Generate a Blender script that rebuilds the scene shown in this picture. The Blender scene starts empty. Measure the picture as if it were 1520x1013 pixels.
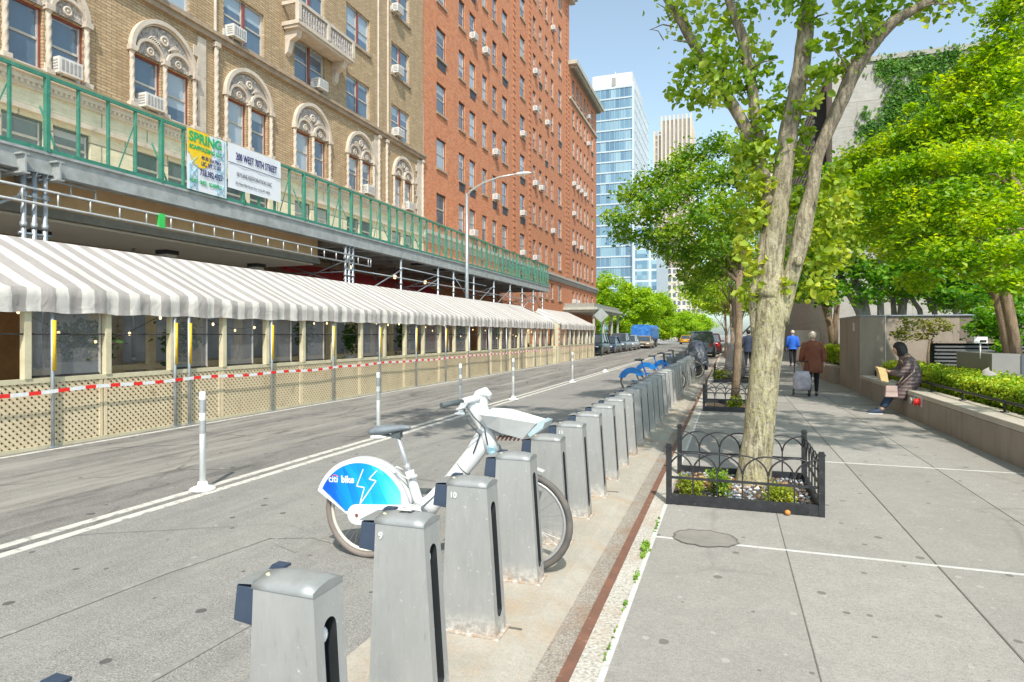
import bpy, math, random
import numpy as np
from mathutils import Vector, Matrix, Euler
R = math.radians
random.seed(7)
SC = bpy.context.scene
COL = SC.collection
PI = math.pi

# ------------------------------------------------------------------ camera numbers (also used to read limb positions)
TH = R(19.1); SN, CS = math.sin(TH), math.cos(TH); FOC = 930.0; CH = 1.65
def at(px, py, Y):
    u = (px-760)/FOC; t = Y/(CS+u*SN)
    return Vector((t*(-SN+u*CS), Y, CH+t*(497-py)/FOC))

# ------------------------------------------------------------------ materials
MATS = {}
def newmat(name):
    m = bpy.data.materials.new(name); m.use_nodes = True
    nt = m.node_tree; nt.nodes.clear()
    out = nt.nodes.new('ShaderNodeOutputMaterial')
    b = nt.nodes.new('ShaderNodeBsdfPrincipled')
    nt.links.new(b.outputs[0], out.inputs[0])
    MATS[name] = m
    return m, nt, b, out
class NT:
    """tiny node helper"""
    def __init__(s, nt): s.nt = nt
    def n(s, typ, **kw):
        nd = s.nt.nodes.new(typ)
        for k, v in kw.items():
            if k == 'ins':
                for i, x in v.items():
                    if hasattr(x, 'is_linked') or isinstance(x, bpy.types.NodeSocket): s.nt.links.new(x, nd.inputs[i])
                    else: nd.inputs[i].default_value = x
            else: setattr(nd, k, v)
        return nd
    def coord(s): return s.n('ShaderNodeTexCoord').outputs['Object']
    def noise(s, vec, scale, detail=4, rough=.6, dist=0):
        return s.n('ShaderNodeTexNoise', ins={'Vector': vec, 'Scale': scale, 'Detail': detail, 'Roughness': rough, 'Distortion': dist}).outputs['Fac']
    def ramp(s, fac, p0, p1, c0=(0,0,0,1), c1=(1,1,1,1)):
        r = s.n('ShaderNodeValToRGB'); e = r.color_ramp.elements
        e[0].position = p0; e[1].position = p1; e[0].color = c0; e[1].color = c1
        s.nt.links.new(fac, r.inputs[0]); return r.outputs[0]
    def mix(s, fac, a, b, mode='MIX'):
        m = s.n('ShaderNodeMix', data_type='RGBA', blend_type=mode)
        for idx, x in ((0, fac), (6, a), (7, b)):
            if isinstance(x, bpy.types.NodeSocket): s.nt.links.new(x, m.inputs[idx])
            elif idx == 0: m.inputs[0].default_value = x
            else: m.inputs[idx].default_value = tuple(x)+(1,) if len(x) == 3 else x
        return m.outputs[2]
    def math(s, op, a, b=0.0, c=0.0):
        m = s.n('ShaderNodeMath', operation=op)
        for i, x in enumerate((a, b, c)):
            if isinstance(x, bpy.types.NodeSocket): s.nt.links.new(x, m.inputs[i])
            else: m.inputs[i].default_value = x
        return m.outputs[0]
    def sep(s, vec):
        return s.n('ShaderNodeSeparateXYZ', ins={0: vec}).outputs
    def comb(s, x, y, z=0.0): return s.n('ShaderNodeCombineXYZ', ins={0: x, 1: y, 2: z}).outputs[0]
    def scale(s, vec, v):
        return s.n('ShaderNodeMapping', ins={'Vector': vec, 'Scale': v}).outputs[0]
    def bump(s, h, strength, dist, b):
        bp = s.n('ShaderNodeBump', ins={'Height': h, 'Strength': strength, 'Distance': dist})
        s.nt.links.new(bp.outputs[0], b.inputs['Normal'])
def c4(c): return tuple(c)+(1,)
def mat(name, col, rough=.6, metal=0, var=.12, vs=3.0, bump=0, bs=60, bd=.004, col2=None, spec=.5, dirt=None):
    """general weathered surface: two octaves of tone variation, fine bump"""
    if name in MATS: return MATS[name]
    m, nt, b, out = newmat(name); h = NT(nt); co = h.coord()
    n1 = h.noise(co, vs, 6, .65)
    c2 = col2 or tuple(min(1, x*(1-var*2)) for x in col)
    cl = h.mix(h.ramp(n1, .35, .68), col, c2)
    if dirt:
        n2 = h.noise(co, dirt[1], 5, .7)
        cl = h.mix(h.ramp(n2, dirt[2], dirt[2]+.12), cl, dirt[0])
    nt.links.new(cl, b.inputs['Base Color'])
    b.inputs['Metallic'].default_value = metal
    rr = h.math('MULTIPLY_ADD', n1, .25, rough-.12); nt.links.new(rr, b.inputs['Roughness'])
    b.inputs['Specular IOR Level'].default_value = spec
    if bump: h.bump(h.noise(co, bs, 3, .6), bump, bd, b)
    return m
def brick_mat(name, c1, c2, mortar, axis='YZ', bw=.22, bh=.075, ms=.012, blot=None, off=.5, bumpd=.006, stain=.25):
    m, nt, b, out = newmat(name); h = NT(nt); co = h.coord(); s = h.sep(co)
    v = h.comb(s[1] if axis[0] == 'Y' else s[0], s[2])
    br = h.n('ShaderNodeTexBrick', offset=off, ins={'Vector': v, 'Color1': c4(c1), 'Color2': c4(c2), 'Mortar': c4(mortar), 'Scale': 1.0, 'Mortar Size': ms, 'Mortar Smooth': .15, 'Bias': 0.0, 'Brick Width': bw, 'Row Height': bh})
    n = h.noise(co, 2.2, 6, .7); st = h.noise(h.scale(co, (1, 2.5, .35)), 1.1, 5, .65)
    cl = h.mix(h.ramp(n, .35, .72, (0,0,0,1), (.5,.5,.5,1)), br.outputs['Color'], blot or tuple(x*.6 for x in c1))
    ns = h.noise(h.scale(co, (1,1.1,7)), 1.9, 5, .75)
    cl = h.mix(h.math('MULTIPLY', h.ramp(ns, .50, .66), .45), cl, tuple(x*.52 for x in c2)); cl = h.mix(h.math('MULTIPLY', h.ramp(ns, .30, .44, (1,1,1,1), (0,0,0,1)), .4), cl, tuple(min(1,x*1.35+.03) for x in c1))
    cl = h.mix(h.math('MULTIPLY', h.ramp(st, .5, .75), stain), cl, tuple(x*.35 for x in c2))
    nt.links.new(cl, b.inputs['Base Color']); b.inputs['Roughness'].default_value = .9
    b.inputs['Specular IOR Level'].default_value = .2
    h.bump(h.math('SUBTRACT', h.noise(co, 40, 3), h.math('MULTIPLY', br.outputs['Fac'], 1.2)), .6, bumpd, b)
    return m
def leaf_mat(name, c_dark, c_mid, c_light, trans=.35, zg=None):
    m, nt, b, out = newmat(name); h = NT(nt)
    g = h.n('ShaderNodeNewGeometry'); rnd = g.outputs['Random Per Island']
    r = h.n('ShaderNodeValToRGB'); e = r.color_ramp.elements
    e[0].position = 0; e[0].color = c4(c_dark); e[1].position = 1; e[1].color = c4(c_light)
    x = e.new(.5); x.color = c4(c_mid)
    f = h.math('ADD', h.math('MULTIPLY', rnd, .48), h.math('MULTIPLY', h.ramp(h.noise(h.coord(), 1.5, 4, .6), .36, .62), .52))  # broad noise paints dark, shaded gaps between boughs into the leaf colour
    nt.links.new(f, r.inputs[0])
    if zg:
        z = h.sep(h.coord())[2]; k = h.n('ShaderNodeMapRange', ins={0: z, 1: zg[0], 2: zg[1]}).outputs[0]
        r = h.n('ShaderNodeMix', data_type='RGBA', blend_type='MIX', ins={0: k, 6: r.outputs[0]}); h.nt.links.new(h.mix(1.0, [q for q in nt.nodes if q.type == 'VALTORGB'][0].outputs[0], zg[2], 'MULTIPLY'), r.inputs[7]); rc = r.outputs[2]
    else: rc = r.outputs[0]
    nt.links.new(rc, b.inputs['Base Color']); b.inputs['Roughness'].default_value = .42
    b.inputs['Specular IOR Level'].default_value = .35
    tr = h.n('ShaderNodeBsdfTranslucent')
    hs = h.n('ShaderNodeHueSaturation', ins={'Hue': .48, 'Saturation': 1.1, 'Value': 1.7, 'Color': rc})
    nt.links.new(hs.outputs[0], tr.inputs[0])
    mx = h.n('ShaderNodeMixShader', ins={0: trans}); nt.links.new(b.outputs[0], mx.inputs[1]); nt.links.new(tr.outputs[0], mx.inputs[2])
    nt.links.new(mx.outputs[0], out.inputs[0])
    return m
def glass_mat(name, base, light=(.45,.47,.48), rough=.06, amt=.5, metal=0.0):
    """window glass backed by a dark room, some panes with pale blinds and painted sky reflection"""
    m, nt, b, out = newmat(name); h = NT(nt); co = h.coord()
    oi = h.n('ShaderNodeObjectInfo'); rnd = oi.outputs['Random']
    s = h.sep(co)
    # blind mixes blinds with painted sky reflection, down to a random height (object space z runs 0..height)
    hgt = h.math('MULTIPLY_ADD', rnd, 2.6, -.5)
    blind_sky = h.math('GREATER_THAN', s[2], hgt)
    n = h.noise(co, 1.7, 4, .6)
    cl = h.mix(h.math('MULTIPLY', blind_sky, amt), h.mix(n, base, tuple(x*.45 for x in base)), light)
    nt.links.new(cl, b.inputs['Base Color']); b.inputs['Roughness'].default_value = rough
    b.inputs['Metallic'].default_value = metal
    b.inputs['Specular IOR Level'].default_value = 1.0
    b.inputs['Coat Weight'].default_value = .6; b.inputs['Coat Roughness'].default_value = .03
    h.bump(h.noise(co, 1.5, 2), .12, .05, b)
    return m
def emis_mat(name, col, st):
    m, nt, b, out = newmat(name)
    b.inputs['Base Color'].default_value = c4(col); b.inputs['Emission Color'].default_value = c4(col); b.inputs['Emission Strength'].default_value = st
    return m

# ------------------------------------------------------------------ objects
LOC = {}
def link(o): COL.objects.link(o); return o
def tag(o, label=None, cat=None, group=None, kind=None):
    if label: o['label'] = label
    if cat: o['category'] = cat
    if group: o['group'] = group
    if kind: o['kind'] = kind
    return o
def thing(name, label, cat, loc=(0,0,0), rz=0, group=None):
    o = link(bpy.data.objects.new(name, None)); o.location = loc; o.rotation_euler = (0,0,rz); o.empty_display_size = .2
    LOC[o.name] = Vector(loc); return tag(o, label, cat, group)
class MB:
    def __init__(s): s.v = []; s.f = []; s.m = []; s.sm = []
    def add(s, vs, fs, m=0, smooth=False):
        k = len(s.v); s.v += [tuple(p) for p in vs]; s.f += [tuple(i+k for i in f) for f in fs]; s.m += [m]*len(fs); s.sm += [smooth]*len(fs)
        return s
    def box(s, x0, x1, y0, y1, z0, z1, m=0):
        return s.add([(x0,y0,z0),(x1,y0,z0),(x1,y1,z0),(x0,y1,z0),(x0,y0,z1),(x1,y0,z1),(x1,y1,z1),(x0,y1,z1)],
              [(0,3,2,1),(4,5,6,7),(0,1,5,4),(1,2,6,5),(2,3,7,6),(3,0,4,7)], m)
    def bar(s, a, b, w, h=None, m=0, up=(0,0,1)):
        a, b = Vector(a), Vector(b); h = h or w; d = (b-a).normalized(); u = Vector(up)
        if abs(d.dot(u)) > .98: u = Vector((1,0,0))
        r = d.cross(u).normalized(); u = r.cross(d)
        q = [(-1,-1),(1,-1),(1,1),(-1,1)]
        vs = [p + r*(i*w/2) + u*(j*h/2) for p in (a,b) for i,j in q]
        return s.add(vs, [(0,3,2,1),(4,5,6,7),(0,1,5,4),(1,2,6,5),(2,3,7,6),(3,0,4,7)], m)
    def tube(s, pts, rad, n=8, m=0, cap=True, sx=1.0, smooth=True, closed=False):
        pts = [Vector(p) for p in pts]; N = len(pts)
        if not hasattr(rad, '__len__'): rad = [rad]*N
        vs = []; prev = None
        for i, p in enumerate(pts):
            if closed: d = (pts[(i+1)%N]-pts[i-1]).normalized()
            else: d = (pts[min(i+1,N-1)]-pts[max(i-1,0)]).normalized()
            if prev is None:
                r = d.cross(Vector((0,0,1)) if abs(d.z) < .9 else Vector((0,1,0))).normalized()
            else:
                r = (prev - d*prev.dot(d)).normalized()
            prev = r; u = d.cross(r)
            for k in range(n):
                a = 2*PI*k/n; vs.append(p + r*(math.cos(a)*rad[i]) + u*(math.sin(a)*rad[i]*sx))
        fs = []
        for i in range(N if closed else N-1):
            j = (i+1) % N
            for k in range(n): fs.append((i*n+k, i*n+(k+1)%n, j*n+(k+1)%n, j*n+k))
        s.add(vs, fs, m, smooth)
        if cap and not closed:
            s.add(vs[:n], [tuple(range(n))[::-1]], m); s.add(vs[-n:], [tuple(range(n))], m)
        return s
    def prism(s, poly, axis, a0, a1, m=0, mcap=None):
        """2D polygon swept along an axis ('x','y','z')"""
        n = len(poly)
        def P(p, a): return {'x': (a,p[0],p[1]), 'y': (p[0],a,p[1]), 'z': (p[0],p[1],a)}[axis]
        vs = [P(p,a0) for p in poly]+[P(p,a1) for p in poly]
        s.add(vs, [(i,(i+1)%n,n+(i+1)%n,n+i) for i in range(n)], m)
        s.add(vs, [tuple(range(n))[::-1], tuple(range(n,2*n))], m if mcap is None else mcap)
        return s
    def rings(s, rings, m=0, cap=True, smooth=True):
        n = len(rings[0]); vs = [p for r in rings for p in r]; fs = []
        for i in range(len(rings)-1):
            for k in range(n): fs.append((i*n+k, i*n+(k+1)%n, (i+1)*n+(k+1)%n, (i+1)*n+k))
        s.add(vs, fs, m, smooth)
        if cap:
            s.add(rings[0], [tuple(range(n))[::-1]], m); s.add(rings[-1], [tuple(range(n))], m)
        return s
    def lathe(s, prof, c=(0,0,0), n=16, m=0, axis='z', cap=True):
        rs = []
        for r, h in prof:
            ring = []
            for k in range(n):
                a = 2*PI*k/n; x, y = math.cos(a)*r, math.sin(a)*r
                ring.append({'z': (c[0]+x,c[1]+y,c[2]+h), 'y': (c[0]+x,c[1]+h,c[2]-y), 'x': (c[0]+h,c[1]+x,c[2]+y)}[axis])
            rs.append(ring)
        return s.rings(rs, m, cap)
    def blob(s, c, r, m=0, n=10, k=7, jit=0, seed=0):
        rnd = random.Random(seed); rs = []
        for i in range(k+1):
            t = PI*i/k; ring = []
            for j in range(n):
                a = 2*PI*j/n; q = 1+rnd.uniform(-jit, jit)
                ring.append((c[0]+r[0]*math.sin(t)*math.cos(a)*q+1e-4*math.cos(a), c[1]+r[1]*math.sin(t)*math.sin(a)*q+1e-4*math.sin(a), c[2]-r[2]*math.cos(t)*q))
            rs.append(ring)
        return s.rings(rs, m, True)
    def build(s, name, mats, parent=None, local=False, bevel=0, label=None, cat=None, group=None, kind=None, recalc=True, loc=None):
        if not isinstance(mats, (list, tuple)): mats = [mats]
        me = bpy.data.meshes.new(name)
        vs = s.v
        org = Vector((0,0,0))
        if parent is not None and not local: org = LOC.get(parent.name, Vector((0,0,0)))
        elif loc is not None: org = Vector(loc)
        if org.length > 0: vs = [(x-org.x, y-org.y, z-org.z) for x,y,z in vs]
        me.from_pydata(vs, [], s.f)
        for mm in mats: me.materials.append(mm)
        me.polygons.foreach_set('material_index', s.m); me.polygons.foreach_set('use_smooth', s.sm); me.update()
        if recalc:
            import bmesh
            bm = bmesh.new(); bm.from_mesh(me)
            bmesh.ops.remove_doubles(bm, verts=bm.verts, dist=1e-5)
            bmesh.ops.recalc_face_normals(bm, faces=bm.faces); bm.to_mesh(me); bm.free()
        o = link(bpy.data.objects.new(name, me))
        if parent is not None:
            o.parent = parent
            LOC[o.name] = LOC.get(parent.name, Vector((0,0,0)))
        else:
            o.location = org; LOC[o.name] = org
        if bevel:
            b = o.modifiers.new('bevel', 'BEVEL'); b.width = bevel; b.segments = 3; b.limit_method = 'ANGLE'; b.angle_limit = R(35)
        return tag(o, label, cat, group, kind)
def copy_tree(o, parent=None):
    c = o.copy(); link(c); c.parent = parent
    LOC[c.name] = LOC.get(o.name, Vector((0,0,0)))
    for ch in list(o.children): copy_tree(ch, c)
    return c
def struct(name, mb, mats, label=None, loc=None):
    return mb.build(name, mats, kind='structure', label=label, loc=loc)
def text(name, body, size, loc, rot, m, parent, xs=1.0, offset=0.0, extrude=.002, align='LEFT', vcent=False):
    cu = bpy.data.curves.new(name, 'FONT'); cu.body = body; cu.size = size; cu.extrude = extrude; cu.offset = offset
    cu.align_x = align; cu.align_y = 'CENTER' if vcent else 'BOTTOM_BASELINE' if False else 'BOTTOM'
    cu.resolution_u = 3
    t = link(bpy.data.objects.new(name+'_tmp', cu)); bpy.context.view_layer.update()
    me = bpy.data.meshes.new_from_object(t.evaluated_get(bpy.context.evaluated_depsgraph_get()))
    bpy.data.objects.remove(t)
    me.materials.clear(); me.materials.append(m)
    o = link(bpy.data.objects.new(name, me)); o.parent = parent
    o.location = Vector(loc) - (LOC.get(parent.name, Vector((0,0,0)))); o.rotation_euler = rot; o.scale = (xs,1,1)
    return o
ROTX = (R(90), 0, R(90))     # lettering on a face that looks to +X
ROTY = (R(90), 0, 0)         # lettering on a face that looks to -Y

# ------------------------------------------------------------------ foliage
def leaves_mesh(name, m, clumps, size, seed, parent, flat=.5, org=None, kind=None, label=None, cat=None, droop=.25, aspect=.62):
    """clumps: (cx,cy,cz,rx,ry,rz,n).  every leaf is a small folded rhombus"""
    rg = np.random.default_rng(seed); P = []
    for cx,cy,cz,rx,ry,rz,n in clumps:
        n = int(n); d = rg.normal(size=(n,3)); d /= np.linalg.norm(d,axis=1)[:,None]+1e-9
        r = rg.random(n)**.45; r = np.where(rg.random(n) < .16, r*1.55, r)
        P.append(np.array([cx,cy,cz]) + d*r[:,None]*np.array([rx,ry,rz]))
    P = np.concatenate(P); N = len(P)
    o3 = np.array(org if org is not None else (0,0,0)); P = P - o3
    nz = rg.normal(size=(N,3))*(1-flat) + np.array([0,-.15,1])*flat*1.3; nz /= np.linalg.norm(nz,axis=1)[:,None]
    t = rg.normal(size=(N,3)); t[:,2] -= droop; t -= nz*np.sum(t*nz,axis=1)[:,None]; t /= np.linalg.norm(t,axis=1)[:,None]
    b = np.cross(nz,t); s = size*(.42+1.0*rg.random(N)**1.3)[:,None]
    fold = .22*s*nz
    V = np.empty((N,6,3))
    V[:,0] = P - t*s*.5
    V[:,1] = P - t*s*.12 + b*s*aspect*.5 + fold
    V[:,2] = P + t*s*.28 + b*s*aspect*.36 + fold*.7
    V[:,3] = P + t*s*.55
    V[:,4] = P + t*s*.28 - b*s*aspect*.36 + fold*.7
    V[:,5] = P - t*s*.12 - b*s*aspect*.5 + fold
    me = bpy.data.meshes.new(name)
    me.vertices.add(N*6); me.vertices.foreach_set('co', V.reshape(-1).astype(np.float32))
    base = (np.arange(N)*6)[:,None]
    idx = np.concatenate([base+np.array([[0,3,2,1]]), base+np.array([[0,5,4,3]])], axis=1).reshape(-1)
    me.loops.add(N*8); me.loops.foreach_set('vertex_index', idx.astype(np.int32))
    me.polygons.add(N*2); me.polygons.foreach_set('loop_start', (np.arange(N*2)*4).astype(np.int32))
    try: me.polygons.foreach_set('loop_total', np.full(N*2,4,dtype=np.int32))
    except Exception: pass
    me.materials.append(m); me.update(calc_edges=True); me.validate()
    o = link(bpy.data.objects.new(name, me))
    if parent is not None: o.parent = parent
    else: o.location = tuple(o3)
    return tag(o, label, cat, None, kind)
def crown_clumps(c, rad, n, cr, per, seed, flatz=.5, low=-.6, shell=.55):
    rnd = random.Random(seed); out = []
    while len(out) < n:
        x,y,z = (rnd.uniform(-1,1) for _ in range(3)); q = math.sqrt(x*x+y*y+z*z)
        if q > 1 or q < shell or z < low: continue
        k = cr*rnd.uniform(.6,1.3)
        out.append((c[0]+x*rad[0], c[1]+y*rad[1], c[2]+z*rad[2], k, k, k*flatz, per*rnd.uniform(.6,1.3)))
    return out
def limb(mb, a, b, r0, r1, seed, n=8, seg=5, wob=.06, m=0):
    rnd = random.Random(seed); a, b = Vector(a), Vector(b); L = (b-a).length; pts = []; rr = []
    for i in range(seg+1):
        t = i/seg; p = a.lerp(b,t)
        if 0 < i < seg: p += Vector((rnd.uniform(-1,1), rnd.uniform(-1,1), rnd.uniform(-.5,.8)))*wob*L
        pts.append(p); rr.append(r0+(r1-r0)*t)
    mb.tube(pts, rr, n, m); return pts
def bark_mat(name, c1, c2, moss=None, s=14, lich=.5, zg=None):
    m, nt, b, out = newmat(name); h = NT(nt); co = h.coord()
    v = h.scale(co, (1,1,.22)); n1 = h.noise(v, s, 6, .7, .6); n2 = h.noise(co, 30, 5, .7); n3 = h.noise(co, 3, 4)
    cl = h.mix(h.ramp(n1, .42, .58), c1, c2)
    if moss:
        cl = h.mix(h.math('MULTIPLY', h.ramp(n2, .44, .56), h.ramp(n3, .3, .6)), cl, moss)
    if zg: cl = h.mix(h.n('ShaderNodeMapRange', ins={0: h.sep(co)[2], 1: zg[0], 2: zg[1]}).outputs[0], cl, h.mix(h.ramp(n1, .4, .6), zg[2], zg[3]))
    nt.links.new(cl, b.inputs['Base Color']); b.inputs['Roughness'].default_value = .95; b.inputs['Specular IOR Level'].default_value = .1
    h.bump(h.math('ADD', n1, h.math('MULTIPLY', n2, .5)), 1.0, .035, b)
    return m
# ================================================================== world, sun, camera
W = bpy.data.worlds.new('World'); SC.world = W; W.use_nodes = True
wn = W.node_tree; wn.nodes.clear()
wo = wn.nodes.new('ShaderNodeOutputWorld'); bg = wn.nodes.new('ShaderNodeBackground'); sk = wn.nodes.new('ShaderNodeTexSky')
sk.sky_type = 'NISHITA'; sk.sun_disc = False; sk.sun_elevation = R(50); sk.sun_rotation = R(156)
sk.air_density = 1.0; sk.dust_density = 1.6; sk.ozone_density = 1.0; sk.altitude = 0
bg.inputs[1].default_value = .15
hsv = wn.nodes.new('ShaderNodeHueSaturation'); hsv.inputs['Saturation'].default_value = .64; hsv.inputs['Value'].default_value = 1.6
wn.links.new(sk.outputs[0], hsv.inputs['Color']); tint = wn.nodes.new('ShaderNodeMix'); tint.data_type = 'RGBA'; tint.blend_type = 'MULTIPLY'; tint.inputs[0].default_value = 1; tint.inputs[7].default_value = (.90,1.05,1.06,1)
wn.links.new(hsv.outputs[0], tint.inputs[6]); wn.links.new(tint.outputs[2], bg.inputs[0]); wn.links.new(bg.outputs[0], wo.inputs[0])
sl = bpy.data.lights.new('sun', 'SUN'); sl.energy = 5.0; sl.angle = R(.55); sl.color = (1, .93, .82)
so = link(bpy.data.objects.new('sun', sl))
sdir = Vector((math.sin(R(156))*math.cos(R(50)), math.cos(R(156))*math.cos(R(50)), math.sin(R(50))))
so.rotation_euler = sdir.to_track_quat('Z', 'Y').to_euler(); so.location = (5,-10,30)
cd = bpy.data.cameras.new('camera'); cam = link(bpy.data.objects.new('camera', cd)); SC.camera = cam
cam.location = (0,0,CH); cam.rotation_euler = (R(90), 0, TH)
cd.sensor_width = 36; cd.lens = 36*FOC/1520; cd.shift_y = -9.5/1520; cd.clip_start = .05; cd.clip_end = 5000
SC.view_settings.view_transform = 'Standard'; SC.view_settings.look = 'None'; SC.view_settings.exposure = 0
SC.cycles.diffuse_bounces = 6; SC.cycles.max_bounces = 12; SC.cycles.transparent_max_bounces = 12
SC.render.resolution_x = 1024; SC.render.resolution_y = 682

# ================================================================== ground materials
def ground_mat(name, base, dark, light, speck=.5, sp_scale=260, wear=None, streak=None, spots=None, bump=.25, rust=None, rough=.92, cracks=0, slab=0):
    m, nt, b, out = newmat(name); h = NT(nt); co = h.coord()
    n1 = h.noise(co, .55, 6, .65); n2 = h.noise(co, sp_scale, 2, .5); n3 = h.noise(co, 7, 5, .7)
    cl = h.mix(h.ramp(n1, .34, .66), base, dark)
    cl = h.mix(h.math('MULTIPLY', h.ramp(n3, .45, .75), .35), cl, light)
    m5 = h.noise(co, 42, 4, .75); cl = h.mix(h.math('MULTIPLY', h.ramp(m5, .52, .64), speck*.6), cl, light); cl = h.mix(h.math('MULTIPLY', h.ramp(m5, .34, .46, (1,1,1,1), (0,0,0,1)), speck*.75), cl, tuple(x*.62 for x in dark))
    m6 = h.noise(co, 2.6, 6, .7, .4); cl = h.mix(h.math('MULTIPLY', h.ramp(m6, .5, .72), .26), cl, tuple(x*.72 for x in dark))
    cl = h.mix(h.math('MULTIPLY', h.ramp(n2, .52, .68), speck), cl, light)
    cl = h.mix(h.math('MULTIPLY', h.ramp(n2, .30, .44, (1,1,1,1), (0,0,0,1)), speck*.8), cl, tuple(x*.4 for x in dark))
    n4 = h.noise(co, 95, 2, .5)
    cl = h.mix(h.math('MULTIPLY', h.ramp(n4, .40, .62), .35), tuple(x*1 for x in dark), cl) if False else cl
    if slab:     # slabs poured at different times
        s = h.sep(co); cv_ = h.comb(h.math('FLOOR', h.math('DIVIDE', h.math('ADD', s[0], 5.19), .931)), h.math('FLOOR', h.math('DIVIDE', h.math('ADD', s[1], 9.34), 3.56)))
        wv = h.n('ShaderNodeTexWhiteNoise', ins={'Vector': cv_}).outputs['Value']
        cl = h.mix(h.math('MULTIPLY', wv, slab), cl, tuple(x*.62 for x in dark)); st_ = h.noise(co, 1.1, 5, .6)
        cl = h.mix(h.math('MULTIPLY', h.ramp(st_, .58, .66), .22), cl, tuple(x*.6 for x in dark))
    if streak:   # wheel paths along the street
        s1 = h.noise(h.scale(co, (1.6,.05,1)), 1.3, 5, .7)
        s2 = h.noise(h.scale(co, (1.2,.22,1)), 2.4, 6, .72)
        cl = h.mix(h.math('MULTIPLY', h.ramp(s1, .47, .62), streak[1]), cl, streak[0])
        cl = h.mix(h.math('MULTIPLY', h.ramp(s2, .52, .66), streak[3]), cl, streak[2])
    if cracks:
        vo = h.n('ShaderNodeTexVoronoi', feature='DISTANCE_TO_EDGE', ins={'Vector': h.mix(.12, co, h.n('ShaderNodeTexNoise', ins={'Vector': co, 'Scale': 2.0, 'Detail': 5.0}).outputs['Color']), 'Scale': .45})
        cl = h.mix(h.math('MULTIPLY', h.ramp(vo.outputs['Distance'], .0, .012, (1,1,1,1), (0,0,0,1)), h.math('MULTIPLY', h.ramp(n1, .45, .55), cracks)), cl, tuple(x*.35 for x in dark))
    if spots:    # chewing gum and oil marks
        vo = h.n('ShaderNodeTexVoronoi', voronoi_dimensions='2D', ins={'Vector': h.scale(co, (1,1,1)), 'Scale': spots[1]})
        w = h.n('ShaderNodeTexWhiteNoise', ins={'Vector': vo.outputs['Position']}).outputs['Value']
        rad = h.math('MULTIPLY', h.math('POWER', w, 3.2), spots[2])
        k = h.math('LESS_THAN', vo.outputs['Distance'], rad)
        cl = h.mix(h.math('MULTIPLY', k, .7), cl, spots[0])
        vo2 = h.n('ShaderNodeTexVoronoi', voronoi_dimensions='2D', ins={'Vector': h.scale(co, (1.1,1,1)), 'Scale': spots[1]*2.3})
        w2 = h.n('ShaderNodeTexWhiteNoise', ins={'Vector': vo2.outputs['Position']}).outputs['Value']
        k2 = h.math('LESS_THAN', vo2.outputs['Distance'], h.math('MULTIPLY', h.math('POWER', w2, 9.0), spots[2]*1.6))
        cl = h.mix(h.math('MULTIPLY', k2, .45), cl, light)
    if rust:
        rn = h.noise(h.scale(co, (1,.8,1)), 2.3, 6, .7)
        cl = h.mix(h.math('MULTIPLY', h.ramp(rn, .48, .66), rust[1]), cl, rust[0])
        s = h.sep(co)
    nt.links.new(cl, b.inputs['Base Color']); b.inputs['Roughness'].default_value = rough; b.inputs['Specular IOR Level'].default_value = .2
    h.bump(h.math('ADD', h.noise(co, sp_scale*.6, 3, .6), h.math('MULTIPLY', n3, 1.5)), bump, .006, b)
    return m
M_asph_lane = ground_mat('asphalt_lane', (.20,.192,.18), (.15,.143,.135), (.34,.325,.30), .8, 120, streak=((.36,.335,.30),.6,(.085,.082,.08),.75), spots=((.05,.05,.05),1.6,.07), bump=.6, cracks=.8)
M_asph_park = ground_mat('asphalt_parking', (.245,.237,.225), (.195,.189,.18), (.40,.39,.365), .85, 110, streak=((.33,.315,.285),.35,(.15,.147,.143),.3), spots=((.05,.05,.05),2.2,.075), bump=.6, cracks=.5)
M_walk = ground_mat('sidewalk_concrete', (.335,.318,.295), (.285,.27,.252), (.47,.448,.415), .6, 150, spots=((.12,.11,.105),3.0,.095), bump=.3, cracks=.25, slab=.28)
M_strip = ground_mat('platform_concrete', (.42,.385,.33), (.33,.31,.275), (.55,.52,.46), .35, 160, rust=((.42,.28,.16),.45), bump=.3)
M_granite_curb = ground_mat('curb_granite', (.50,.47,.42), (.37,.35,.31), (.66,.63,.58), .8, 60, rust=((.36,.24,.14),.35), bump=.9)
M_gutter = ground_mat('gutter', (.33,.30,.265), (.26,.235,.205), (.46,.43,.39), .8, 90, rust=((.27,.15,.08),.5), bump=.7)
M_rust = mat('rusty_steel', (.215,.10,.065), .85, 0, var=.2, vs=8, bump=.5, bs=80, col2=(.14,.075,.055), dirt=((.3,.2,.14),14,.6))
M_line = mat('worn_white_paint', (.60,.58,.53), .8, 0, vs=30, bump=.4, bs=120, col2=(.52,.5,.46), dirt=((.30,.285,.265),9,.52))
M_joint = mat('dark_joint', (.16,.15,.14), .9, vs=10)
M_jointw = mat('white_joint_sealant', (.62,.61,.59), .8, vs=14, dirt=((.4,.4,.39),7,.6))
M_dirt = mat('soil', (.12,.085,.055), 1, vs=12, var=.3, bump=.8, bs=40, bd=.02)

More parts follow.
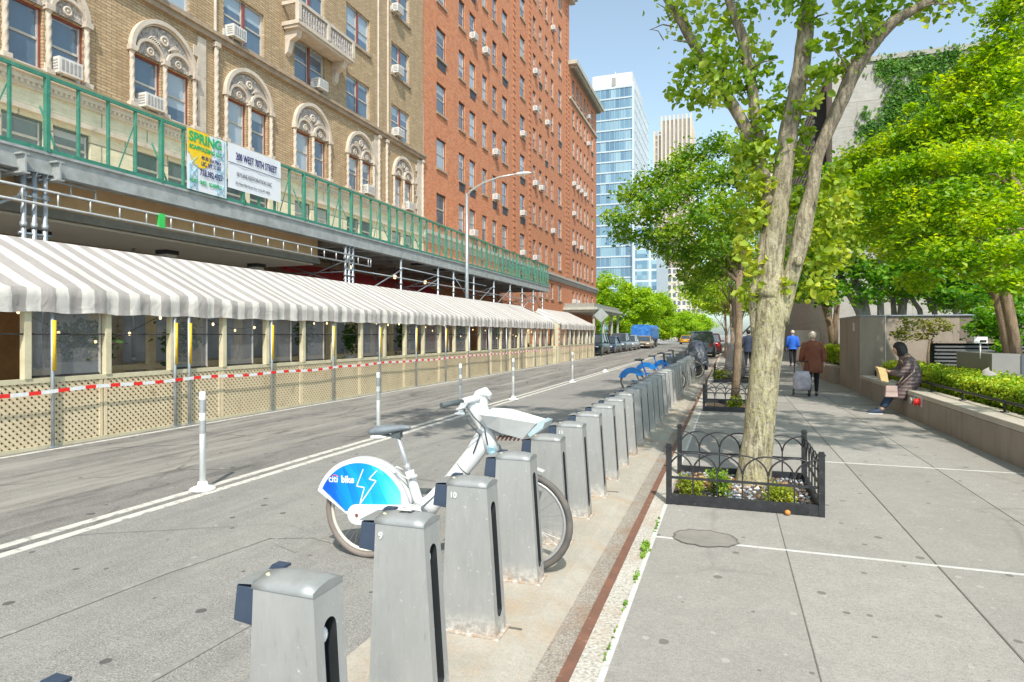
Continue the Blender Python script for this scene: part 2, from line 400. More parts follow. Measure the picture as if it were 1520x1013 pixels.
# ================================================================== ground sheets
YB, YE = -14, 420
m = MB(); m.box(-3000,3000,-3000,4000,-.9,-.30); struct('ground', m, M_walk)
m = MB(); m.box(-5.2,-.93,YB,YE,-.25,0.0); struct('road_parking_lane', m, M_asph_park)
m = MB(); m.box(-11.4,-5.2,YB,YE,-.25,0.0); struct('road_travel_lane', m, M_asph_lane)
m = MB(); m.box(-.93,-.735,YB,YE,-.25,.003); struct('gutter', m, M_gutter)
m = MB()
m.prism([(-1.80,-.2),(-1.03,-.2),(-.90,-.2),(-.90,.004),(-1.02,.05),(-1.10,.052),(-1.80,.045)], 'y', YB, 24.9, 0); struct('dock_platform', m, M_strip)
m = MB()
for y in [3.22, 6.35, 9.5, 12.6, 15.8, 18.9, 22.0, .1]:
    m.bar((-1.80,y,.0485),(-1.06,y,.0555),.012,.006)
struct('platform_joint', m, M_joint)
m = MB(); m.box(-.735,-.675,YB,120,-.2,.098); struct('steel_curb_edge', m, M_rust)
m = MB(); m.box(-.675,-.545,YB,120,-.2,.10); struct('curb', m, M_granite_curb)
m = MB(); m.box(-.735,-.545,120,YE,-.2,.10); struct('curb_far', m, M_granite_curb)
m = MB(); m.box(-.545,26,YB,YE,-.2,.10); struct('sidewalk', m, M_walk)
m = MB(); m.box(-.558,-.528,YB,5.85,.09,.1045); m.box(-.558,-.528,7.3,13.2,.09,.1045)
for y0,x0,x1 in ((4.9,-.53,3.2),(8.46,.8,3.2)): m.box(x0,x1,y0-.012,y0+.012,.09,.1042)
struct('white_sidewalk_joint', m, M_jointw)
m = MB()
for x,w in ((.39,.003),(1.322,.005),(2.26,.0022)): m.box(x-w,x+w,YB,34,.09,.1036)
for y in (1.3, 12.0, 15.5, 19.0, 22.5, 26, 30): m.box(-.53,3.24,y-.004,y+.004,.09,.1040)
for y in (-2,2.4): m.box(-.675,-.545,y,y+.012,.09,.1030)
struct('sidewalk_joint', m, M_joint)
# patch and its dark rim on the pavement, round tree-root stain
def disc(mb, c, rx, ry, z, n=30, jit=.08, seed=1, m=0, inner=None):
    rnd = random.Random(seed); o = []; i2 = []
    for k in range(n):
        a = 2*PI*k/n; q = 1+rnd.uniform(-jit,jit)
        o.append((c[0]+rx*math.cos(a)*q, c[1]+ry*math.sin(a)*q, z))
        if inner: i2.append((c[0]+(rx-inner)*math.cos(a)*q, c[1]+(ry-inner)*math.sin(a)*q, z))
    if inner: mb.add(o+i2, [(k,(k+1)%n,n+(k+1)%n,n+k) for k in range(n)], m)
    else: mb.add(o, [tuple(range(n))], m)
M_patch = mat('patched_cement', (.27,.25,.22), .95, vs=5, col2=(.2,.19,.175), bump=.5, bs=90)
m = MB(); disc(m, (-.17,4.98), .235,.20,.1048, seed=3, m=0); disc(m, (-.17,4.98), .24,.205,.1060, seed=3, m=1, inner=.016)
struct('pavement_patch', m, [M_patch, M_joint])
# road paint
m = MB()
for x in (-5.34,-5.13): m.box(x-.05,x+.05,YB,62,-.01,.004)
m.box(-9.22,-9.14,YB,48,-.01,.004)
m.box(-5.08,-3.4,29.9,30.1,-.01,.004)
struct('road_marking', m, M_line)
# left kerb, left sidewalk
m = MB(); m.box(-11.55,-11.4,YB,YE,-.2,.12); struct('curb_left', m, M_granite_curb)
m = MB(); m.box(-40,-11.55,YB,YE,-.2,.12); struct('sidewalk_left', m, M_walk)
# old tar seam and paint scrape across the parking lane
M_scrape = mat('pale_scraped_asphalt', (.36,.34,.31), .9, vs=22, col2=(.27,.26,.24), dirt=((.235,.227,.215),14,.40))
m = MB()
def ribbon(mb, pts, w, z, mm=0):
    for a, b in zip(pts[:-1], pts[1:]):
        a, b = Vector((a[0],a[1],z)), Vector((b[0],b[1],z)); d = (b-a).normalized(); r = Vector((-d.y,d.x,0))*w/2
        mb.add([a-r,a+r,b+r,b-r], [(0,1,2,3)], mm)
ribbon(m, [(-3.9,1.2),(-3.75,2.4),(-3.68,3.3),(-3.52,4.15)], .045, .0042)
ribbon(m, [(-3.52,4.15),(-3.2,4.28),(-2.85,4.2)], .03, .0042); ribbon(m, [(-3.5,4.2),(-3.35,4.05),(-3.1,3.95)], .03, .0046)
ribbon(m, [(-2.62,-.6),(-2.6,.8),(-2.62,2.0),(-2.58,2.9)], .05, .0042)
struct('road_scrape', m, M_scrape)

# ================================================================== shared materials
M_tan = brick_mat('tan_brick', (.61,.45,.27), (.48,.335,.19), (.27,.20,.14), bw=.30, bh=.085, ms=.014, stain=.35)
M_red = brick_mat('red_brick', (.68,.24,.09), (.50,.15,.065), (.50,.27,.18), bw=.24, bh=.085, ms=.010, blot=(.62,.36,.24), stain=.12)
M_lime = brick_mat('limestone_blocks', (.76,.71,.52), (.68,.63,.46), (.22,.2,.15), bw=1.35, bh=.46, ms=.022, stain=.25, bumpd=.01)
M_stone = mat('carved_stone', (.62,.54,.45), .85, vs=2.5, col2=(.47,.40,.33), bump=.6, bs=30, bd=.01, dirt=((.25,.21,.18),5,.62))
M_relief = mat('painted_relief_shade', (.58,.51,.45), .9, vs=16, col2=(.16,.15,.16), bump=1.0, bs=18, bd=.03)  # dark mottling paints the shade of carved relief into the stone
M_bstone = mat('brown_stone_trim', (.42,.33,.24), .9, vs=3, col2=(.28,.21,.155), bump=.5, bs=40)
M_redframe = mat('dark_red_window_frame', (.27,.075,.06), .6, vs=4)
M_whiteframe = mat('offwhite_window_frame', (.55,.51,.46), .5, vs=4)
M_darkgrille = mat('dark_vent_grille', (.06,.06,.065), .6, vs=8)
M_glass1 = glass_mat('window_glass_blue', (.12,.19,.27), (.42,.50,.56), amt=.8)
M_glass2 = glass_mat('window_glass_grey', (.10,.13,.17), (.45,.48,.50), amt=.7)
M_ac = mat('air_conditioner_white', (.72,.70,.66), .5, vs=6, dirt=((.4,.38,.36),9,.62))
M_acg = mat('air_conditioner_grey_grille', (.36,.35,.35), .6, vs=6)
M_cream = mat('cream_paint', (.66,.60,.42), .6, vs=3, col2=(.52,.46,.31), dirt=((.4,.33,.2),8,.62))
M_green = mat('green_painted_steel', (.05,.25,.175), .55, vs=4, col2=(.03,.17,.12), dirt=((.16,.33,.26),12,.58))
M_galv = mat('galvanised_steel', (.46,.50,.53), .42, .55, vs=8, col2=(.35,.38,.41), dirt=((.36,.22,.13),6,.68))
M_alu = mat('aluminium', (.62,.63,.62), .4, .5, vs=8, col2=(.48,.49,.49))
M_steelbeam = mat('weathered_beam', (.42,.44,.44), .7, .1, vs=3, col2=(.28,.29,.28), bump=.3, dirt=((.30,.24,.18),7,.62))
M_deck = mat('dark_corrugated_deck', (.40,.37,.34), .8, vs=5, col2=(.26,.24,.22))
M_wood = mat('plywood_fascia', (.82,.60,.36), .8, vs=2, col2=(.68,.47,.26), bump=.3, bs=30)
M_soffit = mat('beige_soffit', (.93,.88,.80), .8, vs=1.4, col2=(.90,.84,.75))
M_greytrim = mat('grey_trim', (.33,.32,.29), .7, vs=4)
M_redawn = mat('red_canvas', (.72,.07,.085), .8, vs=4, col2=(.58,.05,.065))
M_dark = mat('dark_interior', (.035,.033,.03), .9, vs=4)
M_blackm = mat('black_metal', (.025,.026,.03), .45, .3, vs=14, col2=(.045,.046,.05), bump=.3, dirt=((.11,.10,.095),24,.60))
M_white = mat('white_plastic', (.88,.88,.87), .45, vs=6, col2=(.80,.80,.79), dirt=((.45,.44,.42),11,.66))
M_reflect = mat('silver_reflective_band', (.50,.52,.54), .3, .4, vs=20)
M_yellow = mat('yellow_sleeve', (.80,.52,.02), .5, vs=8, col2=(.65,.40,.02))
M_bulb = emis_mat('warm_bulb', (1,.72,.35), 3.0)

# ================================================================== facade helpers
def facade(mb, X, y0, y1, z0, z1, rects, depth, m=0, mrev=0):
    """a wall that looks to +X with real openings and reveals; rects are (ya,yb,za,zb)"""
    ys = sorted({y0,y1,*[r[0] for r in rects],*[r[1] for r in rects]}); zs = sorted({z0,z1,*[r[2] for r in rects],*[r[3] for r in rects]})
    ys = [y for y in ys if y0 <= y <= y1]; zs = [z for z in zs if z0 <= z <= z1]
    for j in range(len(zs)-1):
        zc = (zs[j]+zs[j+1])/2; run = None
        row = [r for r in rects if r[2] < zc < r[3]]
        for i in range(len(ys)-1):
            yc = (ys[i]+ys[i+1])/2
            hole = any(r[0] < yc < r[1] for r in row)
            if not hole and run is None: run = ys[i]
            if (hole or i == len(ys)-2) and run is not None:
                e = ys[i] if hole else ys[i+1]
                mb.add([(X,run,zs[j]),(X,e,zs[j]),(X,e,zs[j+1]),(X,run,zs[j+1])], [(0,1,2,3)], m); run = None
    for a,b,c,d in rects:
        X2 = X-depth
        mb.add([(X,a,c),(X,b,c),(X,b,d),(X,a,d),(X2,a,c),(X2,b,c),(X2,b,d),(X2,a,d)], [(0,4,5,1),(1,5,6,2),(2,6,7,3),(3,7,4,0)], mrev)
        mb.add([(X2,a,c),(X2,b,c),(X2,b,d),(X2,a,d)], [(0,1,2,3)], mrev)
def window_meshes(key, w, h, sashes, fm, gm, sill=True):
    """local: sits at origin, spans +Y and +Z, looks to +X.  returns (frame mesh, glass mesh)"""
    fr = MB(); t = .055
    fr.box(0,.07,0,t,0,h,0); fr.box(0,.07,w-t,w,0,h,0); fr.box(0,.07,t,w-t,0,t,0); fr.box(0,.07,t,w-t,h-t,h,0)
    sw = (w-2*t)/sashes
    for i in range(sashes):
        a = t+i*sw; b = a+sw
        if i: fr.box(-.005,.10,a-.055,a+.055,t,h-t,1)
        fr.box(.01,.06,a+.03,b-.03,h*.5-.03,h*.5+.03,2); 
        for yy in (a+(.055 if i else .0), b-(.085 if i < sashes-1 else .03)): fr.box(.01,.055,yy,yy+.03,t,h-t,2)
    if sill: fr.box(.152,.235,-.07,w+.07,-.125,-.002,3)
    fo = fr.build('window', list(fm)+[M_bstone], recalc=False); gl = MB()
    gl.add([(.03,t,t),(.03,w-t,t),(.03,w-t,h*.5),(.03,t,h*.5)], [(0,1,2,3)]); gl.add([(.018,t,h*.5),(.018,w-t,h*.5),(.018,w-t,h-t),(.018,t,h-t)], [(0,1,2,3)])
    go = gl.build('glass', gm, recalc=False)
    r = (fo.data, go.data); bpy.data.objects.remove(fo); bpy.data.objects.remove(go); return r
WC = {}
def put_window(parent, X, y, z, w, h, sashes, fm, gm, sill=True):
    k = (round(w,2), round(h,2), sashes, fm[0].name, gm.name, sill)
    if k not in WC: WC[k] = window_meshes(k, w, h, sashes, fm, gm, sill)
    o = link(bpy.data.objects.new('window', WC[k][0])); o.parent = parent; o.location = Vector((X,y,z))-LOC[parent.name]
    g = link(bpy.data.objects.new('glass', WC[k][1])); g.parent = o
    return o
def ac_mesh():
    m = MB(); m.box(-.12,.30,0,.58,0,.38,0)
    for i in range(5): m.box(.30,.31,.06+i*.1,.12+i*.1,.06,.32,1)
    for i in range(4): m.box(.04,.26,-.008,0,.07+i*.07,.10+i*.07,1)
    m.box(-.02,.02,-.14,0,-.01,.2,0); m.box(-.02,.02,.58,.72,-.01,.2,0)
    m.bar((.0,.1,-.22),(.26,.1,-.01),.02,m=1); m.bar((.0,.48,-.22),(.26,.48,-.01),.02,m=1)
    o = m.build('air_conditioner', [M_ac, M_acg], recalc=False); d = o.data; bpy.data.objects.remove(o); return d
ACM = ac_mesh()
def put_ac(parent, X, y, z):
    o = link(bpy.data.objects.new('air_conditioner', ACM)); o.parent = parent; o.location = Vector((X,y,z))-LOC[parent.name]; return o
FX = -15.5

# ================================================================== tan apartment building
tb = thing('apartment_building', 'tan brick apartment building with white carved double arches behind the green scaffold shed', 'building', (FX,16,.12))
rects = []; wins = []
acol = [(9.55,11.59),(12.73,14.99),(16.13,18.37),(19.54,21.85),(23.0,25.21),(26.92,28.98),(6.3,8.4),(3.1,5.2),(-.2,1.9)]
for a,b in acol:
    w = .84
    c = (a+b)/2
    for s in (-1,1):
        ya = c+.085 if s > 0 else c-.085-w
        rects.append((ya,ya+w,7.95,9.45)); wins.append((ya,7.95,w,1.5,1))
rcol = [(16.16,18.03),(19.66,21.52),(23.05,24.9),(26.85,28.66),(12.9,14.8),(9.6,11.5),(6.3,8.2),(3.0,4.9)]
for a,b in rcol:
    for k in range(7):
        rects.append((a,b,11.36+3.04*k,12.92+3.04*k)); wins.append((a,11.36+3.04*k,b-a,1.56,2))
lowr = []
for c in [10.6,13.9,17.2,20.7,24.1,27.9,7.3]:
    lowr += [(c-1.05,c-.1,5.85,6.75),(c+.1,c+1.05,5.85,6.75)]
m = MB(); facade(m, FX, -8, 30.19, 7.78, 33, rects, .22, 0, 0)
m.box(-30,FX-.0,-8.0,-7.99,0,33,0); m.add([(FX,-8,33),(FX,30.19,33),(-30,30.19,33),(-30,-8,33)], [(0,1,2,3)], 0)
m.build('wall', M_tan, tb, recalc=False)
m = MB(); facade(m, FX+.03, -8, 30.19, 4.9, 7.55, lowr, .2, 0, 0)
m.build('stone_base', M_lime, tb, recalc=False)
for y,y2,z,z2 in lowr: put_window(tb, FX-.12, y, z, y2-y, z2-z, 1, [M_darkgrille,M_darkgrille,M_whiteframe], M_glass2, False)
m = MB()
m.box(FX,FX+.16,-8,30.25,7.55,7.68); m.box(FX,FX+.24,-8,30.3,7.68,7.80); m.box(FX,FX+.10,-8,30.2,7.40,7.548)
for i in range(290): m.box(FX+.1,FX+.15,-7+i*.128,-6.94+i*.128,7.47,7.548)
m.box(FX+.03,FX+.14,-8,30.2,6.86,6.99)
m.build('base_cornice', M_stone, tb, recalc=False)
m = MB(); m.box(FX,FX+.13,-8,30.25,10.98,11.14); m.box(FX,FX+.2,-8,30.3,11.14,11.24); m.build('belt_course', M_bstone, tb, recalc=False)
M_redf3 = [M_whiteframe, M_redframe, M_whiteframe]
for y,z,w,h_,s in wins:
    if z > 25: continue
    put_window(tb, FX-.15, y, z, w, h_, s, M_redf3 if s == 2 else [M_redframe, M_redframe, M_whiteframe], M_glass1, s == 2)
def twisted(mb, y, z0, z1, r=.062, X=FX+.07, n=10, mm=0):
    k = int((z1-z0)/.026); rs = []
    for i in range(k+1):
        z = z0+(z1-z0)*i/k; ring = []
        for j in range(n):
            a = 2*PI*j/n; q = r*(1+.16*math.cos(3*(a)-i*.62)); ring.append((X+q*math.cos(a), y+q*math.sin(a), z))
        rs.append(ring)
    mb.rings(rs, mm)
    mb.box(X-.1,X+.1,y-.1,y+.1,z1,z1+.14,mm); mb.box(X-.1,X+.1,y-.1,y+.1,z0-.12,z0,mm)
for a,b in acol[:7]:
    c = (a+b)/2; hw = (b-a)/2; m = MB(); zs = 9.48; X = FX
    for y in (a+.065, c, b-.065): twisted(m, y, 8.02, zs-.05)
    N = 28
    def arch(r0, r1, cy, cz, x0, x1, sq=1.0, mm=0):
        vs = []
        for i in range(N+1):
            t = PI*i/N
            for r in (r0, r1):
                for x in (x0, x1): vs.append((x, cy-math.cos(t)*r, cz+math.sin(t)*r*sq))
        fs = []
        for i in range(N):
            k = i*4; fs += [(k+1,k+3,k+7,k+5),(k+2,k+6,k+7,k+3),(k,k+1,k+5,k+4)]
        m.add(vs, fs, mm)
    arch(hw-.12, hw, c, zs+.05, X, X+.14); arch(hw-.17, hw-.12, c, zs+.05, X, X+.08, mm=0)
    for s in (-1,1): arch(.38, .46, c+s*.50, zs+.03, X, X+.11)
    # panel with painted relief shade behind the two little arches
    vs = [(X+.03, c-math.cos(PI*i/N)*(hw-.15), zs+math.sin(PI*i/N)*(hw-.15)) for i in range(N+1)]
    m.add(vs, [tuple(range(N+1))], 1)
    rnd = random.Random(int(a*10))
    for cy,cz,rr in ((c,zs+.66,.15),(c-.47,zs+.16,.12),(c+.47,zs+.16,.12)):
        m.lathe([(rr,0),(rr,.05),(rr*.6,.05),(rr*.6,.02),(rr*.3,.02),(rr*.25,.06),(.01,.06)], (X+.03,cy,cz), 12, 0, 'x')
    for s in (-1,1):
        for q in range(6):
            t = .35+q*.2; rr = .56+.11*(q%2)
            m.tube([(X+.05,c+s*(.12+.04*q),zs+.42+.05*q+.02*math.sin(q)),(X+.08,c+s*(.2+.05*q),zs+.5+.02*q),(X+.05,c+s*(.26+.06*q),zs+.42+.015*q)], .022, 5, 0)
    m.box(X,X+.13,a-.04,b+.04,7.83,7.94)
    m.build('arched_window_surround', [M_stone, M_relief], tb, recalc=False)
for yc in (15.78,25.6,26.3,30.0): m = MB(); twisted(m, yc, 7.95, 10.8, .07); m.build('twisted_column', M_stone, tb, recalc=False)
for y0,y1 in ((15.08,15.2),(25.25,25.45),(29.5,29.85)):
    m = MB(); rr_ = [(FX+.035,y1,7.9)]
    for k in range(9): m.box(FX+.002,FX+.04,y0-(.16 if k%2 else 0),y1+.2,7.9+k*.33,7.9+k*.33+.3301)
    m.build('quoin_stones', M_stone, tb)
for yc in (15.78, 25.6, 26.47):
    m = MB(); m.tube([(FX+.03,yc,11.3),(FX+.03,yc,32)], .05, 6, 0); m.build('rope_moulding', M_stone, tb, recalc=False)
# carved balcony
m = MB(); m.box(FX,FX+.75,18.95,22.55,12.98,13.12); m.box(FX+.05,FX+.68,19.0,22.5,12.88,12.98)
m.box(FX+.62,FX+.75,18.95,22.55,13.74,13.86); m.box(FX,FX+.62,18.95,19.07,13.74,13.86); m.box(FX,FX+.62,22.43,22.55,13.74,13.86)
for y in (18.95,20.7,22.4): m.box(FX+.6,FX+.77,y,y+.15,13.12,13.74)
for i in range(22):
    y = 19.15+i*.152
    if not 20.6 < y < 20.85: m.lathe([(.03,0),(.055,.12),(.03,.3),(.055,.48),(.03,.62)], (FX+.68,y,13.12), 6, 1)
m.box(FX+.66,FX+.69,19.1,22.4,13.15,13.7,1)
for y in (19.25,22.15):
    m.prism([(FX,12.88),(FX+.6,12.88),(FX+.5,12.62),(FX+.22,12.5),(FX+.12,12.1),(FX,12.0)], 'y', y-.12, y+.12, 0)
m.build('balcony', [M_stone, M_relief], tb, recalc=False)
for y,z in ((9.75+.9,7.97),(13.02,7.97),(12.95+.1,11.38),(16.25,11.38),(20.75,11.38),(27.0,11.38),(26.95,14.42),(24.25,7.97),(28.05,7.97),(26.9,17.4),(9.8+.1,11.38)): put_ac(tb, FX+.02, y, z)

# ------------------------------------------------------------------ entrance canopy under the shed (tan fascia, beige soffit, flush lights)
ec = thing('entrance_canopy', 'flat building entrance canopy with tan fascia and beige underside beneath the shed', 'canopy', (-14,10,4.0))
m = MB(); m.box(-12.84,-12.8,-6,17.4,4.16,4.86); m.box(-15.5,-12.84,17.36,17.4,4.16,4.86); m.build('fascia', M_wood, ec, recalc=False)
m = MB(); m.box(-15.45,-12.72,-6,17.5,4.86,4.98); m.box(-15.45,-12.74,-6,17.48,3.98,4.05); m.box(-12.86,-12.76,-6,17.46,4.05,4.16); m.build('grey_trim', M_greytrim, ec, recalc=False)
m = MB(); m.box(-15.45,-12.9,-6,17.3,3.93,3.978); m.build('soffit', M_soffit, ec, recalc=False)
for i,(y,x) in enumerate(((13.0,-14.4),(17.0-.6,-14.4),(9.6,-14.4),(6,-14.4))):
    l = MB(); l.box(x-.2,x+.2,y-.2,y+.2,3.82,3.928,0); l.box(x-.16,x+.16,y-.16,y+.16,3.74,3.818,1)
    l.build('ceiling_light', [M_darkgrille, M_white], ec, recalc=False)
# ground floor fronts, seen between awning and shed
gf = thing('ground_floor_front', 'dim restaurant and shop fronts at street level under the scaffold shed', 'shopfront', (FX,20,.12))
m = MB(); m.box(FX-.3,FX+.025,-8,30.3,.12,4.895,0)
m.build('wall', mat('dim_brown_wall', (.34,.27,.20), .8, vs=1.3, col2=(.46,.38,.28)), gf, recalc=False)
m = MB()
for i in range(13):
    y = 1+i*2.3; m.box(FX+.03,FX+.06,y,y+1.7,.9,3.3,0); m.box(FX+.028,FX+.09,y-.1,y,.12,3.5,1)
m.build('shop_window', [M_glass2, M_bstone], gf, recalc=False)
ra = thing('restaurant_awning', 'dark red canvas awning on the restaurant front behind the striped awning', 'awning', (-14.6,23,3.5))
m = MB(); m.prism([(FX+.05,4.35),(-13.9,3.62),(-13.9,3.30),(-13.95,3.30),(-13.98,3.58),(FX+.05,4.25)], 'y', 18.2, 30.0, 0); m.build('canvas', M_redawn, ra, recalc=False)
for i,(y,x,z) in enumerate([(20.2,-13.4,4.15),(23.5,-13.4,4.1),(26.3,-13.4,4.1),(29.5,-13.4,4.1)]):
    t = thing('hanging_bulb', ['warm bulb hanging under the shed nearest the left lattice pole','warm bulb hanging under the shed second from the left','warm bulb hanging under the shed third from the left','warm bulb hanging under the shed farthest right'][i], 'light bulb', (x,y,z), group='warm bulbs hanging under the shed')
    m = MB(); m.blob((x,y,z),(.07,.07,.09)); m.build('bulb', M_bulb, t); m = MB(); m.tube([(x,y,z+.08),(x,y,z+.5)], .012, 5); m.build('cord', M_dark, t)

# ================================================================== red apartment building
rb = thing('apartment_building', 'tall red brick apartment building with many small windows and window air conditioners', 'building', (FX,46,.12))
cols = [(31.83,33.07,1),(34.89,35.81,1),(36.56,37.56,1),(38.74,39.6,1),(40.62,41.5,1),(42.6,43.75,1),(46.7,47.95,1),(50.1,50.95,1),(51.9,52.75,1),(53.8,54.65,1),(55.75,56.6,1),(58.4,59.6,1)]
cols2 = [(64.1,65.1),(66.0,66.9),(67.6,68.5),(69.6,70.5),(71.2,72.1),(73.6,74.7)]
rects = []; wl = []
for k in range(9):
    z0 = 7.92+3.13*k
    for a,b,s in cols:
        if z0+1.7 < 35: rects.append((a,b,z0,z0+1.72)); wl.append((a,z0,b-a,1.72))
    for a,b in cols2:
        if z0+1.7 < 28.9 + (0): rects.append((a,b,z0,z0+1.72)); wl.append((a,z0,b-a,1.72))
for a,b,s in cols[6:]: rects.append((a,b,4.95,6.4)); wl.append((a,4.95,b-a,1.45))
for a,b in cols2: rects.append((a,b,4.95,6.2)); wl.append((a,4.95,b-a,1.25))
m = MB(); facade(m, FX, 30.21, 62.7, .12, 35.6, [r for r in rects if r[1] < 62.7], .2)
facade(m, FX, 62.7, 76.6, .12, 29.0, [r for r in rects if r[0] > 62.7], .2)
m.add([(FX,62.7,29.0),(FX,62.7,35.6),(-34,62.7,35.6),(-34,62.7,29.0)], [(0,1,2,3)])
m.add([(FX,76.6,.1),(FX,76.6,29.0),(-34,76.6,29.0),(-34,76.6,.1)], [(0,1,2,3)])
m.add([(FX,30.21,20),(FX,30.21,35.6),(-34,30.21,35.6),(-34,30.21,20)], [(0,1,2,3)])
m.add([(FX,30.21,35.6),(FX,62.7,35.6),(-34,62.7,35.6),(-34,30.21,35.6)], [(0,1,2,3)])
m.add([(FX,62.7,29.0),(FX,76.6,29.0),(-34,76.6,29.0),(-34,62.7,29.0)], [(0,1,2,3)])
m.build('wall', M_red, rb, recalc=False)
wl.sort(key=lambda q: (q[0]**2+FX**2 + 0*q[1]) + (400 if q[1] > 27 else 0))
rw = random.Random(4)
M_rf = [M_whiteframe, M_whiteframe, M_bstone]
for q in wl[:96]: put_window(rb, FX-.15, q[0], q[1], q[2], q[3], 1, [M_darkgrille, M_redframe, M_whiteframe], M_glass2 if rw.random() < .5 else M_glass1)
m = MB()
for q in wl[96:]:
    y,z,w,h_ = q; X = FX-.15
    m.add([(X+.03,y,z),(X+.03,y+w,z),(X+.03,y+w,z+h_),(X+.03,y,z+h_)], [(0,1,2,3)], 0 if rw.random() < .5 else 2)
    m.box(X+.035,X+.07,y,y+w,z+h_*.48,z+h_*.52,1); m.box(X+.035,X+.08,y,y+.06,z,z+h_,1); m.box(X+.035,X+.08,y+w-.06,y+w,z,z+h_,1)
M_fwg = [mat('far_window_glass', (.05,.07,.10), .1, vs=.5, col2=(.16,.2,.25), spec=1), M_whiteframe, mat('far_window_glass_pale', (.20,.24,.28), .1, vs=.5, col2=(.3,.33,.36), spec=1), M_bstone]
for y,z,w,h_ in wl[96:]: m.box(FX+.002,FX+.085,y-.07,y+w+.07,z-.125,z-.002,3)
m.build('window', M_fwg, rb, recalc=False, kind='stuff')
for y,z,w,h_ in wl:
    if rw.random() < .13: m = MB(); m.box(FX+.002,FX+.02,y+.05,y+w-.05,z-.62,z-.135); m.build('vent_grille', M_darkgrille, rb, recalc=False)
m = MB(); m.box(FX,FX+.28,30.21,76.7,7.10,7.30); m.box(FX,FX+.16,30.21,76.7,6.84,7.10); m.box(FX,FX+.1,30.21,76.65,6.2+.5,6.84)
m.build('belt_course', mat('grey_stone_course', (.50,.47,.42), .8, vs=2, col2=(.38,.36,.33)), rb, recalc=False)
m = MB()
m.box(FX,FX+.5,62.7,76.9,29.0,29.25); m.box(FX,FX+.9,62.3,77.2,29.25,29.65); m.box(FX,FX+.18,62.7,76.7,25.9,26.15)
for i in range(32): m.box(FX+.1,FX+.75,62.9+i*.43,63.1+i*.43,29.0,29.248)
m.box(FX,FX+.55,30.3,63.1,35.6,36.0); m.box(FX,FX+.8,30.3,63.3,36.0,36.3); m.box(-34,FX,63.1,63.3,35.8,36.3)
m.build('cornice', mat('pale_cornice', (.52,.48,.38), .8, vs=2, col2=(.36,.36,.30)), rb, recalc=False)
for y in (45.0,61.3,62.2,49.0):   # projecting brick quoins
    m = MB()
    for k in range(60 if y < 62 else 45):
        m.box(FX,FX+.035,y,y+.55,7.5+k*.47,7.5+k*.47+.30)
    m.build('quoin', M_red, rb, recalc=False)
acs = []
for q in wl:
    if rw.random() < .27 and len(acs) < 62: acs.append(q); put_ac(rb, FX+.02, q[0]+.12, q[1]+.02)
# corner entrance hood further on
m = MB(); m.box(FX,FX+3.2,60.5,75.5,3.9,4.1); m.box(FX,FX+3.4,60.3,75.7,4.1,4.35); m.box(FX,FX+3.0,60.7,75.3,4.36,4.75,1)
for y in (61,66,71,75): m.box(FX+2.8,FX+3.0,y,y+.25,.12,3.9,0)
m.build('entrance_hood', [mat('pale_green_stone', (.50,.52,.45), .7, vs=3), M_greytrim], rb, recalc=False)
# ================================================================== sidewalk shed
sh = thing('sidewalk_shed', 'green railed scaffold shed over the left pavement on galvanised steel legs', 'scaffold', (-11.8,18,.12))
SX = -11.8; P0, P1 = 2.5, 41.9; pz0, pz1 = 4.98, 6.39
m = MB(); m.box(SX-.18,SX+.02,P0,P1,4.60,4.97,0); m.box(SX-.2,SX+.06,P0,P1,4.93,4.978,0); m.box(SX-.2,SX+.06,P0,P1,4.57,4.60,0)
m.box(-15.3,-15.1,P0,P1,4.7,4.9,0)
m.build('edge_beam', M_steelbeam, sh, recalc=False)
m = MB(); m.box(-15.42,SX-.2,17.7,P1,4.90,4.96,0)
y = 17.9
while y < P1: m.box(-15.42,SX-.2,y,y+.09,4.84,4.90,0); y += .3
m.build('deck', M_deck, sh, recalc=False)
y = 17.8
while y < P1: m = MB(); m.box(-15.42,SX-.21,y-.07,y+.07,4.56,4.83,0); m.build('cross_beam', M_steelbeam, sh, recalc=False); y += 1.22
for q in (6.9,7.55,8.15):
    m = MB(); m.box(-15,SX+.22,q-.015,q+.015,4.50,4.80,0); m.box(-15,SX+.22,q-.07,q+.07,4.80,4.83,0); m.box(-15,SX+.22,q-.07,q+.07,4.47,4.50,0)
    m.build('cross_beam', M_steelbeam, sh, recalc=False)
def mesh_mat():
    m, nt, b, out = newmat('green_wire_mesh'); h = NT(nt); co = h.coord(); s = h.sep(co)
    b.inputs['Base Color'].default_value = (.25,.42,.34,1); b.inputs['Roughness'].default_value = .7
    tp = nt.nodes.new('ShaderNodeBsdfTransparent'); f = h.math('MULTIPLY_ADD', h.noise(co, 3, 4), .25, .05)
    mx = h.n('ShaderNodeMixShader', ins={0: f}); nt.links.new(tp.outputs[0], mx.inputs[1]); nt.links.new(b.outputs[0], mx.inputs[2]); nt.links.new(mx.outputs[0], out.inputs[0]); return m
M_mesh = mesh_mat()
n_p = int((P1-P0)/2.44)+1
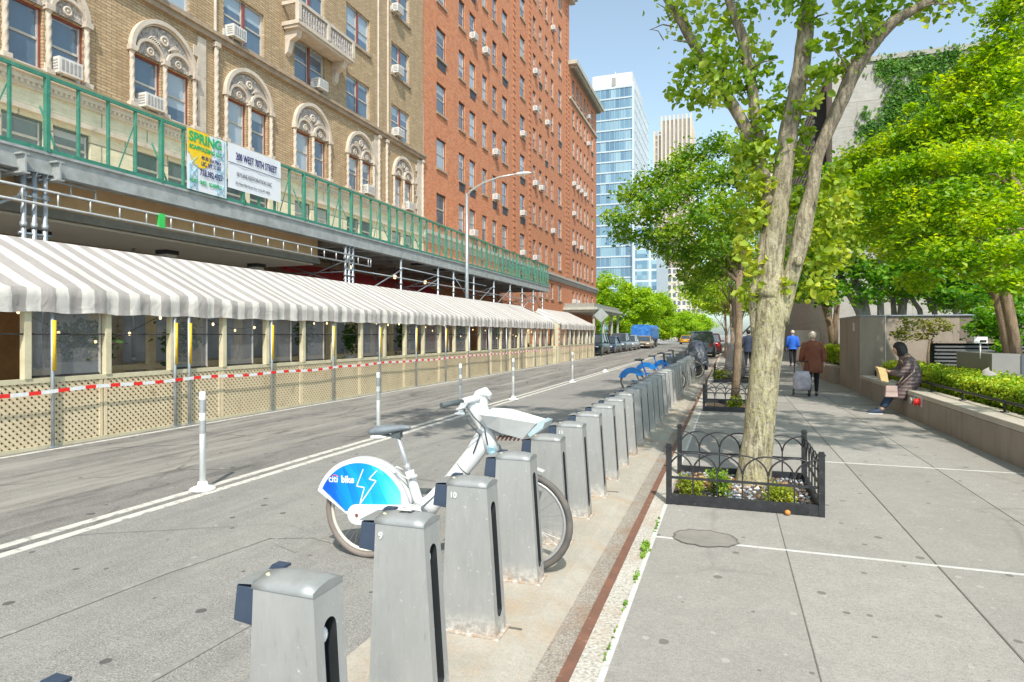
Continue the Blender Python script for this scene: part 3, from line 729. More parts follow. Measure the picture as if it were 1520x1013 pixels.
for i in range(n_p):      # parapet panels, four bays each
    y0 = 8.0-2.44*2+2.44*i; y1 = min(y0+2.44, P1)
    if y1-y0 < .3: continue
    m = MB()
    m.box(SX,SX+.06,y0,y1,pz0,pz0+.07); m.box(SX,SX+.06,y0,y1,pz1-.06,pz1)
    k = 0; y = y0
    while y <= y1-.1:
        w = .036 if k % 4 else .07
        if y+w <= P1+.05: m.box(SX-.02,SX+.075 if k%4==0 else SX+.05,y,y+w,pz0+.002,pz1-.002)
        y += .61; k += 1
    m.bar((SX-.05,y0+.3,pz0),(SX-.55,y0+.3,pz0+1.0),.03)
    m.bar((SX-.02,y0+1.5,pz0+.1),(SX-.02,y0+1.9,pz1-.2),.02)
    pp_ = m.build('parapet_panel', M_green, sh, recalc=False)
    m = MB(); m.add([(SX+.03,y0,pz0+.05),(SX+.03,y1,pz0+.05),(SX+.03,y1,pz1-.05),(SX+.03,y0,pz1-.05)], [(0,1,2,3)]); m.build('mesh_screen', M_mesh, pp_, recalc=False)
m = MB(); m.box(-15.2,SX,P1-.05,P1,pz0+.05,pz0+.12); m.box(-15.2,SX,P1-.05,P1,pz1-.07,pz1)
for i in range(6): m.box(-15.2+i*.6,-15.15+i*.6,P1-.05,P1,pz0,pz1)
m.build('end_panel', M_green, sh, recalc=False)
m = MB(); m.box(SX-.03,SX+.03,P0,30.4,pz1,pz1+.05); m.build('top_rail', mat('plywood_edge', (.36,.30,.17), .8, vs=3), sh, recalc=False)
m = MB(); m.add([(-15.3,P0,4.985),(SX-.05,P0,4.985),(SX-.05,P1,4.985),(-15.3,P1,4.985)], [(0,1,2,3)]); m.build('floor', M_wood, sh, recalc=False)
def leg(y, x=SX, z1=4.56, r=.043):
    m = MB(); m.tube([(x,y,.12),(x,y,z1)], r, 10)
    for z in (1.0,2.6,3.6,4.15): m.tube([(x,y,z-.05),(x,y,z+.05)], r*1.35, 10)
    m.box(x-.09,x+.09,y-.09,y+.09,z1,z1+.012); m.box(x-.1,x+.1,y-.1,y+.1,.12,.14)
    m.bar((x-.05,y,z1-.2),(x+.08,y,z1),.018); m.bar((x,y-.12,z1-.12),(x,y+.12,z1-.02),.018)
    m.build('leg', M_galv, sh)
for y in (7.65,7.83,8.02,17.5,17.7,17.92,21.15,24.36,25.96,28.34,31.12,33.72,35.94,38.2,40.28): leg(y)
for y in (7.9,12.4,17.9,21.15,24.4,28.3,31.1,35.9,40.2): leg(y, -14.9)
def ladder(y0, y1, z0, z1, x=SX+.08, r=.024, step=.62):
    m = MB(); m.tube([(x,y0,z0),(x,y1,z0)], r, 8); m.tube([(x,y0,z1),(x,y1,z1)], r, 8)
    y = y0+.02
    while y < y1: m.tube([(x,y,z0),(x,y,z1)], r*.75, 6); y += step
    m.tube([(x,y1,z0),(x,y1,z1)], r, 6)
    m.build('ladder_beam', M_alu, sh)
ladder(2.6, 18.9, 4.0, 4.26); ladder(3.0, 9.1, 4.30, 4.52, SX-.15)
m = MB(); m.box(SX+.05,SX+.11,10.35,10.5,3.98,4.29); m.build('green_tag', mat('bright_green_tape', (.05,.6,.12), .5), sh, recalc=False)
m = MB()
for z in (3.55,): m.tube([(SX,17.5,z+.25),(SX,40.3,z+.25)], .025, 6)
for z in (4.2,): m.tube([(SX,21.2,z),(SX,30.0,z-.05)], .025, 6)
for a,b,za,zb in ((17.9,21.15,2.8,4.1),(21.15,24.3,2.9,4.0),(26,28.2,4.3,3.1),(28.34,31,3.0,4.2),(31.1,33.7,3.1,4.2),(33.7,35.9,4.2,3.2),(36,38.2,3.2,4.2),(38.2,40.2,4.2,3.2)):
    m.tube([(SX,a,za),(SX,b,zb)], .022, 6)
for a in (17.9,24.36,31.12,38.2): m.tube([(SX,a,3.2),(-14.9,a,4.2)], .022, 6); m.tube([(SX,a,4.2),(-14.9,a,3.2)], .022, 6); m.tube([(SX,a,3.75),(-14.9,a,3.75)], .022, 6)
for y in (7.65,17.5):
    for z in (3.45,4.12): m.tube([(SX,y-.08,z),(SX,y+.48,z)], .028, 6)
m.bar((SX,6.0,3.2),(SX,7.6,4.1),.04)
m.build('brace', M_galv, sh)
rnd = random.Random(5)
for i in range(9): y = 19+i*2.4; m = MB(); m.box(SX-.2-rnd.random(),SX-.1,y,y+.3,4.6,4.78,0); m.build('junction_box', M_darkgrille, sh, recalc=False)
for y in (30.5,34.2,37.2): m = MB(); m.box(-13.6,-12.6,y,y+1.4,3.1,3.45); m.build('green_panel', M_green, sh, recalc=False)

# banners tied to the parapet
def banner(name, label, y0, y1, z0, z1, mt, dx=.09):
    t = thing(name, label, 'banner', (SX+dx,y0,z0)); m = MB(); n = 14
    vs = [(SX+dx+.008*math.sin(i*1.3+j*2), y0+(y1-y0)*i/n, z0+(z1-z0)*j/6) for i in range(n+1) for j in range(7)]
    m.add(vs, [(i*7+j,(i+1)*7+j,(i+1)*7+j+1,i*7+j+1) for i in range(n) for j in range(6)], 0, True); m.build('sheet', mt, t, recalc=False); return t
M_sheet = mat('white_banner_vinyl', (.78,.79,.82), .6, vs=2, col2=(.70,.72,.77))
M_txg = mat('banner_green_ink', (.02,.45,.16), .6); M_txn = mat('banner_navy_ink', (.03,.03,.16), .6); M_sky = mat('banner_pale_blue_ink', (.30,.62,.78), .6)
M_yel = mat('banner_yellow_ink', (.95,.62,.02), .6); M_txgrey = mat('banner_grey_ink', (.22,.22,.26), .6)
b1 = banner('banner', 'scaffold company banner with yellow sun, green and navy lettering on the green parapet', 11.1, 12.3, 5.0, 6.40, M_sheet)
X = SX+.105
m = MB(); m.add([(X,11.1,5.85)]+[(X,11.48+.32*math.cos(t),5.85+.30*math.sin(t)) for t in [(-PI+PI*i/12) for i in range(13)]]+[(X,11.80,6.1),(X,11.74,6.40),(X,11.1,6.40)], [tuple(range(17))]); m.build('yellow_sun', M_yel, b1, recalc=False)
m = MB()
for yy in (11.17,11.37,11.98,12.2): m.box(X+.001,X+.004,yy,yy+.018,5.02,5.62 if yy < 11.5 else 6.38)
for k in range(3 if True else 0):
    for y0,y1,zz in ((11.18,11.38,5.05+.26*k),(11.99,12.2,5.05+.42*k)):
        m.bar((X+.002,y0,zz),(X+.002,y1,zz+.22),.012); m.bar((X+.002,y1,zz),(X+.002,y0,zz+.22),.012); m.box(X+.001,X+.004,y0,y1,zz-.02,zz-.01)
m.build('scaffold_drawing', M_sky, b1, recalc=False)
for bd,s,y,z,mt,xs,of in (('SPRING',.30,11.14,6.07,M_txg,.98,.010),('SCAFFOLDING LLC',.125,11.15,5.93,M_txg,.92,.005),('49-30 31st Place',.125,11.50,5.74,M_txn,.72,.002),('LIC, NY 11101',.135,11.50,5.60,M_txn,.74,.003),('718.392.4921',.20,11.46,5.35,M_txn,.64,.004),('HOIST \u00b7 SHED \u00b7 SCAFFOLD',.115,11.16,5.16,M_txg,.72,.004)):
    text('lettering', bd, s, (X+.006,y,z), ROTX, mt, b1, xs, of)
b2 = banner('banner', 'white banner reading 200 WEST 70TH STREET on the green parapet', 12.34, 14.28, 5.30, 6.42, M_sheet, .088)
m = MB(); m.box(X-.004,X,12.34,14.28,5.93,5.945); m.build('rule_line', M_txn, b2, recalc=False)
for bd,s,y,z,mt,xs,of in (('200 WEST 70TH STREET',.26,12.60,6.0,M_txn,.55,.003),('SKYLINE RESTORATION INC',.14,12.62,5.62,M_txgrey,.72,.001),('200 West 70th Street, New York, NY 10023',.07,12.58,5.43,M_txgrey,.98,.001)):
    text('lettering', bd, s, (X-.002,y,z), ROTX, mt, b2, xs, of)

# ================================================================== striped outdoor dining shelters
def stripe_mat():
    m, nt, b, out = newmat('striped_canvas'); h = NT(nt); co = h.coord(); s = h.sep(co)
    w = h.math('MULTIPLY_ADD', h.noise(co, 2.5, 3), .05, s[1])
    f = h.math('LESS_THAN', h.math('FRACT', h.math('DIVIDE', w, .40)), .5)
    dn = h.math('ADD', h.math('MULTIPLY', h.noise(h.scale(co, (.6,2.2,.8)), 1.8, 6, .7), .6), h.math('MULTIPLY', h.noise(h.scale(co, (.25,6,.25)), 1.0, 5, .7), .4))
    a = h.mix(h.ramp(dn, .4, .7), (.76,.73,.69), (.62,.58,.53)); g = h.mix(h.ramp(dn, .4, .7), (.47,.435,.415), (.38,.35,.335))
    nt.links.new(h.mix(f, a, g), b.inputs['Base Color']); b.inputs['Roughness'].default_value = .9; b.inputs['Specular IOR Level'].default_value = .15
    h.bump(h.math('ADD', h.noise(co, 2.2, 5, .6, .8), h.math('MULTIPLY', h.noise(co, 90, 2), .08)), .45, .09, b)
    tr = nt.nodes.new('ShaderNodeBsdfTranslucent'); nt.links.new(h.mix(f, (.7,.66,.6), (.4,.36,.34)), tr.inputs[0])
    mx = h.n('ShaderNodeMixShader', ins={0: .18}); nt.links.new(b.outputs[0], mx.inputs[1]); nt.links.new(tr.outputs[0], mx.inputs[2]); nt.links.new(mx.outputs[0], out.inputs[0])
    return m
M_stripe = stripe_mat()
def vinyl_mat():
    m, nt, b, out = newmat('clear_vinyl'); h = NT(nt); co = h.coord()
    b.inputs['Base Color'].default_value = (.36,.36,.38,1); b.inputs['Roughness'].default_value = .12; b.inputs['Specular IOR Level'].default_value = .9
    h.bump(h.noise(h.scale(co,(1,1,.6)), 3.5, 3, .6, 1.0), .5, .05, b)
    tp = nt.nodes.new('ShaderNodeBsdfTransparent'); tp.inputs[0].default_value = (.85,.86,.88,1)
    mx = h.n('ShaderNodeMixShader', ins={0: .66}); nt.links.new(b.outputs[0], mx.inputs[1]); nt.links.new(tp.outputs[0], mx.inputs[2]); nt.links.new(mx.outputs[0], out.inputs[0])
    return m
M_vinyl = vinyl_mat()
M_lattice = mat('cream_lattice', (.74,.62,.42), .75, vs=2, col2=(.64,.52,.34), dirt=((.42,.32,.19),4,.6))
M_latback = mat('lattice_backing', (.30,.235,.15), .9, vs=3)
DX = -9.4
M_terra = mat('planter_grey', (.42,.44,.46), .6, vs=5)
M_plant = leaf_mat('indoor_plant_leaf', (.015,.05,.012), (.04,.11,.02), (.10,.20,.04))
def lattice(mb, y0, y1, z0, z1, pitch=.098, w=.042, X=DX):
    H = z1-z0
    y = y0-H
    while y < y1:
        for s, xx in ((1, X), (-1, X+.008)):
            pts = []
            a0, a1 = y, y+H
            if s < 0: a0, a1 = y+H, y
            # clip in y
            def zz(t): return z0+H*t
            t0, t1 = 0.0, 1.0
            for lim, sg in ((y0, 1), (y1, -1)):
                d = a1-a0
                tl = (lim-a0)/d
                if sg*d > 0: t0 = max(t0, tl)
                else: t1 = min(t1, tl)
            if t1-t0 > .03:
                ya, yb = a0+(a1-a0)*t0, a0+(a1-a0)*t1; za, zb = zz(t0), zz(t1); q = w*.7071
                mb.add([(xx,ya-q,za),(xx,ya+q,za),(xx,yb+q,zb),(xx,yb-q,zb)], [(0,1,2,3)])
        y += pitch
def shelter(label, y0, y1, bays, poles, seed, group=None, tip=False):
    t = thing('dining_shelter', label, 'outdoor dining', (DX,(y0+y1)/2,0), group=group); rnd = random.Random(seed)
    # canvas: slope + valance
    n = int((y1-y0)/.085); prof = [(-11.35,3.30),(-10.9,3.085),(-10.4,2.85),(-9.9,2.60),(-9.45,2.39),(-9.32,2.33),(-9.30,2.20),(-9.31,2.08),(-9.30,1.97)]
    vs = []
    for i in range(n+1):
        y = y0+(y1-y0)*i/n
        sag = .038*math.cos(2*PI*(y-8.0)/2.2)+.012*math.sin(y*1.31)
        ends = 0
        if tip and y-y0 < 2.2: ends = (1-(y-y0)/2.2)
        for j,(x,z) in enumerate(prof):
            k = j/(len(prof)-1)
            xo = (.020*math.sin(y*9.1+.8*math.sin(y*1.7))+.015*math.sin(y*21+2*math.sin(y*.9)))*(1 if j > 5 else .15*k); zo = -sag*math.sin(PI*min(1,k*1.2))*(1 if j < 5 else .5)
            if j == len(prof)-1: zo += .012*math.sin(y*7.3)
            vs.append((x+xo, y, z+zo-ends*max(0,(3.30-2.33)*(1-k*1.6))*(1 if j<5 else 0)))
    k = len(prof)
    m = MB(); m.add(vs, [(i*k+j,(i+1)*k+j,(i+1)*k+j+1,i*k+j+1) for i in range(n) for j in range(k-1)], 0, True)
    rg = [(x,z) for x,z in prof]
    if not tip: m.add([(x,y0,z) for x,z in prof[:6]]+[(-11.35,y0,2.33)], [tuple(range(7))], 0)
    m.add([(x,y1,z) for x,z in prof]+[(-11.35,y1,1.97)], [tuple(range(10))], 0)
    m.build('awning', M_stripe, t, recalc=False)
    m = MB(); yy = y0
    while yy < y1: m.tube([(DX+.02,yy,2.28),(-11.3,yy,3.22)], .02, 5); yy += 2.2
    m.tube([(DX+.04,y0,2.29),(DX+.04,y1,2.29)], .022, 6)
    m.build('roof_frame', M_alu, t)
    # lower wall
    b = y0; i = 0
    while b < y1-.1:
        e = min(b+2.44, y1); m = MB(); 
        if b < 27: lattice(m, b+.05, e-.05, .05, .95); m.box(DX-.015,DX+.014,b+.012,b+.065,.051,.949); m.box(DX-.015,DX+.014,e-.065,e-.012,.051,.949)
        else: m.add([(DX,b,.05),(DX,e,.05),(DX,e,.95),(DX,b,.95)], [(0,1,2,3)])
        m.build('lattice_panel', M_lattice, t, recalc=False); b = e
    m = MB(); m.box(DX-.05,DX-.02,y0,y1,.02,.97); m.build('backing_board', M_latback, t, recalc=False)
    m = MB(); m.box(DX-.05,DX+.02,y0,y1,.95,1.02); m.box(DX-.02,DX+.018,y0,y1,.0,.05)
    m.box(-9.5,-9.44,y0,y1,2.2,2.3); m.build('rail', M_cream, t, recalc=False)
    y = y0+.03
    while y < y1:
        m = MB(); m.box(DX-.07,DX+.035,y,y+.09,1.02,2.25)
        if y > 24: m.box(DX+.002,DX+.032,y+.02,y+.06,.0,.95)
        m.build('post', M_cream, t, recalc=False); y += 1.22
    # vinyl windows, some pushed aside
    y = y0+.12; i = 0
    while y < y1-1.1:
        if rnd.random() < .8:
            w = rnd.choice((1.08,.95,.8)); m = MB()
            m.add([(DX-.06,y+.02,1.04),(DX-.06,y+w,1.04),(DX-.06,y+w,2.2),(DX-.06,y+.02,2.2)], [(0,1,2,3)], 0)
            m.box(DX-.058,DX-.045,y,y+.03,1.03,2.2,1); m.box(DX-.058,DX-.045,y+w-.01,y+w+.02,1.03,2.2,1); m.box(DX-.058,DX-.045,y,y+w,1.03,1.055,2)
            m.build('vinyl_window', [M_vinyl, M_whiteframe, M_dark], t, recalc=False)
        y += 1.22
    m = MB(); m.tube([(DX+.0,y0,1.66),(DX+.0,y1,1.64)], .012, 5); m.build('cable', M_dark, t)
    # far side: cream partition wall with openings, floor
    m = MB()
    y = y0
    while y < y1: m.box(-11.35,-11.25,y,y+.16,.1,3.1); m.box(-11.32,-11.28,y+.16,y+.7,.1,1.0); y += 1.22
    m.box(-11.37,-11.24,y0,y1,2.2,2.4); m.box(-11.37,-11.24,y0,y1,.95,1.05)
    m.build('rear_frame', M_cream, t, recalc=False)
    m = MB(); m.box(-11.3,DX-.05,y0,y1,.02,.12); m.build('floor', M_wood, t, recalc=False)
    y = y0+1.3; M_part = mat('brown_partition', (.30,.16,.06), .7, vs=3, col2=(.2,.1,.04))
    while y < y1-.5:
        if rnd.random() < .5: m = MB(); m.box(-11.0,-10.94,y,y+.5+rnd.random()*.5,.12,2.6); m.build('partition', M_part, t, recalc=False)
        y += 1.22*rnd.choice((1,2))
    for py in poles:
        m = MB(); m.tube([(DX+.075,py,0),(DX+.06,py,1.985)], .026, 10); m.box(DX+.03,DX+.12,py-.05,py+.05,.004,.02)
        p = m.build('pole', M_galv, t)
        if py < 20: m = MB(); m.tube([(DX+.078,py+.012,1.12),(DX+.078,py+.012,1.86)], .031, 10); m.build('yellow_sleeve', M_yellow, p)
    return t
sA = shelter('long grey and white striped dining shelter with cream lattice wall along the left kerb', 2.4, 34.2, 0, [6.45,8.59,8.9,11.09,13.31,15.51,17.7,19.89,22.0,24.06,26.2,28.4,30.6,32.8], 3)
sB = shelter('smaller far dining shelter with hipped striped awning beyond the red and white striped post', 35.6, 45.6, 0, [38,40.5,43,45.4], 8, tip=True)
gatep = thing('gate_post', 'cream post with red and white hazard stripe in the gap between the dining shelters', 'post', (DX+.05,35.0,0))
m = MB(); m.box(DX-.1,DX+.12,34.45,34.75,0,1.0); m.box(DX-.1,DX+.12,34.95,35.3,0,2.3); m.build('post', M_cream, gatep, recalc=False)
M_redtape = mat('red_tape', (.80,.03,.02), .45, vs=10, col2=(.65,.02,.02)); M_whitetape = mat('white_tape', (.78,.79,.80), .45, vs=10)
m = MB()
for i in range(8): m.box(DX+.12,DX+.125,35.02,35.2,1.0+i*.15,1.15+i*.15,i%2)
m.build('hazard_stripe', [M_redtape, M_whitetape], gatep, recalc=False)
tp = thing('barrier_tape', 'red and white reflective tape stretched along the lattice wall and poles', 'tape', (DX+.12,18,.83))
m = MB(); y = 2.4; i = 0
while y < 45:
    if not 34.2 < y < 35.6:
        L = .24 if i % 2 else .17
        def zt(q): return .835+.012*math.sin(q*2.9)+.012*math.sin(q*.9)
        m.add([(DX+.118,y,zt(y)-.027),(DX+.118,y+L,zt(y+L)-.027),(DX+.112,y+L,zt(y+L)+.027),(DX+.112,y,zt(y)+.027)], [(0,1,2,3)], i%2)
    y += .24 if i % 2 else .17; i += 1
m.build('tape', [M_redtape, M_whitetape], tp)
ls = thing('string_lights', 'string of small warm bulbs looping under the long striped awning', 'lights', (DX-.2,18,2.1))
m = MB(); pts = []; bl = []
for i in range(0, 320):
    y = 4+i*.095; z = 2.12-.62*abs(math.sin(y*1.05))**1.5*(.6+.4*math.sin(y*.31)); x = DX-.28+.12*math.sin(y*.77); pts.append((x,y,z))
    if i % 6 == 0: bl.append((x,y,z))
m.tube(pts, .005, 4); m.build('cord', M_dark, ls)
for x,y,z in bl[:52]:
    m = MB(); m.blob((x,y,z-.035),(.022,.022,.032),n=6,k=5); m.build('bulb', M_bulb, ls)
for i,(y,x,hh,w,lb) in enumerate(((7.35,-9.95,.75,.42,'leafy plant in a white planter box, nearest behind the vinyl window'),(9.3,-10.0,.8,.34,'dark leafy pot plant beside the double poles of the dining shelter'),(13.0,-9.95,1.0,.22,'tall dark climbing plant inside the dining shelter'),(14.75,-9.8,.8,.2,'bright green bushy plant hanging inside the dining shelter'),(17.9,-9.9,1.0,.25,'trailing plant inside the dining shelter, middle bays'),(22.5,-9.9,1.0,.25,'trailing plant inside the dining shelter, past the middle'),(26.3,-9.9,1.0,.25,'trailing plant inside the dining shelter, far bays'))):
    t = thing('potted_plant', lb, 'plant', (x,y,.12), group='plants inside the dining shelter')
    m = MB(); m.box(x-.2,x+.2,y-.35,y+.35,.9,1.22) if i == 0 else m.lathe([(.12,.75),(.16,1.05),(.17,1.08),(.14,1.08)], (x,y,0), 12)
    m.box(x-.12,x+.12,y-.12,y+.12,.12,.9,1); m.build('planter', [M_terra, M_cream], t)
    leaves_mesh('foliage', M_plant, [(x,y,1.2+hh*.45,w,w*1.0,hh*.5,420)], .10, 50+i, t, org=(x,y,.12))

# ================================================================== street lamp
lp = thing('street_lamp', 'tall grey street lamp with a long curved arm over the striped shelter', 'street lamp', (-11.5,26.8,.12))
m = MB(); m.tube([(-11.5,26.8,.12),(-11.5,26.8,4),(-11.5,26.8,8.2)], [.11,.09,.065], 10); m.box(-11.65,-11.35,26.65,26.95,.12,.5); m.build('pole', M_galv, lp)
m = MB(); m.tube([(-11.5,26.8,8.1),(-11.3,26.8,8.32),(-10.7,26.8,8.62),(-9.9,26.8,8.83),(-9.1,26.8,8.9)], [.05,.05,.045,.04,.035], 8); m.build('arm', M_alu, lp)
m = MB(); m.blob((-8.75,26.8,8.9),(.4,.13,.07),n=12); m.build('lamp_head', M_white, lp)

# ================================================================== flexible bollards
def bollard(p, lab):
    t = thing('flexible_bollard', lab, 'bollard', p, group='white flexible bollards along the double line')
    m = MB(); m.lathe([(.13,.004),(.13,.018),(.10,.035),(.055,.05),(.045,.09)], (0,0,0), 20); m.build('base', M_white, t, local=True)
    m = MB(); m.lathe([(.032,.07),(.032,1.02),(.027,1.04),(.011,1.045)], (0,0,0), 14); m.build('tube', M_white, t, local=True)
    for z0,z1 in ((.60,.74),(.82,.96)): m = MB(); m.lathe([(.0332,z0),(.0332,z1)], (0,0,0), 14, 0, cap=False); m.build('reflective_band', M_reflect, t, local=True)
    return t
bp = bollard((-5.27,5.2,.004), 'white flexible bollard on the double line nearest the camera')
for i,(x,y,l) in enumerate(((-5.3,8.77,'second white bollard from the camera, behind the bicycle saddle'),(-5.25,11.9,'white bollard just left of the bicycle handlebar grip'),(-5.15,14.97,'white bollard seen just right of the bicycle handlebar'),(-5.1,21.1,'farthest standing white bollard on the double line'))):
    c = copy_tree(bp); c.location = (x,y,.004); c['label'] = l; LOC[c.name] = Vector(c.location)
t = thing('bollard_base', 'bare white bollard base left on the double line past the last bollard', 'bollard base', (-5.15,27.4,.004)); m = MB(); m.lathe([(.15,0),(.15,.03),(.07,.07),(.05,.12)], (0,0,0), 16); m.build('base', M_white, t, local=True)

# ================================================================== bike docks
M_dock = mat('brushed_grey_steel', (.50,.505,.50), .40, .30, var=.08, vs=3, bump=.12, bs=90, bd=.002, col2=(.39,.395,.39), dirt=((.64,.64,.61),16,.62))
M_docktop = mat('dock_cap_grey', (.36,.37,.37), .45, .3, vs=9, col2=(.28,.29,.29), dirt=((.55,.55,.5),18,.68))
M_navy = mat('navy_lock_housing', (.035,.055,.095), .5, vs=5, col2=(.05,.07,.11), dirt=((.2,.22,.25),22,.68))
M_slot = mat('dark_slot', (.05,.055,.06), .35, .4, vs=5)
M_keyw = mat('pale_marking', (.75,.76,.74), .5)
def dock_mat():
    m, nt, b, out = newmat('worn_dock_steel'); h = NT(nt); co = h.coord(); s = h.sep(co); oi = h.n('ShaderNodeObjectInfo').outputs['Random']
    v = h.n('ShaderNodeVectorMath', operation='ADD', ins={0: co, 1: h.comb(h.math('MULTIPLY', oi, 37.0), h.math('MULTIPLY', oi, 11.0), 0.0)}).outputs[0]
    n1 = h.noise(h.scale(v, (1,1,.35)), 5, 6, .7); n2 = h.noise(v, 28, 5, .75); n3 = h.noise(h.scale(v, (3,3,.5)), 14, 4, .7)
    cl = h.mix(h.ramp(n1, .35, .7), (.43,.43,.42), (.345,.35,.345))
    cl = h.mix(h.math('MULTIPLY', h.ramp(n3, .56, .68), .25), cl, (.54,.54,.52))
    cl = h.mix(h.math('MULTIPLY', h.ramp(n2, .64, .67), .7), cl, (.74,.74,.71))
    cl = h.mix(h.math('MULTIPLY', h.ramp(n3, .28, .40, (1,1,1,1), (0,0,0,1)), .4), cl, (.24,.235,.22))
    low = h.n('ShaderNodeMapRange', ins={0: s[2], 1: .13, 2: .0}).outputs[0]
    cl = h.mix(h.math('MULTIPLY', low, h.ramp(n2, .42, .55)), cl, (.72,.70,.66)); cl = h.mix(h.math('MULTIPLY', h.math('POWER', low, 2.0), h.ramp(n1, .45, .6)), cl, (.33,.20,.11))
    nt.links.new(cl, b.inputs['Base Color']); b.inputs['Metallic'].default_value = .25; nt.links.new(h.math('MULTIPLY_ADD', n1, .35, .25), b.inputs['Roughness'])
    h.bump(h.math('ADD', n2, h.noise(v, 120, 2)), .12, .002, b); return m
M_dock = dock_mat()
def dock_meshes():
    out = {}
    m = MB(); D = .15; z1 = .80; sy0, sy1 = .042, .108; sz0, sz1 = .09, .70
    bx, tx, rx = -.32, -.285, -.055
    # front, back, left
    prof = [(bx,0),(0,0),(rx,z1),(-.16,z1+.006),(tx,z1)]
    n = len(prof)
    for yy, rev in ((0,0),(D,1)): m.add([(x,yy,z) for x,z in prof], [tuple(range(n))], 0)
    m.add([(bx,0,0),(tx,0,z1),(tx,D,z1),(bx,D,0)], [(0,1,2,3)], 0)
    # right face with a round-topped slot
    N = 24; cap = []; outr = []
    cy = (sy0+sy1)/2; r = (sy1-sy0)/2
    for i in range(N):
        a = 2*PI*i/N; y = cy+r*math.cos(a); z = (sz1-r if math.sin(a) >= 0 else sz0+r)+r*math.sin(a); cap.append((y,z))
        # matching outer point on rectangle
        ca, sa = math.cos(a), math.sin(a); k = 1/max(abs(ca),abs(sa)); yy = D/2+D/2*ca*k; zz = (z1/2)+z1/2*sa*k
        outr.append((min(D,max(0,yy)), min(z1,max(0,zz))))
    vs = [(rx*z/z1,y,z) for y,z in cap]+[(rx*z/z1,y,z) for y,z in outr]+[(rx*z/z1-.05,y,z) for y,z in cap]
    m.add(vs, [(i,(i+1)%N,N+(i+1)%N,N+i) for i in range(N)], 0)
    m.add(vs, [(i,2*N+i,2*N+(i+1)%N,(i+1)%N) for i in range(N)], 1); m.add([vs[2*N+i] for i in range(N)], [tuple(range(N))], 1)
    out['body'] = m
    # crowned cap
    m = MB(); rs = []
    for x, dz in ((tx-.004,0),(-.225,.012),(-.165,.016),(-.105,.012),(rx+.003,0)):
        rs.append([(x,-.003,z1-.012),(x,-.003,z1+.002+dz*.3),(x,.03,z1+.012+dz*.7),(x,.075,z1+.019+dz),(x,.12,z1+.012+dz*.7),(x,D+.003,z1+.002+dz*.3),(x,D+.003,z1-.012)])
    k = 7; vs = [p for r_ in rs for p in r_]
    m.add(vs, [(i*k+j,i*k+j+1,(i+1)*k+j+1,(i+1)*k+j) for i in range(4) for j in range(6)], 0, True); m.add(rs[0], [tuple(range(7))]); m.add(rs[-1], [tuple(range(7))])
    out['cap'] = m
    m = MB(); m.prism([(-.375,.668),(tx-.004,.660),(tx+.004,.785),(-.36,.788)], 'y', .008, .125, 0); out['lock'] = m
    m = MB(); m.prism([(-.366,.793),(tx,.800),(tx,.812),(-.356,.801)], 'y', .0, .14, 0); m.prism([(tx-.035,.806),(tx+.03,.815),(tx+.03,.824),(tx-.02,.824)], 'y', .11, .145, 1); out['lip'] = m
    m = MB(); m.prism([(bx-.02,0),(.02,0),(.02,.008),(bx-.02,.008)], 'y', -.02, D+.02, 0); out['plate'] = m
    m = MB(); m.blob((-.072,cy,sz1-.06),(.012,.018,.026),n=8,k=6); out['lamp'] = m
    return out
DM = dock_meshes()
dk = thing('bike_dock', 'tmp', 'bike dock', (0,0,0), group='bike docks in a row on the kerbside platform')
DM['body'].build('body', [M_dock, M_slot], dk, local=True, bevel=.009); DM['cap'].build('cap', M_docktop, dk, local=True)
DM['lock'].build('lock_housing', M_navy, dk, local=True, bevel=.006); DM['lip'].build('lock_lip', [M_docktop, M_navy], dk, local=True)
mm_ = MB(); mm_.lathe([(.016,0),(.016,.003),(.010,.0035)], (-.262,.055,.8165), 14); mm_.build('key_reader', mat('pale_yellow_reader', (.66,.66,.42), .5), dk, local=True)
DM['plate'].build('base_plate', mat('stained_base_plate', (.40,.36,.31), .8, vs=20, col2=(.36,.25,.16), dirt=((.6,.58,.54),16,.5)), dk, local=True); DM['lamp'].build('status_lamp', M_white, dk, local=True)
dk.location = (-1.155, .87, .05)
names = ['first','second','third','fourth','fifth','sixth','seventh','eighth','ninth','tenth','eleventh','twelfth','thirteenth','fourteenth','fifteenth','sixteenth','seventeenth','eighteenth','nineteenth','twentieth','twenty-first','twenty-second','twenty-third','twenty-fourth','twenty-fifth','twenty-sixth','twenty-seventh','twenty-eighth','twenty-ninth','thirtieth','thirty-first','thirty-second','thirty-third']
ys = [.87+.748*i for i in range(32)]
ys[1] = 1.62; ys[2] = 2.36; ys[3] = 3.08; ys[4] = 3.84
spec = {0: 'grey bike dock whose top just shows in the bottom left corner', 1: 'large grey bike dock in the foreground, its base cut off by the bottom edge', 2: 'grey bike dock numbered 9 with a white emblem on its cap', 3: 'grey bike dock numbered 10, standing on rust-stained concrete', 4: 'grey bike dock holding the front wheel of the white electric bicycle', 5: 'grey bike dock directly behind the white electric bicycle'}
for i, y in enumerate(ys):
    o = dk if i == 0 else copy_tree(dk)
    o.location = (-1.155, y, .05); o.rotation_euler[2] = R(random.uniform(-1.2,1.2)); LOC[o.name] = Vector(o.location)
    o['label'] = spec.get(i, 'slim grey bike dock, %s in the row from the camera' % names[i])
    if i in (2,3,6): text('number', str(i+7), .042, (-1.155-.268,y-.0035,.05+.715), ROTY, M_keyw, o, 1.0, .001, .0015)
    if i == 2:
        m = MB()
        for q in range(9):
            a = q*2.4; r_ = .012+.004*q; m.bar((-1.155-.17+r_*math.cos(a)*1.3,y+.075+r_*math.sin(a)*.8,.896),(-1.155-.17+r_*math.cos(a+1.5),y+.075+r_*math.sin(a+1.2)*.8,.896),.014,.010)
        m.build('sticker', M_keyw, o)
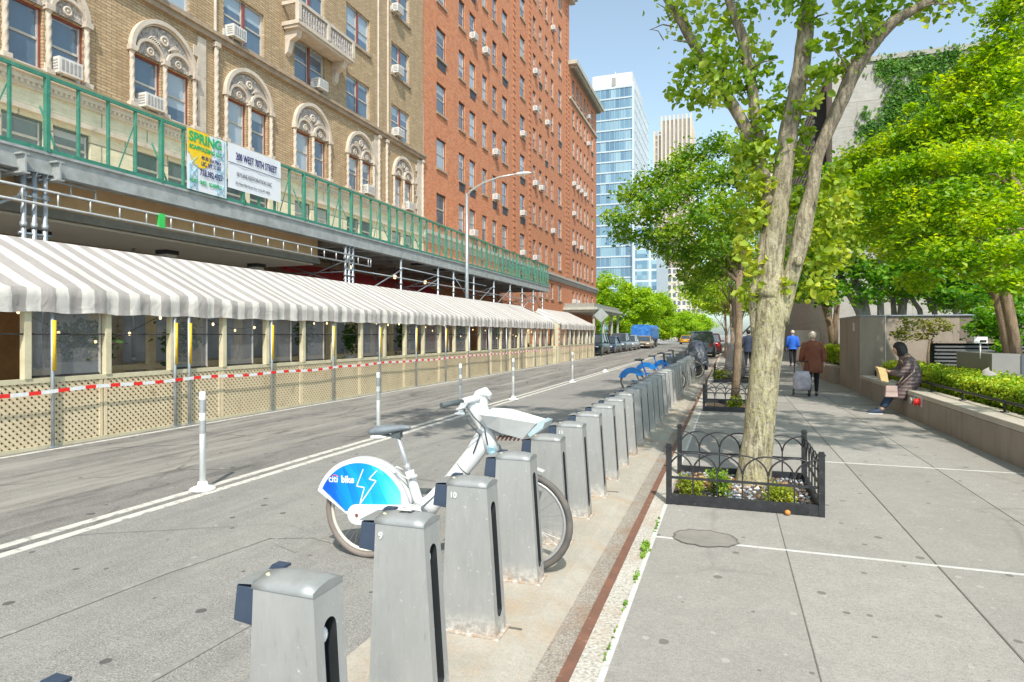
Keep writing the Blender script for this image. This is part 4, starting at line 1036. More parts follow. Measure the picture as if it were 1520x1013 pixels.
# ================================================================== bicycles
M_bw = mat('bike_white_paint', (.74,.75,.76), .35, .05, vs=3, col2=(.66,.67,.68), dirt=((.45,.43,.40),9,.70))
M_tyre = mat('tyre_rubber', (.10,.095,.09), .8, vs=10, col2=(.16,.14,.125), bump=.4, bs=120)
M_tyre2 = mat('dusty_tyre', (.24,.20,.175), .85, vs=6, col2=(.17,.145,.13))
M_rim = mat('cream_rim', (.66,.62,.54), .5, vs=6)
M_spoke = mat('spoke_steel', (.6,.6,.6), .3, .7)
M_sad = mat('grey_saddle', (.20,.23,.26), .5, vs=8, col2=(.13,.15,.17))
M_grip = mat('dark_grip', (.10,.12,.13), .7, vs=8)
M_lg = mat('basket_grey', (.58,.59,.58), .5, vs=4, col2=(.48,.49,.49))
M_teal = mat('teal_fork', (.25,.42,.50), .4, .2, vs=5, col2=(.36,.48,.53))
M_blue = mat('bike_blue_paint', (.01,.15,.55), .35, vs=4, col2=(.01,.11,.42))
def grad_mat():
    m, nt, b, out = newmat('blue_gradient_decal'); h = NT(nt); co = h.coord(); s = h.sep(co)
    v = h.n('ShaderNodeTexVoronoi', ins={'Vector': h.scale(h.n('ShaderNodeMapping', ins={'Vector': co, 'Rotation': (0, .5, 0)}).outputs[0], (8,0,2.2)), 'Scale': 1.5})
    f = h.math('ADD', h.math('MULTIPLY_ADD', s[0], 1.25, .45), h.math('MULTIPLY_ADD', h.sep(v.outputs['Color'])[0], .22, -.11))
    r = nt.nodes.new('ShaderNodeValToRGB'); e = r.color_ramp.elements
    e[0].position = .05; e[0].color = (.0,.08,.52,1); e[1].position = .95; e[1].color = (.25,.72,.80,1); x = e.new(.42); x.color = (.0,.30,.78,1); x = e.new(.68); x.color = (.02,.52,.85,1)
    nt.links.new(f, r.inputs[0]); nt.links.new(r.outputs[0], b.inputs['Base Color']); b.inputs['Roughness'].default_value = .3; return m
M_grad = grad_mat()
M_decw = mat('decal_white', (.85,.86,.87), .4); M_decr = mat('decal_red', (.75,.1,.1), .4)
def wheel(t, cx, cz, Rr, tm, name='wheel', n=40, w=.023, spokes=32, rim=None):
    m = MB(); m.tube([(cx+(Rr-w)*math.cos(2*PI*i/n), 0, cz+(Rr-w)*math.sin(2*PI*i/n)) for i in range(n)], w, 10, closed=True); o = m.build('wheel', tm, t, local=True)
    m = MB(); rr = Rr-2*w-.010
    m.tube([(cx+rr*math.cos(2*PI*i/n), 0, cz+rr*math.sin(2*PI*i/n)) for i in range(n)], .013, 8, closed=True, sx=1.0); m.build('rim', rim or M_rim, o, local=True)
    m = MB()
    for i in range(spokes):
        a = 2*PI*i/spokes; b = a+(.35 if i%4 < 2 else -.35); s = .03 if i%2 else -.03
        m.tube([(cx+.03*math.cos(b),s,cz+.03*math.sin(b)),(cx+rr*math.cos(a),0,cz+rr*math.sin(a))], .0013, 4, cap=False)
    m.build('spokes', M_spoke, o, local=True)
    m = MB(); m.lathe([(.02,-.05),(.035,-.04),(.035,.04),(.02,.05)], (cx,0,cz), 12, 0, 'y'); m.build('hub', M_spoke, o, local=True)
def arcpts(cx, cz, r, a0, a1, n, r2=None): return [(cx+r*math.cos(R(a0+(a1-a0)*i/n)), cz+(r2 or r)*math.sin(R(a0+(a1-a0)*i/n))) for i in range(n+1)]
# ---- white electric bicycle
eb = thing('electric_bicycle', 'white electric bicycle with a blue rear wheel cover, front wheel held in a dock', 'bicycle', (-2.53,4.03,.0), rz=0)
eb.rotation_euler = (0, R(-2.2), 0)
wheel(eb, 0, .34, .34, M_tyre2); wheel(eb, 1.235, .34, .34, M_tyre, rim=mat('silver_rim', (.50,.50,.50), .4, .4))
m = MB()
outer = arcpts(0,.34,.405,158,12,22); inner_bot = [(.33,.40),(.28,.33),(-.13,.33)]
m.prism(outer+inner_bot, 'y', -.055, -.035, 0); m.prism(outer+inner_bot, 'y', .035, .055, 0)
ar = arcpts(0,.34,.405,158,12,22); vs = [(x,y,z) for x,z in ar for y in (-.055,.055)]+[(x*.97,y,.34+(z-.34)*.97) for x,z in ar for y in (-.055,.055)]
nn = len(ar); m.add(vs, [(2*i,2*i+1,2*i+3,2*i+2) for i in range(nn-1)]+[(2*nn+2*i,2*nn+2*i+1,2*nn+2*i+3,2*nn+2*i+2) for i in range(nn-1)], 0, True)
fn = m.build('rear_fender', M_bw, eb, local=True)
m = MB(); poly = arcpts(0,.335,.375,152,28,18)+[(.335,.40),(-.135,.352)]
m.add([(x,-.0575,z) for x,z in poly], [tuple(range(len(poly)))]); m.add([(x,.0575,z) for x,z in poly], [tuple(range(len(poly)))])
m.build('blue_panel', M_grad, fn, local=True, recalc=False)
m = MB(); bolt = [(.075,.665),(-.045,.535),(.0,.528),(-.03,.41),(.155,.585),(.075,.592),(.115,.655)]
bolt = [(.03,.665),(-.03,.54),(.035,.532),(-.01,.405),(.135,.585),(.075,.595),(.145,.66)]
for a, b in zip(bolt, bolt[1:]+[bolt[0]]):
    if (a,b) == (bolt[-1],bolt[0]): continue
    m.bar((a[0],-.0595,a[1]),(b[0],-.0595,b[1]),.008,.003,up=(0,1,0))
m.build('lightning_emblem', M_decw, fn, local=True)
def ttext(body, size, x, z, mt, xs, of, par=fn):
    cu = text('lettering', body, size, (0,0,0), ROTY, mt, par, xs, of, .001); cu.location = (x,-.0590,z); return cu
ttext('citi', .072, -.272, .548, M_decw, .95, .0008); ttext('bike', .072, -.162, .548, M_decw, .92, .0022)
m = MB(); m.tube([(x,-.0595,z) for x,z in arcpts(-.215,.592,.032,160,20,8,.022)], .0035, 5); m.build('red_arc', M_decr, fn, local=True)
m = MB()   # chain case / swing arm
capsule = [(.0+.075*math.cos(R(a)), .335+.075*math.sin(R(a))) for a in range(90,271,15)]+[(.50,.275),(.56,.36),(.50,.43)]
m.prism([(x-.03,z-.0) for x,z in capsule], 'y', -.085, -.060, 0); m.prism(capsule, 'y', .060, .085, 0); m.build('chain_case', M_bw, eb, local=True, bevel=.008)
m = MB(); m.lathe([(.012,-.092),(.012,-.086)], (-.02,0,.335), 10, 0, 'y'); m.build('axle_bolt', mat('dark_red_bolt', (.25,.06,.05), .5), eb, local=True)
def oval(pts, rz, ry, n=14):
    """smooth tube with oval section along an x-z path"""
    rs = []
    for i,(x,z) in enumerate(pts):
        a = pts[max(i-1,0)]; b = pts[min(i+1,len(pts)-1)]; d = Vector((b[0]-a[0],0,b[1]-a[1])).normalized(); u = Vector((-d.z,0,d.x))
        rs.append([tuple(Vector((x,0,z))+u*(rz[i]*math.cos(2*PI*k/n))+Vector((0,ry[i]*math.sin(2*PI*k/n),0))) for k in range(n)])
    return rs
m = MB(); m.rings(oval([(.44,.36),(.55,.43),(.72,.60),(.88,.78),(.97,.90),(.985,.98)], [.078,.068,.062,.064,.074,.062], [.05,.045,.04,.04,.042,.038])); fr = m.build('frame', M_bw, eb, local=True); m = MB(); m.rings(oval([(.800,.686),(.804,.690)], [.0645,.0645], [.0425,.0425])); m.build('frame_seam', M_grip, fr, local=True)
m = MB(); m.rings(oval([(.47,.36),(.43,.47),(.385,.62),(.375,.655)], [.045,.036,.034,.034], [.035,.03,.03,.03])); m.build('seat_tube', M_bw, eb, local=True)
m = MB(); m.tube([(.385,0,.62),(.285,0,.915)], .0165, 12); m.tube([(.37,0,.66),(.355,0,.70)], .024, 12); m.build('seat_post', mat('polished_alloy', (.62,.65,.68), .3, .5), eb, local=True)
m = MB(); m.tube([(.34,-.02,.66),(.30,-.05,.69),(.285,-.06,.675),(.33,-.05,.63),(.40,-.045,.60)], .008, 6); m.tube([(.40,-.03,.60),(.45,-.035,.63)],.012,6); m.build('clamp_lever', M_lg, eb, local=True)
m = MB(); rs = []
for x,w,zt,zb in ((.085,.075,.955,.915),(.12,.085,.975,.905),(.18,.08,.985,.91),(.26,.05,.982,.925),(.34,.028,.985,.94),(.385,.02,.978,.95),(.40,.008,.968,.958)):
    ring = []
    for k in range(12):
        a = 2*PI*k/12; zz = (zt+zb)/2+(zt-zb)/2*math.sin(a); ring.append((x, w*math.cos(a), zz))
    rs.append(ring)
m.rings(rs); m.build('saddle', M_sad, eb, local=True)
m = MB(); m.tube([(.12,-.03,.92),(.27,-.015,.90),(.33,-.01,.94)], .006, 5); m.tube([(.12,.03,.92),(.27,.015,.90),(.33,.01,.94)], .006, 5); m.box(.25,.32,-.02,.02,.89,.93); m.build('saddle_rails', M_grip, eb, local=True)
m = MB(); m.rings(oval([(1.03,.80),(.99,.92),(.965,1.04),(.955,1.12),(.95,1.18),(.955,1.225)], [.050,.052,.048,.046,.052,.030], [.05,.05,.045,.05,.06,.04])); m.build('head_tube', M_bw, eb, local=True)
m = MB(); m.rings([[(x+0,y,z) for x,y,z in r_] for r_ in oval([(.90,1.17),(.94,1.20),(.985,1.215),(1.03,1.19)], [.018,.034,.036,.014], [.03,.06,.06,.02])]); m.build('display_pod', M_bw, eb, local=True)
m = MB(); m.tube([(.90,-.16,1.15),(.96,-.15,1.06),(1.0,-.07,.98),(1.01,-.05,.86)], .0045, 6); m.build('cable', M_grip, eb, local=True); m = MB(); m.tube([(.90,-.20,1.15),(.93,-.17,1.02),(.96,-.06,.93),(.90,-.046,.80)], .0045, 6); m.build('cable', M_grip, eb, local=True); m = MB(); m.tube([(.60,-.045,.50),(.48,-.06,.40),(.3,-.07,.37)], .004, 6); m.build('cable', M_grip, eb, local=True)
hb = MB()
for s in (-1,1): hb.tube([(.955,0,1.175),(.93,s*.12,1.175),(.90,s*.20,1.17)], [.03,.027,.022], 10)
hb = hb.build('handlebar', M_bw, eb, local=True)
for s in (-1,1):
    m = MB(); m.tube([(.90,s*.20,1.17),(.862,s*.285,1.168),(.825,s*.365,1.162)], [.0175,.0175,.019], 12); m.build('grip', M_grip, eb, local=True)
    m = MB(); m.tube([(.93,s*.19,1.16),(.925,s*.24,1.135),(.90,s*.30,1.13)], .008, 6); m.box(.885,.925,s*.215-.02,s*.215+.02,1.125,1.165); m.build('brake_lever', M_lg, eb, local=True)
m = MB(); m.rings([[(.905+.055*math.cos(a)*q+dx, -.045+.09*math.sin(a)*q, z) for a in [2*PI*k/12 for k in range(12)]] for z,q,dx in ((1.16,1.0,.0),(1.10,.85,.01),(1.03,.5,.035),(.98,.25,.05),(.93,.15,.06))]); m.build('cable_shroud', M_bw, eb, local=True)
m = MB()
for s in (-1,1): m.tube([(1.04,s*.062,.82),(1.10,s*.062,.66),(1.19,s*.058,.42),(1.235,s*.055,.34)], [.026,.024,.018,.014], 8)
m.tube([(1.04,-.06,.82),(1.02,0,.84),(1.04,.06,.82)], .03, 8); m.build('fork', M_teal, eb, local=True)
m = MB(); ar = arcpts(1.235,.34,.375,135,66,12); vs = [(x,y,z) for x,z in ar for y in (-.035,.035)]; m.add(vs, [(2*i,2*i+1,2*i+3,2*i+2) for i in range(12)], 0, True); m.build('front_mudguard', M_lg, eb, local=True)
m = MB()   # tray basket
topo = [(.985,-.115,1.075),(1.13,-.13,1.062),(1.385,-.115,1.02),(1.41,0,1.01),(1.385,.115,1.02),(1.13,.13,1.085),(.985,.115,1.095)]
boto = [(1.015,-.075,.985),(1.12,-.085,.945),(1.27,-.075,.905),(1.30,0,.90),(1.27,.075,.905),(1.12,.085,.945),(1.015,.075,.985)]
def ins(p, q, k=.94): return [((a[0]-1.2)*k+1.2, a[1]*k, a[2]+q) for a in p]
r4 = [boto, topo, ins(topo, .002), ins(boto, .014)]; k = 7; vs = [p for r_ in r4 for p in r_]
m.add(vs, [(i*k+j,i*k+(j+1)%k,(i+1)*k+(j+1)%k,(i+1)*k+j) for i in range(3) for j in range(k)], 0); m.add(boto, [tuple(range(k))], 0); m.add(r4[3], [tuple(range(k))], 0)
bk = m.build('front_basket', M_lg, eb, local=True, bevel=.006)
m = MB(); m.box(1.02,1.36,-.02,.02,.955,.965); m.build('bracket', M_grip, bk, local=True)
m = MB(); m.prism([(1.33,.925),(1.42,.985),(1.435,1.02),(1.40,1.03),(1.315,.945)], 'y', -.10,.10); m.build('front_light', mat('teal_lamp_panel', (.30,.44,.49), .25, vs=9, col2=(.5,.56,.58)), bk, local=True)
m = MB()
for q in range(7): m.tube([(1.08+.03*q,-.05,.895),(1.085+.03*q,0,.915),(1.09+.03*q,.05,.895)], .007, 5)
m.build('spring', mat('rusty_spring', (.30,.13,.10), .7, .3, vs=20), bk, local=True)
m = MB(); m.lathe([(.085,-.075),(.09,-.07),(.09,-.062)], (.47,0,.33), 16, 0, 'y'); m.tube([(.47,-.09,.33),(.53,-.095,.19)], .011, 6); m.tube([(.47,.09,.33),(.41,.095,.47)], .011, 6)
m.tube([(.47,-.09,.33),(.47,.09,.33)], .02, 8); cr_ = m.build('crank', M_grip, eb, local=True)
for x,y,z in ((.53,-.14,.185),(.41,.14,.475)): m = MB(); m.box(x-.045,x+.045,y-.045,y+.045,z-.012,z+.012); m.build('pedal', M_grip, cr_, local=True)
m = MB(); m.box(.50,.58,-.19,-.095,.175,.20); m.build('pedal_reflector', M_yel, eb, local=True)
m = MB(); m.tube([(.30,.06,.30),(.26,.12,.10),(.20,.16,.0)], .010, 6); m.build('kickstand', M_grip, eb, local=True)
# ---- blue pedal bicycles
M_bfen = mat('bike_blue_fender', (.01,.24,.68), .35, vs=3, col2=(.01,.15,.5))
def blue_bike(loc, label, turn=0):
    t = thing('blue_bicycle', label, 'bicycle', loc, rz=turn, group='blue docked bicycles'); t.rotation_euler[1] = R(-2.2)
    wheel(t, 0, .34, .34, M_tyre, n=28, spokes=20); wheel(t, 1.15, .34, .34, M_tyre, n=28, spokes=20)
    m = MB(); poly = arcpts(0,.34,.385,165,25,14)+arcpts(0,.34,.22,35,155,8); m.prism(poly, 'y', -.05,-.035); m.prism(poly, 'y', .035,.05)
    ar = arcpts(0,.34,.385,165,25,14); vs = [(x,y,z) for x,z in ar for y in (-.05,.05)]; m.add(vs, [(2*i,2*i+1,2*i+3,2*i+2) for i in range(14)]); m.build('rear_fender', M_bfen, t, local=True)
    m = MB(); m.tube([(.45,0,.32),(.60,0,.40),(.85,0,.62),(.92,0,.85)], [.04,.035,.035,.035], 10); m.tube([(.45,0,.32),(.36,0,.62)], .025, 8); m.tube([(0,.05,.34),(.45,.03,.32)], .016, 6); m.tube([(0,-.05,.34),(.45,-.03,.32)], .016, 6); m.build('frame', M_blue, t, local=True)
    m = MB(); m.tube([(.40,0,.5),(.28,0,.90)], .022, 8); m.build('seat_post', M_blue, t, local=True)
    m = MB(); m.blob((.22,0,.93), (.15,.075,.035), n=10); m.build('saddle', M_grip, t, local=True)
    m = MB(); m.tube([(.92,0,.80),(.90,0,1.08)], .03, 8); m.tube([(.80,-.33,1.10),(.90,-.15,1.10),(.92,0,1.08),(.90,.15,1.10),(.80,.33,1.10)], .014, 8); m.build('handlebar', M_grip, t, local=True)
    for s in (-1,1): m = MB(); m.tube([(.86,s*.22,1.10),(.77,s*.35,1.10)], .019, 8); m.build('grip', M_grip, t, local=True)
    m = MB()
    for s in (-1,1): m.tube([(.92,s*.06,.82),(1.05,s*.06,.55),(1.15,s*.055,.34)], .018, 6)
    m.build('fork', M_blue, t, local=True)
    m = MB(); m.prism([(.97,.98),(1.28,.98),(1.22,.80),(1.0,.80)], 'y', -.13, .13); m.build('front_basket', M_grip, t, local=True)
    m = MB(); m.lathe([(.08,-.07),(.08,-.06)], (.45,0,.32), 14, 0, 'y'); m.tube([(.45,-.08,.32),(.52,-.09,.18)], .01, 5); m.tube([(.45,.08,.32),(.38,.09,.46)], .01, 5); m.build('crank', M_grip, t, local=True)
    return t
blue_bike((-2.58,17.9,0), 'blue bicycle with black basket docked farther along the row, side on')
blue_bike((-2.62,21.4,0), 'second blue bicycle half hidden behind the dock row, near the parked black car', .03)
blue_bike((-2.30,23.7,0), 'farthest blue bicycle at the end of the dock row', -.03)

# ================================================================== cars
M_cglass = mat('car_window_glass', (.03,.045,.06), .06, vs=.8, col2=(.06,.08,.10), spec=1)
M_wrim = mat('alloy_wheel', (.42,.41,.41), .35, .6)
M_headl = mat('headlight_glass', (.75,.78,.8), .1, .1); M_taill = mat('red_tail_lamp', (.45,.02,.02), .25); M_plate = mat('number_plate', (.75,.72,.6), .5)
def car(loc, rz, paint, label, L=4.6, Wd=1.85, H=1.65, kind='suv', name='parked_car', group=None):
    """local: nose to +X"""
    t = thing(name, label, 'car', loc, rz, group); w = Wd/2; belt = H*.58
    def sec(x, wz, z0, zm, zt):
        return [(x,-wz*.94,z0),(x,-wz,z0+.18),(x,-wz,zm-.12),(x,-wz*.95,zm),(x,-wz*.82,zt),(x,0,zt+.03),(x,wz*.82,zt),(x,wz*.95,zm),(x,wz,zm-.12),(x,wz,z0+.18),(x,wz*.94,z0)]
    hood = belt*.93
    st = [(-L/2,.86,.42,.75,belt*.90),(-L/2+.06,.95,.30,.8,belt*.98),(-L/2+.4,1,.25,.85,belt),(0,1,.24,.85,belt),(L*.18,1,.24,.85,belt),(L*.24,1,.24,.84,hood*1.03),(L/2-.45,.98,.25,.80,hood*.98),(L/2-.12,.93,.28,.72,hood*.88),(L/2,.82,.36,.62,hood*.72)]
    m = MB(); m.rings([sec(x,w*k,z0,zm,zt) for x,k,z0,zm,zt in st]); bd = m.build('body', paint, t, local=True, bevel=0)
    if kind == 'suv': gx = (-L/2+.10,-L/2+.42,L*.10,L*.25)
    else: gx = (-L/2+.65,-L/2+1.25,L*.06,L*.24)
    m = MB(); rb_, rt_ = w*.88, w*.72; z0, z1 = belt+.0, H-.05
    b = [(gx[0],-rb_,z0),(gx[3],-rb_,z0),(gx[3],rb_,z0),(gx[0],rb_,z0)]; tp_ = [(gx[1],-rt_,z1),(gx[2],-rt_,z1),(gx[2],rt_,z1),(gx[1],rt_,z1)]
    m.add(b+tp_, [(0,1,5,4),(1,2,6,5),(2,3,7,6),(3,0,4,7)]); m.build('window_glass', M_cglass, t, local=True)
    m = MB(); m.rings([[(gx[1]-.06,-rt_-.02,z1-.01),(gx[2]+.06,-rt_-.02,z1-.01),(gx[2]+.06,rt_+.02,z1-.01),(gx[1]-.06,rt_+.02,z1-.01)],[(gx[1],-rt_+.06,z1+.05),(gx[2],-rt_+.06,z1+.05),(gx[2],rt_-.06,z1+.05),(gx[1],rt_-.06,z1+.05)]], smooth=False)
    for s in (-1,1):
        for bx_,tx_ in ((gx[0],gx[1]),(gx[3],gx[2]),(-.15,-.12),(gx[0]*.62,gx[1]*.62+.0)): m.bar((bx_,s*(rb_+.01),z0),(tx_,s*(rt_+.01),z1),.07,.03)
    m.build('roof', paint, t, local=True)
    for x in (-L*.31, L*.32):
        for s in (-1,1):
            m = MB(); m.lathe([(.18,-.11),(.335,-.10),(.345,0),(.335,.10),(.18,.11)], (x,s*(w-.08),.34), 22, 0, 'y'); wh = m.build('wheel', M_tyre, t, local=True)
            m = MB(); yy = s*(w+.025)
            m.lathe([(.215,-.005*s),(.2,.0),(.19,-.02*s)], (x,yy,.34), 18, 0, 'y')
            for q in range(5): a = q*2*PI/5; m.bar((x,yy,.34),(x+.2*math.cos(a),yy,.34+.2*math.sin(a)),.055,.02,up=(0,1,0))
            m.build('rim', M_wrim, wh, local=True)
    for s in (-1,1):
        m = MB(); m.blob((L/2-.10,s*w*.66,hood*.74),(.12,.18,.08)); m.build('headlight', M_headl, t, local=True)
        m = MB(); m.box(-L/2-.012,-L/2+.10,s*w*.72-.1,s*w*.72+.1,belt*.68,belt*.92); m.build('taillight', M_taill, t, local=True)
        m = MB(); m.blob((L*.20,s*(w+.10),belt+.07),(.06,.10,.07)); m.build('mirror', paint, t, local=True)
    m = MB(); m.box(L/2-.05,L/2+.012,-w*.42,w*.42,.40,.64); m.build('grille', M_blackm, t, local=True)
    m = MB(); m.box(-L/2-.015,-L/2+.02,-.17,.17,.62,.75); m.box(L/2+.012,L/2+.02,-.17,.17,.34,.44); m.build('number_plate', M_plate, t, local=True)
    m = MB(); m.box(L/2-.3,L/2-.02,-w*.9,w*.9,.22,.36); m.build('bumper', M_blackm, t, local=True); m = MB(); m.box(-L/2+.02,-L/2+.3,-w*.9,w*.9,.24,.38); m.build('bumper', M_blackm, t, local=True)
    return t
def paint(n, c): return mat('car_paint_'+n, c, .22, .3, vs=1.5, col2=tuple(x*.8 for x in c), spec=.8)
P_blk = paint('black',(.03,.032,.036)); P_gry = paint('grey',(.16,.19,.22)); P_blu = paint('dark_blue',(.05,.09,.15)); P_tan = paint('tan',(.48,.38,.26)); P_sil = paint('silver',(.42,.45,.48)); P_yel = paint('yellow',(.75,.38,.02)); P_red = paint('maroon',(.15,.025,.03))
G1 = 'cars parked along the left kerb'
car((-10.35,50.5,0), R(-90), P_blk, 'black car parked first beyond the far striped shelter, nose toward the camera', group=G1, H=1.75)
car((-10.35,56.6,0), R(-90), P_blu, 'dark blue car parked second beyond the striped shelters', kind='sedan', H=1.5, group=G1)
car((-10.3,62.6,0), R(-90), P_gry, 'grey high car parked third in the left row', group=G1, H=1.8)
car((-10.3,69,0), R(-90), P_sil, 'silver car parked just before the tarp covered truck', group=G1, H=1.6)
car((-9.6,76.5,0), R(-90), P_tan, 'tan car in front of the blue tarp covered truck', kind='sedan', H=1.5, group=G1)
tr = thing('tarp_covered_truck', 'truck loaded under a bright blue tarpaulin at the end of the left row', 'truck', (-10.4,84,0))
M_tarp = mat('blue_tarpaulin', (.02,.13,.50), .45, vs=1.2, col2=(.05,.25,.62), bump=.8, bs=2.5, bd=.15)
m = MB(); rnd = random.Random(2); m.rings([[(-10.4+q*1.25*math.copysign(abs(math.cos(a))**.4,math.cos(a))*(1+rnd.uniform(-.04,.04)), y, 1.75+(1.15 if math.sin(a)>0 else .9)*math.copysign(abs(math.sin(a))**.35,math.sin(a))*(1+rnd.uniform(-.03,.03))) for a in [2*PI*k/16+.2 for k in range(16)]] for y,q in ((79,.93),(80,1.05),(82,1.0),(84,1.06),(86,1.0),(88,1.04),(89,.95))], smooth=False); m.build('tarpaulin', M_tarp, tr)
m = MB(); m.box(-11.4,-9.4,78.9,89,.45,1.0); m.build('chassis', M_blackm, tr)
for y in (80.5,87):
    for x in (-11.4,-9.4): m = MB(); m.lathe([(.2,-.15),(.48,-.13),(.48,.13),(.2,.15)], (x,y,.48), 16, 0, 'x'); m.build('wheel', M_tyre, tr)
# right kerb
M_cover = mat('dark_car_cover', (.045,.055,.075), .4, vs=1.5, col2=(.09,.105,.13), bump=.6, bs=5, bd=.06)
def covered_bike(loc, rz, label, mt, hs=1.0):
    t = thing('covered_motorcycle', label, 'motorcycle', loc, rz); m = MB(); rs = []
    for x,h_,w_,z0 in ((-1.05,.75,.10,.45),(-.95,.92,.24,.28),(-.6,1.0,.33,.22),(-.2,1.02,.36,.2),(.15,1.2,.40,.2),(.4,1.42,.42,.2),(.6,1.38,.40,.22),(.85,1.05,.30,.3),(1.0,.75,.14,.45)):
        rs.append([(x+.03*math.sin(k*2.1), w_*math.copysign(abs(math.cos(PI*k/16))**.6,math.cos(PI*k/16))*(1+.07*math.sin(k*2.7+x*5)), z0+(h_*hs-z0)*abs(math.sin(PI*k/16))**.6) for k in range(17)])
    k = 17; vs = [p for r_ in rs for p in r_]; m.add(vs, [(i*k+j,i*k+j+1,(i+1)*k+j+1,(i+1)*k+j) for i in range(8) for j in range(16)], 0, True); m.add(rs[0], [tuple(range(17))]); m.add(rs[-1], [tuple(range(17))]); m.build('cover', mt, t, local=True, recalc=False)
    for x in (-.72,.78):
        m = MB(); m.lathe([(.17,-.06),(.27,-.055),(.285,0),(.27,.055),(.17,.06)], (x,0,.285), 20, 0, 'y'); w = m.build('wheel', M_tyre, t, local=True)
        m = MB()
        for q in range(6): a_ = q*PI/3; m.bar((x,0,.285),(x+.17*math.cos(a_),0,.285+.17*math.sin(a_)),.04,.04,up=(0,1,0))
        m.build('rim', mat('pinkish_alloy_rim', (.50,.38,.36), .4, .3), w, local=True)
    return t
covered_bike((-1.45,26.9,0), R(-62), 'motorcycle under a shiny dark cover parked at the end of the dock row', M_cover, 1.0)
covered_bike((-1.5,28.9,0), R(-70), 'second motorcycle with a dark cover, partly hidden behind the first one', M_cover, .85)
G2 = 'cars parked along the right kerb'
car((-1.9,50.0,0), R(90), P_gry, 'blue grey high car parked beyond the covered motorcycles', H=1.9, L=4.9, group=G2)
car((-1.5,57,0), R(90), P_red, 'dark maroon car with red tail lamps parked beyond the blue grey car', H=1.75, group=G2)
car((-1.7,64,0), R(90), P_blk, 'black car parked farthest along the right kerb', H=1.7, group=G2)
car((-7.0,112,0), R(90), P_yel, 'yellow taxi driving away in the middle distance', kind='sedan', H=1.55, name='taxi')
# grey tarp bundle on the pavement (covered motorcycle)
M_gtarp = mat('grey_tarpaulin', (.36,.34,.35), .5, vs=1.2, col2=(.22,.21,.22), bump=.9, bs=6, bd=.05)
gt = thing('covered_motorcycle', 'motorcycle under a wrinkled grey cover standing by the tree pit', 'motorcycle', (.25,23.4,.1)); m = MB(); rs = []
for z,a_,b_ in ((.12,.30,.85),(.35,.36,.95),(.6,.34,.92),(.85,.30,.80),(1.05,.24,.5),(1.22,.14,.3),(1.3,.06,.12)):
    rs.append([(.2+a_*math.cos(2*PI*k/20)*(1+.08*math.sin(k*3+z*9)), 23.4+b_*math.sin(2*PI*k/20)*(1+.08*math.sin(k*2.3+z*7))-(.25 if z > 1 else 0), z+.04*math.sin(k*2.7)) for k in range(20)])
m.rings(rs); m.build('cover', M_gtarp, gt)
m = MB(); m.lathe([(.15,-.05),(.27,-.05),(.27,.05),(.15,.05)], (.2,22.55,.37), 16, 0, 'x'); m.build('wheel', M_tyre, gt)

# ================================================================== tree pits
def hoop_fence(label, x0, x1, y0, y1, n, h=.52):
    t = thing('tree_guard', label, 'fence', ((x0+x1)/2,(y0+y1)/2,.1))
    z0 = .10
    sides = [((x0,y0),(x1,y0),n),((x0,y1),(x1,y1),n),((x1,y0),(x1,y1),n),((x0,y0),(x0,y1),n)]
    for si,(a,b,k) in enumerate(sides[:3]):
        m = MB(); a, b = Vector((a[0],a[1],0)), Vector((b[0],b[1],0)); d = (b-a)/k
        m.bar(a+Vector((0,0,z0+.05)), b+Vector((0,0,z0+.05)), .035, .09); m.bar(a+Vector((0,0,z0+.245)), b+Vector((0,0,z0+.245)), .014, .022)
        # interlaced hoops: each spans two bays
        for i in range(-1,k):
            p = a+d*i; q = a+d*(i+2); c = (p+q)/2; r = d.length; pts = []
            for s in range(17):
                an = PI*s/16; off = -math.cos(an); zz = z0+.315+(.165)*math.sin(an)
                if (i == -1 and off < 0) or (i == k-1 and off > 0): continue
                pp = c+d.normalized()*off*r*.98 ; pts.append((pp.x,pp.y,zz))
            if len(pts) > 1: m.tube(pts, .0075, 6)
        for i in range(1,k): p = a+d*i; m.bar((p.x,p.y,z0+.05),(p.x,p.y,z0+.33),.013,.013)
        m.build('hoop_panel', M_blackm, t, recalc=False)
    for x in (x0,x1):
        for y in (y0,y1):
            m = MB(); m.box(x-.024,x+.024,y-.024,y+.024,z0,z0+h); m.box(x-.03,x+.03,y-.03,y+.03,z0+h,z0+h+.012); m.prism([(x-.02,y-.02),(x+.02,y-.02),(x+.02,y+.02),(x-.02,y+.02)],'z',z0+h+.012,z0+h+.03)
            m.build('corner_post', M_blackm, t)
    m = MB(); m.box(x0+.01,x1-.01,y0+.01,y1-.01,.09,.125); o = m.build('soil', M_dirt, t); return t
hoop_fence('black hooped iron guard around the large foreground tree', -.52,.745,5.9,7.22,6)
hoop_fence('black hooped iron guard around the second tree along the kerb', -.48,.75,13.3,14.75,6)
hoop_fence('low black iron guard around the far tree pit beside the covered motorcycle', -.45,.8,21.5,22.9,5)
M_shrub = leaf_mat('pit_shrub_leaf', (.10,.20,.015), (.30,.38,.03), (.52,.50,.07), .3)
M_dryleaf = leaf_mat('dry_leaf', (.28,.13,.05), (.45,.24,.10), (.58,.40,.22), .1)
def shrub(label, x, y, z, r, h, n, s=.03, mt=None, name='shrub', seed=1, squash=1):
    t = thing(name, label, 'shrub', (x,y,z)); m = MB()
    for i in range(6): a = i*1.05; m.tube([(x,y,z),(x+r*.6*math.cos(a),y+r*.6*math.sin(a),z+h*.7)], .006, 5)
    m.build('stems', mat('shrub_stem', (.14,.10,.06), .9), t)
    cl = [(x+random.uniform(-.55,.55)*r, y+random.uniform(-.55,.55)*r, z+h*random.uniform(.35,.7), r*.5, r*.5, h*.35, n/8) for _ in range(8)]
    leaves_mesh('foliage', mt or M_shrub, cl, s, seed, t, org=(x,y,z), flat=.4); return t
